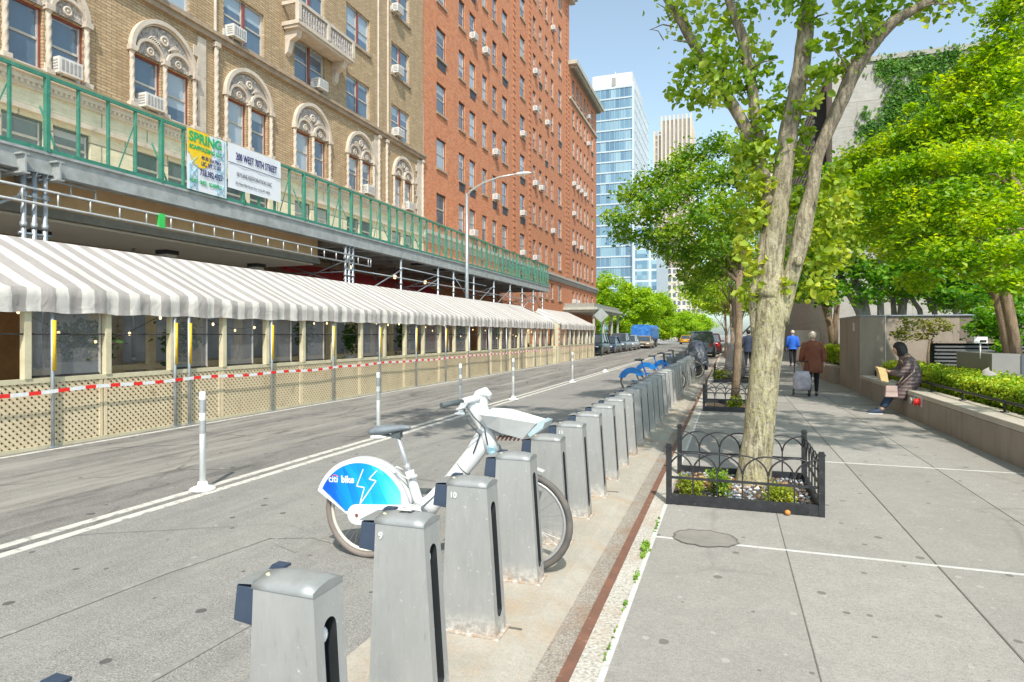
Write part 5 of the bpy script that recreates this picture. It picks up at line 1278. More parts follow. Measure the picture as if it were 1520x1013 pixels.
shrub('bright yellow green shrub in the front left corner of the near tree pit', -.36, 6.12, .12, .15, .22, 900, .028, seed=2)
shrub('green shrub in the near tree pit, second from the left at the front', -.10, 6.2, .12, .15, .26, 1000, .028, mt=leaf_mat('pit_shrub_green', (.06,.16,.012), (.18,.32,.03), (.36,.45,.06), .3), seed=3)
shrub('low yellowing shrub in front right part of the near tree pit', .42, 6.17, .12, .17, .18, 1000, .027, seed=4)
shrub('small green clump at the foot of the second kerb tree', .12, 13.6, .12, .16, .3, 500, .05, seed=5)
shrub('yellow green clump in the far tree pit by the covered motorcycle', -.25, 21.8, .12, .3, .42, 500, .07, seed=6)
leaves_mesh('leaf_litter', M_dryleaf, [(-.2,6.55,.16,.25,.25,.05,420),(.5,6.6,.15,.15,.2,.04,160),(.0,6.9,.13,.5,.3,.02,200),(.4,13.7,.14,.3,.3,.03,150)], .04, 9, None, flat=.8, label='dry brown leaves and mulch lying in the tree pits', kind='stuff', cat='leaf litter')
m = MB(); rnd = random.Random(11)
for i in range(900):
    x,y = rnd.uniform(-.49,.72), rnd.uniform(5.93,7.18); r = rnd.uniform(.008,.021)
    m.blob((x,y,.127+r*.3),(r*rnd.uniform(.8,1.5),r,r*.7),n=5,k=3,m=rnd.choice((0,0,1,2)))
g = m.build('gravel', [mat('slate_chips', (.22,.25,.29), .8), mat('pale_chips', (.62,.62,.62), .8), mat('brown_chips', (.22,.14,.09), .9)], kind='stuff', label='slate and white gravel covering the near tree pit', recalc=False)
# orange ball, weeds at the kerb joint
t = thing('orange_fruit', 'small orange fruit lying against the bottom bar of the near tree guard', 'fruit', (.475,5.845,.104)); m = MB(); m.blob((.475,5.845,.126),(.024,.024,.022),n=14,k=9); m.build('fruit', mat('orange_peel', (.75,.28,.06), .5), t)
M_grass = leaf_mat('weed_leaf', (.08,.18,.02), (.16,.32,.04), (.32,.45,.08), .3)
leaves_mesh('kerb_weeds', M_grass, [(-.57,4.6,.120,.03,.09,.028,130),(-.565,4.42,.113,.02,.05,.016,40),(-.56,4.02,.109,.012,.12,.008,26),(-.56,3.6,.107,.010,.1,.006,16),(-.56,3.1,.107,.008,.2,.006,12),(-.55,5.2,.107,.012,.25,.010,30)], .027, 12, None, flat=.4, label='tufts of green weeds growing in the kerb joint', kind='stuff', cat='weeds')
# ================================================================== foreground tree
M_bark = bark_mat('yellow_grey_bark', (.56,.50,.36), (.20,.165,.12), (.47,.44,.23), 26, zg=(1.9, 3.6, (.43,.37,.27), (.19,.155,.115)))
M_bark_d = bark_mat('dark_bark', (.20,.15,.11), (.10,.08,.06), None, 12)
M_bark_b = bark_mat('brown_bark', (.34,.25,.17), (.20,.145,.10), None, 12)
M_bark_g = bark_mat('pale_grey_bark', (.42,.40,.37), (.25,.235,.21), None, 10)
M_lf1 = leaf_mat('pear_leaf', (.08,.18,.012), (.27,.38,.03), (.60,.60,.09), .42, zg=(2.4, 4.2, (.95,1.08,1.4)))  # upper leaves greener; colour also raised against the shade of the canopy above
M_lf2 = leaf_mat('street_tree_leaf', (.04,.13,.01), (.13,.28,.02), (.44,.54,.06), .42)
M_lf3 = leaf_mat('plaza_tree_leaf', (.05,.18,.01), (.24,.43,.02), (.60,.66,.06), .5)
M_lf4 = leaf_mat('shade_tree_leaf', (.025,.11,.012), (.10,.28,.02), (.28,.46,.04), .45)
M_lf5 = leaf_mat('far_tree_leaf', (.09,.26,.01), (.28,.48,.02), (.55,.64,.05), .4)
def px_tube(mb, pts, Y, rs, n=14, sub=3, seed=0, wob=.006):
    """pts are (px,py[,dy]) read off the photograph at street distance Y, smoothed"""
    rnd = random.Random(seed); P = [at(p[0], p[1], Y+(p[2] if len(p) > 2 else 0)) for p in pts]; out = []; rr = []
    for i in range(len(P)-1):
        p0 = P[max(i-1,0)]; p1 = P[i]; p2 = P[i+1]; p3 = P[min(i+2,len(P)-1)]
        for k in range(sub):
            t = k/sub
            q = .5*((2*p1)+(-p0+p2)*t+(2*p0-5*p1+4*p2-p3)*t*t+(-p0+3*p1-3*p2+p3)*t**3)
            out.append(q+Vector((rnd.uniform(-wob,wob),rnd.uniform(-wob,wob),0))); rr.append(rs[i]+(rs[i+1]-rs[i])*t)
    out.append(P[-1]); rr.append(rs[-1]); mb.tube(out, rr, n); return out
Y0 = 6.9
mt_ = thing('street_tree', 'large foreground pear tree with yellowish bark and forked trunk inside the near iron guard', 'tree', (.24,Y0,.1))
m = MB()
px_tube(m, [(1116,745),(1119,705),(1125,650),(1134,560),(1142,490),(1146,430),(1148,400)], Y0, [.235,.168,.150,.146,.154,.145,.085], 20, 4)
px_tube(m, [(1143,440),(1146,390),(1152,330),(1161,270),(1170,200),(1182,140),(1191,85),(1198,20),(1206,-60),(1215,-170)], Y0, [.155,.108,.108,.095,.09,.085,.08,.075,.065,.045], 14, 4, 1)
px_tube(m, [(1155,480),(1168,430),(1181,388),(1193,335),(1205,285),(1213,235),(1228,195),(1245,158),(1262,118),(1285,78),(1318,40),(1350,18),(1400,-6),(1470,-20)], Y0, [.10,.085,.078,.088,.066,.060,.062,.066,.07,.068,.055,.045,.03,.015], 14, 3, 2)
px_tube(m, [(1150,330,0),(1135,262,.05),(1117,212,.1),(1090,160,.1),(1062,122,.15),(1035,75,.2),(1012,35,.2),(985,-10,.3),(960,-70,.3)], Y0, [.07,.062,.06,.06,.058,.052,.048,.042,.03], 12, 3, 3)
px_tube(m, [(1128,210,.1),(1118,150,.1),(1112,105,.1),(1100,50,.1),(1083,5,.1),(1065,-60,.1)], Y0, [.05,.055,.055,.05,.045,.035], 10, 3, 4)
px_tube(m, [(1122,500),(1118,440,-.02),(1128,400,-.03),(1138,330,-.02)], Y0, [.05,.045,.05,.03], 10, 3, 5)
for a,b,r in (((1062,122),(1085,95),.012),((1035,75),(1000,60),.01),((1000,40),(964,45),.008),((985,60),(966,44),.006),((995,30),(975,5),.008),((1185,130),(1215,120),.01),((1262,118),(1235,70),.014),((1285,78),(1270,20),.012),((1350,18),(1420,6),.012),((1112,105),(1150,90),.01),((1196,40),(1230,20),.012)):
    pa, pb = at(a[0],a[1],Y0), at(b[0],b[1],Y0-.2); m.tube([pa, pa.lerp(pb,.5)+Vector((.01,0,.04)), pb], [r,r*.8,r*.4], 6)
rnd = random.Random(3)
for q in range(26):   # canopy limbs above
    s = at(random.Random(q).choice((1206,985,1083,1400)), -40, Y0); e = Vector((rnd.uniform(-2.3,4.4), rnd.uniform(4.2,7.6), rnd.uniform(6.6,8.2)))
    limb(m, s, e, .035, .008, q, 6)
# cankers and pruning scars
for px,py in ((1140,300),(1135,262),(1183,390),(1147,520),(1128,600)):
    p = at(px,py,Y0)-Vector((0,.11,0)); m.blob(p,(.045,.03,.05),n=10,k=6,jit=.1)
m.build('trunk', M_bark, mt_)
def cpx(px, py, Y, r, n, rz=.9, ry=1.0):
    p = at(px,py,Y); t = p.y*CS-p.x*SN; k = r/FOC*t; return (p.x,p.y,p.z,k,k*ry,k*rz,n)
cl = []
for px,py,r,n,dy in ((1052,88,38,210,0),(1085,105,38,200,.1),(1062,130,36,190,-.1),(1022,112,26,110,0),(1115,75,30,130,.2),(1100,130,28,130,.1),(1012,15,45,140,.2),(1060,35,38,150,.2),(1110,15,40,150,.2),(1008,140,20,70,0),(1040,150,18,60,0),(1180,5,34,160,-.1),(1203,25,22,70,-.1),(1205,70,14,40,-.1),(1212,108,14,40,-.1),
   (1268,25,42,160,0),(1300,20,34,120,.1),(1285,55,26,90,0),(1345,5,40,120,.1),(1400,8,32,80,0),(1435,0,26,50,0),(1262,80,24,80,0),(1250,105,18,50,0),(1140,108,24,60,.1),(1155,140,20,50,.1),(1190,165,20,60,-.1),(1225,110,22,70,-.1),(1238,60,18,40,0),
   (1125,185,34,170,.1),(1150,165,18,60,.1),(1108,230,26,150,.1),(1135,232,30,170,0),(1120,275,30,160,-.05),(1112,325,28,130,.05),(1105,370,22,90,0),(1125,400,20,80,-.05),(1110,440,20,70,0),(1130,320,20,80,-.1),(1200,150,22,90,0),(1185,240,26,120,.1),(1212,300,30,150,.15),(1235,340,36,190,.3),(1225,385,34,170,.2),(1215,430,26,110,.1),(1255,370,28,120,.4),(1198,345,22,90,.1),(1180,300,20,80,.2),(1240,270,26,110,.3),(1165,425,14,30,-.1),(1250,310,30,110,.4),(1190,200,22,60,.1)):
    cl.append(cpx(px,py,Y0+dy,r,n*(.85 if py < 175 else .92)))
cl += crown_clumps((1.6,5.9,7.6), (4.4,2.5,1.0), 330, .27, 95, 21, .45, -.9, 0) + crown_clumps((-1.9,5.8,7.4), (2.4,2.2,.7), 140, .27, 90, 23, .45, -.9, 0)
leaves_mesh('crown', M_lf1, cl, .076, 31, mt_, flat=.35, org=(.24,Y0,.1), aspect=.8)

# ================================================================== other trees
def tree(label, base, trunks, clumps, lm, bm, ls, seed, group=None, name='street_tree', flat=.5, limbs=10, limb_r=.03, nl=None):
    t = thing(name, label, 'tree', base, group=group); m = MB(); tips = []
    for pts, rr in trunks: m.tube(pts, rr, 10); tips.append(Vector(pts[-1])); tips.append(Vector(pts[len(pts)//2]))
    rnd = random.Random(seed)
    for i in range(limbs):
        c = rnd.choice(clumps[:nl] if nl else clumps); a = min(tips, key=lambda q: (q-Vector(c[:3])).length) if i % 2 else rnd.choice(tips)
        if (Vector(c[:3])-a).length < 7: limb(m, a, Vector(c[:3]), limb_r, limb_r*.25, seed+i, 6, 4, .07)
    m.build('trunk', bm, t); leaves_mesh('crown', lm, clumps, ls, seed, t, flat=flat, org=base); return t
# second kerb tree, crown reaching over the road
cl = []
for px,py,r,n,dy in ((915,325,24,300,-.3),(925,350,22,260,0),(938,290,26,360,0),(965,272,28,420,.2),(1000,255,30,450,.4),(1035,232,30,450,.6),(1068,215,26,360,.5),(1100,222,26,330,.2),(955,318,30,420,-.5),(985,300,32,460,-.8),(1020,280,34,520,-.5),(1055,262,34,480,-.2),(1090,260,30,420,0),(965,355,28,380,-.2),(1000,345,34,500,-.9),(1040,322,36,560,-1.0),(1080,305,32,460,-.6),(1015,380,30,420,-.2),(1055,365,34,460,-.7),(1090,345,28,360,-.3),(1030,408,26,320,.3),(1062,400,26,330,.2),(1085,385,22,260,.2),(1120,250,26,280,.8),(1135,300,24,260,1),(1010,235,18,180,1),(985,372,20,200,.5),(1030,430,18,130,1.0),(1110,330,30,300,.4)):
    cl.append(cpx(px,py,14.0+dy,r,n,.62,1.5))
b2_ = (.12,14.0,.1); P = lambda px,py,Y=14.0: at(px,py,Y)
tree('second kerb tree with a broad dark green layered crown reaching over the road', b2_, [([Vector((.10,14,.1)),P(1095,540),P(1097,480),P(1096,430),P(1098,402)],[.09,.08,.072,.068,.065]),([P(1097,415),P(1075,375),P(1050,350),P(1030,335)],[.05,.045,.035,.02]),([P(1098,410),P(1105,370),P(1100,300),P(1085,240)],[.055,.05,.035,.015]),([P(1096,420),P(1060,385),P(1010,340),P(960,320)],[.045,.04,.03,.015])], [(*q[:6], q[6]*1.6) for q in cl], M_lf2, M_bark_b, .082, 41, limbs=22, limb_r=.02)
# farther kerb trees on the right
G3 = 'trees farther along the right kerb'
for i,(x,y,h_,r,lb) in enumerate(((.2,22.4,7,2.2,'third kerb tree, just behind the covered motorcycle'),(.1,32,7.5,2.4,'fourth kerb tree, thin trunk behind the green lamp post'),(-.2,43,8,3.0,'fifth kerb tree beyond the parked blue grey car'),(-.3,58,8.5,3.4,'sixth kerb tree, small in the distance'),(-.3,76,9,4,'farthest kerb tree on the right, near the vanishing point'))):
    cz = h_*.66 if i else 5.0
    cl = crown_clumps((x+(.0 if i else .9),y,cz), (r,r,h_*.30), 34, r*.30, 150+20*i, 60+i, .55, -.7, .3)
    tree(lb, (x,y,.1), [([(x,y,.1),(x+.05,y,1.5),(x-.05,y,h_*.42)],[.09,.075,.06])], cl, M_lf2 if i < 2 else M_lf5, M_bark_b, .12+.03*i, 70+i, G3)
# left distance: trees across the avenue
G4 = 'trees beyond the parked cars on the left'
for i,(px,y,h_,r,lb) in enumerate(((905,92,10.6,4.2,'leftmost bright green tree beyond the parked cars'),(940,96,9.5,4.0,'second bright green tree, above the blue tarp covered truck'),(972,104,9.0,3.6,'third bright green tree from the left beyond the cars'),(1008,150,7.0,4.2,'small pale green tree far down the street at the vanishing point'),(1035,170,7,4.5,'dull green tree farthest down the middle of the street'))):
    p = at(px,497,y); cl = crown_clumps((p.x,y,h_*.52), (r,r,h_*.47), 70, r*.27, 230, 90+i, .7, -.95, .3)
    tree(lb, (p.x,y,.1), [([(p.x,y,.1),(p.x,y,3),(p.x+.2,y,5)],[.25,.2,.12])], cl, M_lf5, M_bark_b, .34, 95+i, G4)

# plaza trees on the right
G5 = 'plaza trees behind the granite walls'
P = at
def cl_list(L, Y, rz, ry, den=1.0): return [cpx(px,py,Y+dy,r,n*den,rz,ry) for px,py,r,n,dy in L]
L = [(1500,300,50,520,-.5),(1460,330,48,560,-.6),(1420,290,48,600,-.2),(1375,330,44,520,0),(1400,375,44,480,-.5),(1450,390,44,420,-.8),(1345,300,42,500,.6),(1510,370,42,420,-1.2),(1500,420,34,320,-1.4),(1330,370,34,320,.8),(1360,420,30,220,.5),(1500,240,46,480,-.2),(1440,235,46,520,0),(1395,240,42,500,.4),(1350,250,38,440,.6),(1310,260,36,420,.8),(1280,280,36,380,1),(1300,320,36,380,1)]
tree('bright green plaza tree with leaning twin trunks at the right edge', (5.1,14.2,1.3), [([P(1500,535,14.2),P(1490,480,14.2),P(1478,430,14.2),P(1462,385,14.2),P(1440,345,14.2)],[.10,.095,.09,.08,.04]),([P(1510,535,14.1),P(1502,480,14.1),P(1492,430,14.1),P(1497,380,14.1),P(1505,330,14.1)],[.10,.09,.085,.065,.04]),([P(1478,440,14.2),P(1440,400,14.4),P(1405,370,14.4),P(1370,350,14.5)],[.06,.05,.04,.02])], cl_list(L,13.6,.58,1.3,2.4), M_lf3, M_bark_b, .086, 111, G5, 'plaza_tree', .6, 22, .028)
L = [(1270,300,34,360,1.6),(1300,340,34,360,1.4),(1330,330,34,360,1.2),(1270,350,30,300,1.8),(1290,255,30,300,1.4),(1260,275,26,260,1.6),(1350,160,10,40,0),(1500,60,44,520,0),(1460,95,42,520,0),(1500,120,46,560,-.4),(1420,130,36,420,.3),(1450,160,44,560,0),(1400,180,42,540,.3),(1500,180,48,560,-.5),(1360,205,38,480,.5),(1320,215,32,400,.8),(1280,232,30,380,1.0),(1420,210,40,480,.2),(1490,20,30,300,0),(1515,0,30,300,0),(1375,120,12,60,.6),(1260,250,24,260,1.2)]
tree('tall plaza tree whose yellow green crown slopes down from the upper right corner', (8.9,15.5,.9), [([P(1585,540,15.5),P(1565,430,15.5),P(1540,340,15.5),P(1500,260,15.5),P(1460,180,15.5)],[.14,.12,.10,.08,.05]),([P(1510,280,15.5),P(1420,230,15.7),P(1340,225,15.8)],[.05,.04,.02])], cl_list(L,14.8,.58,1.3,2.3)+crown_clumps((4.0,13.8,11.1), (4.6,3.0,1.0), 90, .5, 190, 77, .5, -.75, 0), M_lf3, M_bark_b, .092, 121, G5, 'plaza_tree', .6, 16, .03, nl=15)
L = [(1250,300,40,420,0),(1290,350,42,460,0),(1240,350,36,380,.2),(1215,390,34,330,0),(1270,400,36,340,.3),(1320,410,34,300,0),(1210,330,30,320,0),(1250,250,28,280,.4),(1350,390,30,260,0),(1195,430,26,200,-.2),(1235,430,26,160,0),(1370,430,26,200,.3),(1400,440,26,200,.3),(1190,380,26,220,0),(1290,440,26,120,0),(1450,440,30,200,0)]
tree('shaded plaza tree with several pale stems rising behind the big granite wall', (5.4,23.5,.1), [([P(1290,500,23.5),P(1275,460,23.5),P(1255,425,23.5),P(1238,395,23.5)],[.16,.14,.12,.08]),([P(1291,500,23.7),P(1283,450,23.7),P(1268,415,23.7),P(1258,380,23.7)],[.15,.13,.12,.08]),([P(1308,500,23.5),P(1307,450,23.5),P(1304,410,23.5),P(1310,370,23.5)],[.12,.10,.09,.06])], cl_list(L,22.8,.55,1.2,1.5), M_lf4, M_bark_g, .17, 131, G5, 'plaza_tree', .6, 16, .05)
L = [(1380,350,40,300,0),(1430,370,40,300,0),(1480,390,40,300,0),(1340,370,34,260,0),(1360,400,34,260,0),(1400,410,36,260,0),(1440,420,34,260,0),(1340,430,26,160,0),(1420,450,24,130,.3),(1480,440,34,220,0)]
tree('shaded plaza tree with crooked dark branches to the right behind the granite wall', (8.2,24.5,.1), [([P(1336,500,24),P(1340,450,24),P(1352,420,24),P(1365,395,24)],[.17,.13,.11,.07]),([P(1330,500,24.2),P(1325,440,24.2),P(1330,400,24.2)],[.1,.08,.05]),([P(1372,500,24),P(1365,460,24),P(1350,438,24),P(1335,425,24)],[.09,.08,.06,.04]),([P(1395,500,24),P(1385,455,24),P(1372,435,24),P(1380,410,24)],[.09,.08,.06,.04])], cl_list(L,23.6,.55,1.2,1.6), M_lf4, M_bark_g, .17, 141, G5, 'plaza_tree', .6, 14, .05)
L = [(1205,430,26,220,0),(1185,440,22,180,0),(1225,445,24,200,0),(1240,420,26,200,.5),(1200,405,24,180,.5),(1180,410,20,150,0),(1225,400,22,160,0)]
tree('small plaza tree with a cluster of brown stems left of the big granite wall', (5.6,27,.4), [([P(1237,520,27),P(1233,485,27),P(1222,450,27),P(1212,430,27)],[.14,.12,.09,.05]),([P(1239,520,27),P(1240,480,27),P(1243,450,27),P(1240,420,27)],[.13,.11,.09,.05])], cl_list(L,26.6,.5,1.2,1.0), M_lf4, M_bark_b, .18, 151, G5, 'plaza_tree', .6, 10, .04)
L = [(1300,430,26,200,0),(1340,440,24,160,.2),(1400,450,24,180,.2),(1440,455,24,200,0),(1490,440,30,240,0),(1300,350,40,420,0),(1340,320,44,460,.3),(1380,300,44,460,.5),(1430,330,46,460,.3),(1480,330,46,460,0),(1400,380,44,440,-.2),(1450,390,42,400,0),(1500,400,42,400,0),(1345,385,38,320,0),(1300,400,30,240,0),(1500,450,30,240,0),(1450,440,28,200,.2),(1400,425,26,160,0),(1290,300,36,380,.4),(1260,330,30,300,.2),(1340,260,34,300,1),(1500,260,40,300,.5)]
tree('deep green leafy tree filling the space behind the plaza trees', (9.5,27,.1), [([P(1425,500,27),P(1420,460,27),P(1412,430,27),P(1400,390,27)],[.14,.12,.10,.06]),([P(1445,500,27),P(1450,450,27),P(1465,410,27)],[.10,.08,.05])], cl_list(L,27,.62,1.2,1.9), M_lf4, M_bark_g, .17, 181, G5, 'plaza_tree', .55, 14, .05)
# slim weeping tree in front of the granite wall
L = [(1345,490,14,120,0),(1350,478,14,120,0),(1372,482,16,140,.1),(1395,480,16,130,0),(1340,502,12,100,0),(1365,500,12,90,0),(1385,494,12,80,0),(1408,488,10,60,0),(1330,496,9,60,0)]
tree('slim young tree with drooping reddish green leaves in front of the granite wall', (4.7,16.6,.6), [([P(1378,560,16.6),P(1377,530,16.6),P(1380,505,16.6),P(1368,488,16.6)],[.03,.026,.02,.01]),([P(1379,515,16.6),P(1388,492,16.6),P(1402,484,16.6)],[.018,.012,.006])], cl_list(L,16.6,.6,1.0,1.0), leaf_mat('reddish_leaf', (.07,.12,.015), (.20,.24,.03), (.36,.32,.06), .3), M_bark_b, .07, 161, None, 'young_tree', .6, 6, .008)
L = [(1480,480,26,260,0),(1500,500,26,260,0),(1455,490,22,220,0),(1465,470,20,160,0),(1510,475,22,200,0),(1490,545-30,16,120,-.5)]
tree('dark green leafy bush growing behind the grey planter panels on the right', (5.6,15.4,1.0), [([P(1480,540,15.4),P(1480,500,15.4)],[.04,.02])], cl_list(L,15.2,.7,1.0,1.1), M_lf4, M_bark_d, .11, 171, None, 'bush', .6, 6, .012)

# ================================================================== granite walls, hedge, planters
def granite_mat(name, c, d, st=.4):
    m, nt, b, out = newmat(name); h = NT(nt); co = h.coord()
    n1 = h.noise(co, 1.2, 6, .65); n2 = h.noise(co, 140, 2); n3 = h.noise(h.scale(co, (2.5,2.5,.25)), 2.2, 5, .7)
    cl = h.mix(h.ramp(n1,.35,.7), c, d); cl = h.mix(h.math('MULTIPLY', h.ramp(n2,.5,.7), .4), cl, tuple(min(1,x*1.6) for x in c)); cl = h.mix(h.math('MULTIPLY', h.ramp(n2,.3,.42,(1,1,1,1),(0,0,0,1)), .45), cl, tuple(x*.4 for x in d))
    cl = h.mix(h.math('MULTIPLY', h.ramp(n3,.48,.72), st), cl, tuple(x*.45 for x in d))
    nt.links.new(cl, b.inputs['Base Color']); b.inputs['Roughness'].default_value = .75; h.bump(n2, .3, .004, b); return m
M_gr = granite_mat('warm_granite', (.33,.27,.22), (.25,.205,.17)); M_grb = granite_mat('shade_brown_granite', (.20,.155,.13), (.14,.11,.095), .5); M_grtop = granite_mat('pale_granite_cap', (.50,.45,.38), (.40,.36,.31), .1)  # the brown granite is darkened, tree shade put into its colour
gw = thing('low_granite_wall', 'long low granite seat wall with a thin top rail beside the pavement', 'wall', (3.4,9,.1)); m = MB()
yv = [-6,-.6,4.2,8.6,10.75,13.6,18.25]
for a, b in zip(yv[:-1], yv[1:]): m.box(3.20,3.62,a+.004,b-.004,.0,.515)
m.build('wall', M_gr, gw, recalc=False, bevel=.008)
m = MB()
for a, b in zip(yv[:-1], yv[1:]): m.box(3.195,3.625,a+.006,b-.006,.518,.60)
m.build('cap', M_grtop, gw, recalc=False, bevel=.01)
m = MB(); m.box(3.215,3.22,10.73,10.77,.1,.5); m.box(3.35,3.5,18.25,18.6,.1,.5); m.build('metal_strip', M_alu, gw, recalc=False)
m = MB(); m.tube([(3.52,-5,.745),(3.52,18.0,.745)], .022, 8); m.tube([(3.52,18.0,.745),(3.52,18.05,.72),(3.52,18.05,.6)], .022, 8); m.build('rail', M_blackm, gw)
y = -4.4
while y < 18.2: m = MB(); m.tube([(3.52,y,.6),(3.52,y,.74)], .014, 6); m.box(3.48,3.56,y-.04,y+.04,.6,.612); m.build('rail_post', M_blackm, gw); y += 1.62
sc_ = thing('fire_department_connection', 'red and green twin standpipe connection on the face of the low granite wall', 'standpipe', (3.2,12.9,.45))
for y,mt in ((12.80,M_redtape),(13.02,mat('green_bronze', (.10,.22,.18), .5, .4))):
    m = MB(); m.lathe([(.075,0),(.08,-.02),(.05,-.03),(.05,-.05),(.06,-.055),(.06,-.085),(.03,-.09)], (3.19,y,.46), 14, 0, 'x'); m.build('inlet', mt, sc_)
    m = MB(); m.lathe([(.062,-.09),(.062,-.10),(.02,-.105)], (3.19,y,.46), 14, 0, 'x'); m.build('cap', M_redtape if y < 12.9 else M_alu, sc_)
m = MB(); m.box(3.175,3.197,12.68,13.14,.38,.56); m.build('plate', M_alu, sc_)
bw = thing('tall_granite_wall', 'tall brown granite wall block standing where the low wall ends', 'wall', (3.3,18.6,.1))
m = MB(); m.box(3.26,3.85,18.6,21.8,.1,2.13,0); m.box(3.856,5.5,18.63,21.8,.1,2.13,0); m.box(5.506,7.2,18.63,21.8,.1,2.13,1); m.box(7.206,14,18.63,21.8,.1,2.13,1); m.build('wall', [M_gr, M_grb], bw, recalc=False)
m = MB(); m.box(3.24,14,18.58,21.82,2.132,2.16); m.build('coping', mat('lead_coping', (.35,.40,.48), .5, .3, vs=4), bw, recalc=False)
m = MB(); m.box(3.84,3.86,18.59,18.605,.1,2.13); m.box(3.252,3.262,19.3,19.55,1.75,1.98); m.build('metal_plate', M_alu, bw, recalc=False)
# wall return left and planter behind
w2 = thing('low_granite_wall', 'short low granite wall and pale block beyond the tall granite wall', 'wall', (3.2,25,.1)); m = MB(); m.box(3.1,3.5,21.82,27.5,.1,.62,0); m.box(3.0,4.6,28.5,29.4,.1,.95,1); m.build('wall', [M_gr, M_grtop], w2, recalc=False)
w3 = thing('planter_wall', 'beige planter wall across the pavement end behind the walking people', 'wall', (4,40,.1)); m = MB(); m.box(3.6,12,39.5,40,.1,1.9); m.box(3.6,3.9,31,39.4,.1,.95); m.build('wall', M_grtop, w3, recalc=False)
M_hedge = leaf_mat('hedge_leaf', (.10,.24,.01), (.28,.43,.02), (.58,.62,.06), .3)
def hedge(label, x0,x1,y0,y1,z0,z1,n,ls,seed,mt=None):
    t = thing('hedge', label, 'hedge', ((x0+x1)/2,(y0+y1)/2,z0)); m = MB(); m.box(x0+.12,x1-.12,y0,y1,z0,z1-.12); m.build('shade_core', mat('hedge_shadow', (.03,.07,.015), .9, vs=12, col2=(.015,.035,.008)), t, recalc=False)  # solid dark core, coloured to stand for the shade within the hedge
    rnd = random.Random(seed); cl = []; k = int((y1-y0)/.3)
    for i in range(k):
        y = y0+(y1-y0)*(i+.5)/k
        for x in np.linspace(x0+.08, x1-.08, 5): cl.append((x,y,z1-.07+rnd.uniform(-.03,.03),.14,.2,.07,n/(k*7)))
        for z in (z0+(z1-z0)*.35, z0+(z1-z0)*.7): cl.append((x0+.07,y,z,.08,.2,.12,n/(k*7)))
    leaves_mesh('foliage', mt or M_hedge, cl, ls, seed, t, org=tuple(LOC[t.name]), flat=.45); return t
hedge('long clipped yellow green hedge behind the low granite wall rail', 3.72,4.55,2.0,18.3,.45,.98,26000,.055,201)
hedge('green hedge behind the short far granite wall, left of the tall wall', 3.55,5.0,22.2,28.3,.5,1.25,5000,.10,202)
m = MB(); m.box(3.62,26,-6,18.6,.1,.46); struct('plaza_bed', m, M_dirt)
lv = thing('louvre_grille', 'dark horizontal louvre grille behind the hedge', 'grille', (4.9,17.2,.5)); m = MB()
for i in range(11): m.box(4.55,9.0,17.1,17.16,.50+i*.085,.545+i*.085)
m.build('slats', mat('louvre_grey', (.20,.21,.22), .5, .3), lv, recalc=False)
m = MB(); m.box(4.5,9.1,17.2,17.3,.46,1.45); m.build('backing', M_dark, lv, recalc=False)
m = MB(); m.box(4.5,9.1,17.05,17.3,1.45,1.50); m.build('top_edge', M_gr, lv, recalc=False)
pp = thing('planter_box', 'large smooth grey metal planter box behind the hedge at the right', 'planter', (5,13.5,.4)); m = MB()
m.box(4.52,4.95,13.62,15.5,.4,1.30,0); m.box(4.953,5.35,13.60,15.5,.4,1.28,1); m.box(5.353,9,13.58,15.5,.4,1.26,0); m.build('panel', [mat('panel_light_grey', (.27,.26,.255), .5, vs=2, col2=(.22,.215,.21)), mat('panel_dark_grey', (.10,.12,.14), .5, vs=2)], pp, recalc=False)
m = MB(); m.box(4.55,9,13.66,15.45,1.24,1.262); m.build('soil', M_dirt, pp, recalc=False)
sg = thing('garden_light', 'small white box shaped garden light on a thin post above the planter', 'light', (4.9,14,1.26)); p = at(1455,505,14)
m = MB(); m.tube([(p.x,14,1.2),(p.x,14,p.z)], .012, 6); m.build('post', M_white, sg); m = MB(); m.box(p.x-.11,p.x+.10,13.95,14.05,p.z-.06,p.z+.06,0); m.box(p.x-.02,p.x+.08,13.94,13.949,p.z-.04,p.z,1); m.build('head', [M_white, M_dark], sg)
rk = thing('garden_rock', 'pale grey angular rock standing behind the hedge', 'rock', (5,12.6,.4)); p = at(1468,565,12.6); m = MB(); m.blob((p.x,12.6,.80),(.17,.15,.26),n=7,k=5,jit=.22,seed=4); m.build('rock', mat('grey_rock', (.34,.32,.30), .9, vs=6, bump=.6), rk)
# green lamp post on the right kerb
gl = thing('lamp_post', 'dark green lamp post on the right pavement beyond the covered motorcycle', 'lamp post', (.15,33,.1)); m = MB(); m.tube([(.15,33,.1),(.15,33,1),(.15,33,6)], [.10,.07,.05], 10); m.lathe([(.18,0),(.18,.3),(.12,.7)], (.15,33,.1), 12); m.build('pole', mat('dark_green_iron', (.02,.10,.08), .5), gl); m = MB(); m.tube([(.15,33,5.8),(.0,33,6.4),(-.8,33,6.7)], .035, 6); m.blob((-1.1,33,6.7),(.3,.12,.07)); m.build('arm', M_alu, gl)
t = thing('traffic_sign', 'grey back of a diamond traffic sign on a green post at the far shelter corner', 'sign', (-9.05,46.6,0)); m = MB(); m.tube([(-9.05,46.6,0),(-9.05,46.6,3.9)], .04, 8); m.build('post', mat('sign_post_green', (.04,.20,.15), .5), t)
m = MB(); m.prism([(-9.05-.55,3.1),(-9.05,2.55),(-9.05+.55,3.1),(-9.05,3.65)], 'y', 46.52, 46.54); m.build('sign_plate', mat('sign_back_aluminium', (.42,.46,.46), .5, .3), t)

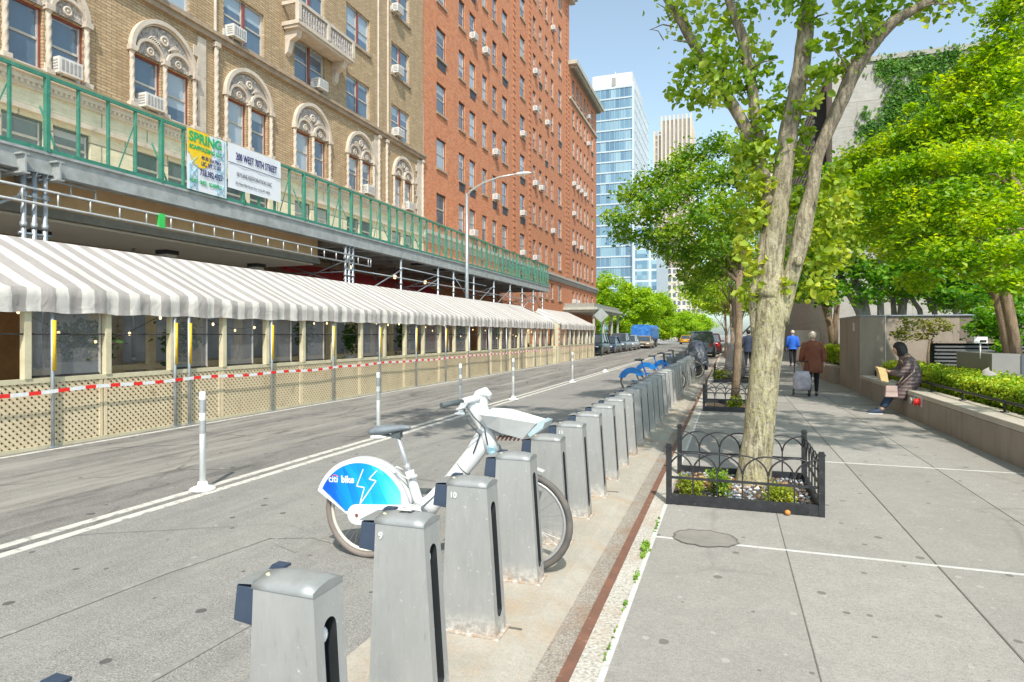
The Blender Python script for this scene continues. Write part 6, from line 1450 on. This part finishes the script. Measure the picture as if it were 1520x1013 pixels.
# ================================================================== buildings beyond
def tower_glass(name, c1, c2, c3, cw, ch):
    m, nt, b, out = newmat(name); h = NT(nt); co = h.coord(); s = h.sep(co)
    u = h.math('FLOOR', h.math('DIVIDE', h.math('ADD', s[0], s[1]), cw)); v = h.math('FLOOR', h.math('DIVIDE', s[2], ch))
    w = h.n('ShaderNodeTexWhiteNoise', ins={'Vector': h.comb(u, v)}).outputs['Value']
    r = nt.nodes.new('ShaderNodeValToRGB'); e = r.color_ramp.elements; e[0].color = c4(c1); e[1].color = c4(c3); x = e.new(.55); x.color = c4(c2)
    nt.links.new(w, r.inputs[0]); nt.links.new(r.outputs[0], b.inputs['Base Color']); b.inputs['Roughness'].default_value = .12; b.inputs['Specular IOR Level'].default_value = .9; return m
M_tg = tower_glass('tower_glass', (.07,.15,.24), (.14,.26,.35), (.27,.40,.46), 1.5, 3.2)
M_twhite = mat('tower_pale_metal', (.50,.56,.60), .5, vs=.3, col2=(.42,.48,.52)); M_tan2 = mat('tower_beige_stone', (.62,.53,.40), .8, vs=.1); M_tbrown = mat('tower_brown_glass', (.20,.17,.17), .3, vs=.2, col2=(.3,.27,.27))
gt_ = thing('glass_tower', 'blue green glass apartment tower with pale floor bands beyond the brick buildings', 'building', (-40,205,0))
m = MB(); m.box(-56,-27.2,190,226,0,76.8); m.build('glass_wall', M_tg, gt_)
for k in range(24): m = MB(); m.box(-56.2,-27.0,189.8,226.2,3.2*k+2.7,3.2*k+3.1); m.build('floor_band', M_twhite, gt_)
m = MB(); x = -56
while x < -27: m.box(x-.04,x+.04,189.7,189.85,0,77); x += 1.45
y = 190
while y < 226: m.box(-27.1,-26.95,y-.05,y+.05,0,77); y += 1.5
for x in (-27.0,): m.box(x-.5,x+.15,189.65,190.4,0,77.6)
m.build('mullions', M_twhite, gt_)
m = MB(); m.box(-40,-27.8,192,215,76.8,81.6,0); m.box(-47,-40.2,194,215,76.8,79.2,1); m.box(-34,-32.8,191.8,192,78,80.5,1); m.box(-33.5,-33.3,195,195.2,81.6,83.5,0); m.build('roof_plant', [mat('roof_white', (.72,.72,.70), .8, vs=.2), M_greytrim], gt_, recalc=False)
m = MB(); m.box(-27.2,-20.2,188,226,0,32.5,0); 
for k in range(10): m.box(-26.3,-22.4,187.9,188,2+3.2*k,4.4+3.2*k,1); m.box(-21.6,-20.1,187.9,188,2+3.2*k,4.4+3.2*k,1)
m.build('podium', [M_twhite, M_tg], gt_, recalc=False)
ct = thing('striped_tower', 'tall beige tower with vertical stripes and a stepped flat top', 'building', (-15,300,0))
m = MB(); m.box(-33,-29.5,300,330,0,95,1); m.box(-29.5,-16.5,298,330,0,101,1); 
for i in range(8): x = -29.5+i*1.857; m.box(x-.42,x+.42,297.5,298,0,103,0)
for i in range(3): x = -33+i*1.75; m.box(x-.42,x+.42,299.5,300,0,97,0)
for i in range(8): m.box(-16.5,-16.1,299+i*4,300+i*4,0,102,0)
for k in range(30): m.box(-33,-16.4,297.9 if False else 299.9,300.0,3.3*k,3.3*k+.8,2)
m.build('wall', [M_tan2, M_tbrown, mat('tower_grey_band', (.45,.43,.45), .7, vs=.2)], ct, recalc=False)
def slab(label, x0,x1,y0,y1,h_,wall,win,cols_,rows,name='apartment_building'):
    t = thing(name, label, 'building', ((x0+x1)/2,(y0+y1)/2,0)); m = MB(); m.box(x0,x1,y0,y1,0,h_); m.build('wall', wall, t); m = MB()
    cw = (x1-x0)/cols_; rh = h_/rows
    for i in range(cols_):
        for k in range(rows): m.box(x0+cw*(i+.2),x0+cw*(i+.8),y0-.05,y0,rh*(k+.3),rh*(k+.8))
    for i in range(int((y1-y0)/3.2)):
        for k in range(rows): m.box(x1,x1+.05,y0+3.2*i+.8,y0+3.2*i+2.4,rh*(k+.3),rh*(k+.8))
    m.build('window', win, t, recalc=False, kind='stuff')
    return t
M_wfar = mat('pale_far_wall', (.66,.62,.55), .8, vs=.2, col2=(.55,.5,.45)); M_winfar = mat('far_window', (.14,.17,.20), .3, vs=.3)
slab('pale apartment block with a grid of square windows far down the street', -23,-9.5,235,260,26,M_wfar,M_winfar,8,9)
slab('tall pinkish brown apartment building behind the second kerb tree', -27,-17,262,290,46,mat('pinkish_brick_far', (.46,.34,.28), .9, vs=.3, col2=(.38,.27,.23)),M_winfar,6,15)
slab('beige building closing the right side of the street far away', 4,22,72,110,20,M_wfar,M_winfar,8,7)
# modern stone building with ivy behind the plaza
iv = thing('stone_building', 'pale stone building with ivy covered wall and dark window slats behind the plaza trees', 'building', (12,45,0))
M_pst = brick_mat('pale_stone_panels', (.44,.42,.39), (.39,.37,.34), (.34,.30,.27), bw=2.4, bh=1.2, ms=.02, axis='XZ', stain=.15)
m = MB(); m.box(4.9,30,35,62,0,15.1,0); m.box(14.8,34,35.5,41,15.1,22,0); m.box(4.2,9,62.5,72,0,13,0); m.build('wall', M_pst, iv, recalc=False)
m = MB(); m.box(4.8,30.1,34.9,62.1,15.1,15.35); m.build('coping', M_greytrim, iv, recalc=False)
m = MB(); m.box(4.35,4.88,37,50,8.2,14.6,0)
for i in range(16): m.box(4.25,4.36,37,50,8.4+i*.38,8.6+i*.38,1)
m.build('window_slats', [M_dark, M_greytrim], iv, recalc=False)
M_ivy = leaf_mat('ivy_leaf', (.05,.16,.03), (.12,.28,.05), (.26,.44,.09), .3)
cl = []; rnd = random.Random(8)
for i in range(620):
    x = rnd.uniform(6.3,14.5); z = rnd.uniform(6.5,14.95)
    if x < 7.0+.6*math.sin(z*2) and rnd.random() < .75: continue
    cl.append((x,34.9,z,.5,.06,.5,42))
leaves_mesh('ivy', M_ivy, cl, .19, 301, iv, org=(12,45,0), flat=.1)
# ================================================================== people
def skin_mesh(name, nodes, edges, mt, parent, sub=2, root=0, smooth=True):
    """nodes: (x,y,z,rx,ry).  one continuous skinned surface"""
    me = bpy.data.meshes.new(name); me.from_pydata([n[:3] for n in nodes], edges, [])
    o = link(bpy.data.objects.new(name, me)); o.parent = parent
    sk_ = o.modifiers.new('skin', 'SKIN'); sk_.use_smooth_shade = True
    if not me.skin_vertices: me.skin_vertices.new()
    for i, n in enumerate(nodes):
        v = me.skin_vertices[0].data[i]; v.radius = (n[3], n[4] if len(n) > 4 else n[3]); v.use_root = (i == root)
    s = o.modifiers.new('sub', 'SUBSURF'); s.levels = sub; s.render_levels = sub
    me.materials.append(mt); return o
M_skin = mat('skin', (.52,.32,.22), .55, vs=8, var=.05); M_hairb = mat('black_hair', (.015,.014,.016), .5, vs=30, bump=.8, bs=60, bd=.01); M_hairg = mat('pale_hair', (.62,.50,.42), .7, vs=20, bump=.6, bs=60)
M_coat = mat('brown_puffer_fabric', (.16,.115,.115), .6, vs=4, col2=(.11,.08,.08)); M_jean = mat('navy_trousers', (.02,.045,.09), .8, vs=8, col2=(.03,.06,.12)); M_shoe = mat('navy_shoe', (.03,.05,.09), .7); M_sole = mat('white_sole', (.7,.7,.7), .6)
M_brown = mat('rust_brown_coat', (.22,.075,.04), .9, vs=5, col2=(.15,.05,.03), bump=.5, bs=30); M_blackc = mat('black_cloth', (.02,.02,.03), .9, vs=6); M_shirt = mat('bright_blue_shirt', (.02,.14,.65), .8, vs=5, col2=(.015,.10,.5)); M_slate = mat('slate_coat', (.03,.045,.085), .8, vs=4)
M_paper = mat('kraft_paper_bag', (.62,.45,.22), .8, vs=6, col2=(.52,.37,.17)); M_pink = mat('pale_pink_bag', (.62,.47,.42), .7, vs=5)
def hand(nodes, edges, wi, w, d, up, side=1, curl=.5):
    """palm plus five unequal bent fingers grown from wrist node index wi. d forward, up = back of hand"""
    d = Vector(d).normalized(); up = Vector(up).normalized(); s = d.cross(up)*side; w = Vector(w)
    palm = w+d*.05; nodes.append((*palm,.028,.018)); pi_ = len(nodes)-1; edges.append((wi,pi_))
    for k,(off,L) in enumerate(((-.028,.062),(-.010,.074),(.010,.078),(.028,.068))):
        a = palm+d*.035+s*off; b = a+d*L*.5-up*L*.5*curl*.5; c = b+d*L*.35-up*L*.6*curl
        i = len(nodes); nodes += [(*a,.0095,.0095),(*b,.0085,.0085),(*c,.007,.007)]; edges += [(pi_,i),(i,i+1),(i+1,i+2)]
    a = w+d*.025-s*.03; b = a+d*.03-s*.018-up*.01; c = b+d*.025-up*.012; i = len(nodes)
    nodes += [(*a,.012,.012),(*b,.010,.010),(*c,.008,.008)]; edges += [(wi,i),(i,i+1),(i+1,i+2)]
def head(nodes, edges, ni, c, f):
    """c centre of head, f facing"""
    c = Vector(c); f = Vector(f).normalized()
    i = len(nodes); jaw = c-Vector((0,0,.065))+f*.02; mid = c+f*.005; top = c+Vector((0,0,.055))-f*.008
    nodes += [(*jaw,.055,.062),(*mid,.078,.088),(*top,.070,.08)]; edges += [(ni,i),(i,i+1),(i+1,i+2)]
    nose = c+f*.098-Vector((0,0,.015)); nodes.append((*nose,.012,.012)); edges.append((i+1,len(nodes)-1))
    sd = f.cross(Vector((0,0,1)))
    for s in (-1,1): p = c+sd*s*.083-Vector((0,0,.01)); nodes.append((*p,.013,.008)); edges.append((i+1,len(nodes)-1))
def face(t, c, f):
    c = Vector(c); f = Vector(f).normalized(); sd = f.cross(Vector((0,0,1))); m = MB()
    for s in (-1,1): p = c+f*.082+sd*s*.032+Vector((0,0,.01)); m.blob(p,(.011,.011,.007),n=6,k=5)
    p = c+f*.08-Vector((0,0,.05)); m.bar(p-sd*.022,p+sd*.022,.008,.006); m.build('facial_features', mat('eye_dark', (.06,.03,.03), .4), t)
def build_person(label, base, J, legs, arms, hd, facing, skinm=M_skin):
    pass
# ---- woman perched on the low wall reading/holding a paper bag
t = thing('person', 'woman with dark hair in a long brown puffer coat perched on the low granite wall', 'person', (3.05,13.9,.1))
B = Vector((3.05,13.9,.1))
def W_(x,y,z): return (x,y,z)      # local to the person's base; faces -X (toward the street), slightly away from the camera
F = Vector((-.95,.15,0)).normalized()
n = []; e = []
n += [(.28,0,.60,.11,.11),(.27,0,.78,.09,.09),(.22,0,.98,.09,.10),(.17,.0,1.12,.09,.10),(.11,.01,1.18,.045,.045)]; e += [(0,1),(1,2),(2,3),(3,4)]
head(n, e, 4, (.04,.015,1.275), F+Vector((0,0,-.35)))
for s in (-1,1):
    k = len(n); n += [(.22,s*.09,.58,.085,.085),(.0,s*.085+.02,.46,.068,.068),(-.10,s*.07+.02,.34,.05,.05),(-.22,s*.06+.02,.12,.036,.036),(-.30,s*.06+.02,.06,.035,.035),(-.43,s*.065+.02,.035,.028,.028)]; e += [(0,k),(k,k+1),(k+1,k+2),(k+2,k+3),(k+3,k+4),(k+4,k+5)]
    k = len(n); n += [(.17,s*.17,1.08,.05,.05),(.13,s*.21,.90,.043,.043),(-.02,s*.20,.80,.038,.038),(-.14,s*.13,.84,.028,.028)]; e += [(3,k),(k,k+1),(k+1,k+2),(k+2,k+3)]
    hand(n, e, len(n)-1, (-.14,s*.13,.84), (-.8,-s*.5,.25), (0,s*-.2,1), s, .8)
skin_mesh('body', n, e, M_skin, t)
m = MB()
def lofted(m, prof, n=18, wob=.03, seed=1):
    """cx, cy, cz, rx, ry rings stacked into a garment"""
    rnd = random.Random(seed); ph = [rnd.uniform(0,6) for _ in range(4)]; rs = []
    # refine between the given rings
    P = []
    for i in range(len(prof)-1):
        for k in range(3): t_ = k/3; P.append([prof[i][j]+(prof[i+1][j]-prof[i][j])*t_ for j in range(5)])
    P.append(list(prof[-1]))
    for j,(cx,cy,cz,rx,ry) in enumerate(P):
        rs.append([(cx+rx*math.cos(a_)*(1+wob*math.sin(5*a_+ph[0]+cz*9)), cy+ry*math.sin(a_)*(1+wob*math.sin(4*a_+ph[1]+cz*7)), cz) for a_ in [2*PI*q/n for q in range(n)]])
    m.rings(rs)
lofted(m, [(.05,-.02,.30,.12,.21),(.09,-.01,.42,.155,.225),(.20,0,.56,.20,.225),(.26,0,.68,.185,.205),(.27,0,.82,.155,.19),(.235,0,.96,.155,.195),(.19,0,1.08,.135,.19),(.155,0,1.15,.10,.12),(.13,.01,1.21,.075,.08)])
for s_ in (-1,1):
    m.tube([(.19,s_*.14,1.08),(.165,s_*.20,1.02),(.14,s_*.225,.92),(.08,s_*.225,.84),(-.01,s_*.205,.80),(-.11,s_*.15,.83)], [.075,.08,.075,.075,.065,.048], 12)
m.build('coat', M_coat, t, local=True)
def quilt():
    nt = M_coat.node_tree; h = NT(nt); co = h.coord(); s = h.sep(co); b = [x for x in nt.nodes if x.type == 'BSDF_PRINCIPLED'][0]
    w = h.math('SINE', h.math('MULTIPLY', h.math('ADD', s[2], h.math('MULTIPLY', h.noise(co, 6, 2), .03)), 90)); h.bump(w, .45, .012, b)
quilt()
n = []; e = []
for s in (-1,1):
    k = len(n); n += [(.22,s*.09,.57,.10,.10),(.0,s*.085+.02,.46,.085,.085),(-.10,s*.07+.02,.34,.066,.066),(-.225,s*.06+.02,.12,.052,.052)]; e += [(k,k+1),(k+1,k+2),(k+2,k+3)]
    if s > 0: e.append((0,k))
skin_mesh('trousers', n, e, M_jean, t)
for s in (-1,1):
    m = MB(); y = s*.065+.02; m.rings([[(x+0, y+w*math.cos(a), max(.012,zc+h_*math.sin(a))) for a in [2*PI*k/12 for k in range(12)]] for x,w,zc,h_ in ((-.235,.03,.06,.05),(-.26,.042,.06,.065),(-.32,.045,.05,.055),(-.40,.047,.04,.038),(-.46,.038,.03,.026),(-.485,.015,.025,.016))]); sh_ = m.build('shoe', M_shoe, t, local=True)
    m = MB(); m.prism([(-.23,y-.03),(-.30,y-.045),(-.42,y-.047),(-.48,y-.03),(-.495,y),(-.48,y+.03),(-.42,y+.047),(-.30,y+.045),(-.23,y+.03)], 'z', .002, .022); m.build('sole', M_sole, sh_, local=True)
m = MB(); rs = []
for dx,dz,r1,r2 in ((.05,.13,.03,.03),(.055,.10,.085,.09),(.06,.04,.115,.118),(.085,-.02,.115,.12),(.12,-.09,.10,.12),(.155,-.15,.085,.12),(.18,-.20,.05,.09)):
    rs.append([(.04+dx*.55+r1*math.cos(2*PI*k/16)*(1+.07*math.sin(k*3.1+dz*30)), .015+r2*math.sin(2*PI*k/16)*(1+.07*math.sin(k*2.3)), 1.285+dz) for k in range(16)])
m.rings(rs); m.build('hair', M_hairb, t, local=True)
m = MB(); m.tube([(.16,.10,1.17),(.06,.02,1.12),(.10,-.20,.98),(.10,-.23,.80),(.0,-.20,.62)], .012, 6); m.tube([(.20,.05,1.19),(.30,-.12,1.05),(.26,-.2,.85),(.05,-.21,.62)], .012, 6); sb = m.build('bag_strap', M_pink, t, local=True)
bag = thing('handbag', 'pale pink shoulder bag resting on the lap of the perched woman', 'bag', (2.93,13.74,.56)); m = MB(); m.prism([(-.10,-.11),(.12,-.11),(.10,.11),(-.08,.11)], 'y', -.05, .04); m.build('pouch', M_pink, bag, local=True, bevel=.02); m = MB(); m.prism([(-.085,.0),(.105,.0),(.10,.114),(-.082,.114)], 'y', -.058, -.051); m.build('flap', mat('bag_flap', (.55,.40,.36), .6), bag, local=True)
pb = thing('paper_bag', 'folded brown kraft paper held by the woman perched on the wall', 'paper bag', (2.86,13.82,.90)); m = MB(); m.add([(-.10,-.14,-.14),(.04,-.10,-.17),(.02,.12,-.15),(-.10,.12,-.12),(-.16,-.16,.10),(.0,-.10,.09),(.0,.12,.10),(-.15,.12,.13)], [(0,3,2,1),(4,5,6,7),(0,1,5,4),(1,2,6,5),(2,3,7,6),(3,0,4,7)]); m.build('paper', M_paper, pb, local=True, bevel=.008)
# ---- walkers seen from behind (they face +Y)
def walker(label, base, h, coat, trouser, hair, width=1.0, coat_len=.45, stoop=0, stride=.16, arm_out=.0, rz=0, hairr=1.0, skirt=.0, hold=None):
    t = thing('person', label, 'person', base, rz); k = h/1.7; F = Vector((0,1,-.1)); sy = stoop
    def N(x,y,z,a,b=None): return (x*k,y*k,z*k,a*k,(b or a)*k)
    n = [N(0,0,.92,.09,.07),N(0,.01,1.10,.08,.06),N(0,.03+sy*.4,1.30,.09,.06),N(0,.03+sy*.8,1.42,.08,.07),N(0,.04+sy,1.49,.045)]; e = [(0,1),(1,2),(2,3),(3,4)]
    nn = []; 
    head(n, e, 4, (0,(.06+sy*1.2)*k,1.595*k), F)
    L = []; A = []
    for s in (-1,1):
        q = len(n); L.append([N(s*.09,0,.86,.085),N(s*.095,stride*.5*s+.03,.48,.058),N(s*.095,stride*1.0*s-.02,.10,.036)]); n += L[-1]+[N(s*.10,stride*s+.10,.04,.03)]; e += [(0,q),(q,q+1),(q+1,q+2),(q+2,q+3)]
        hx = (.26 if not hold or s*hold < 0 else .28)
        q = len(n); A.append([N(s*.17,.03+sy*.7,1.38,.05),N(s*(.22+arm_out),-.02*s+sy*.4,1.12,.042),N(s*hx,.05-.08*s,.90,.03)]); n += A[-1]; e += [(3,q),(q,q+1),(q+1,q+2)]
        hand(n, e, len(n)-1, n[-1][:3], (0,.1,-1), (s,0,0), s, .3)
    skin_mesh('body', n, e, M_skin, t)
    w = width
    m = MB(); zb = .93-coat_len*.75
    lofted(m, [(0,-.01*k,zb*k,.185*w*k,.145*w*k),(0,0,.88*k,.165*w*k,.135*w*k),(0,.01*k,1.05*k,.155*w*k,.125*w*k),(0,(.02+sy*.3)*k,1.22*k,.165*w*k,.13*w*k),(0,(.03+sy*.6)*k,1.35*k,.165*w*k,.12*w*k),(0,(.03+sy*.8)*k,1.43*k,.12*w*k,.09*w*k),(0,(.035+sy)*k,1.49*k,.06*k,.06*k)], 18, .025, 2)
    for s in (-1,1):
        a = A[0 if s < 0 else 1]; p0,p1,p2 = (Vector(q[:3]) for q in a)
        m.tube([p0*1.0-Vector((s*.05*k,0,0)), p0, p0.lerp(p1,.5)+Vector((s*.012,0,0)), p1, p1.lerp(p2,.5), p1.lerp(p2,.9)], [.06*k*w,.07*k*w,.066*k*w,.06*k*w,.055*k*w,.046*k*w], 12)
    m.build('coat' if coat_len > .2 else 'shirt', coat, t, local=True)
    c = [N(0,0,.90,.13,.11)]; e = []
    for j in (0,1): q = len(c); c += [(*v[:3],v[3]*1.2,v[4]*1.2) for v in L[j]]; e += [(0,q),(q,q+1),(q+1,q+2)]
    skin_mesh('trousers', c, e, trouser, t)
    for j,s in enumerate((-1,1)):
        m = MB(); x = s*.10*k; y = (stride*s+.04)*k; m.blob((x,y,.045*k),(.045*k,.13*k,.045*k),n=10); m.build('shoe', M_shoe, t, local=True)
    m = MB(); c0 = Vector((0,(.045+sy*1.2)*k,1.63*k)); m.blob(c0,(.092*k*hairr,.10*k*hairr,.10*k*hairr),n=14,k=9,jit=.03,seed=3); m.build('hair', hair, t, local=True)
    return t
wk = walker('stooped person in a rust brown coat walking away and pulling a shopping cart', (2.0,17.4,.1), 1.60, M_brown, M_blackc, M_hairg, 1.35, .40, .05, .10, .03, 0, 1.12, hold=-1)
walker('person in a bright blue shirt and dark trousers walking away in the distance', (2.95,33.5,.1), 1.74, M_shirt, M_blackc, M_hairg, 1.2, .15, 0, .14)
walker('dark clothed person walking far off, just left of the foreground trunk', (.85,31.0,.1), 1.75, M_slate, M_blackc, M_hairb, 1.1, .3, 0, .12)
kt = thing('shopping_cart', 'two wheeled folding shopping trolley with pale lilac bag pulled by the brown coated person', 'trolley', (1.72,17.25,.1))
m = MB()
for s in (-1,1): m.tube([(s*.17,0,.05),(s*.17,-.04,.55),(s*.15,.02,.88)], .010, 6); m.tube([(s*.17,-.28,.08),(s*.17,0,.10),(s*.17,.06,.30)], .009, 6)
m.tube([(-.15,.02,.88),(.15,.02,.88)], .012, 6); m.tube([(-.17,-.28,.08),(.17,-.28,.08)], .009, 6); m.tube([(-.17,-.24,.3),(.17,-.24,.3)], .008, 6)
m.build('frame', M_blackm, kt, local=True)
m = MB(); rs = []
for z,a,b in ((.16,.15,.11),(.22,.20,.15),(.40,.21,.155),(.55,.19,.14),(.64,.15,.10)): rs.append([(math.copysign(abs(math.cos(q))**.5,math.cos(q))*a, -.13+math.copysign(abs(math.sin(q))**.5,math.sin(q))*b, z) for q in [2*PI*k/20 for k in range(20)]])
m.rings(rs); m.build('fabric_bag', mat('pale_lilac_fabric', (.50,.47,.52), .8, vs=9, col2=(.30,.28,.36)), kt, local=True)
for s in (-1,1):
    m = MB(); m.lathe([(.055,-.015),(.085,-.012),(.085,.012),(.055,.015)], (s*.19,-.0,.087), 16, 0, 'x'); m.build('wheel', M_tyre, kt, local=True)
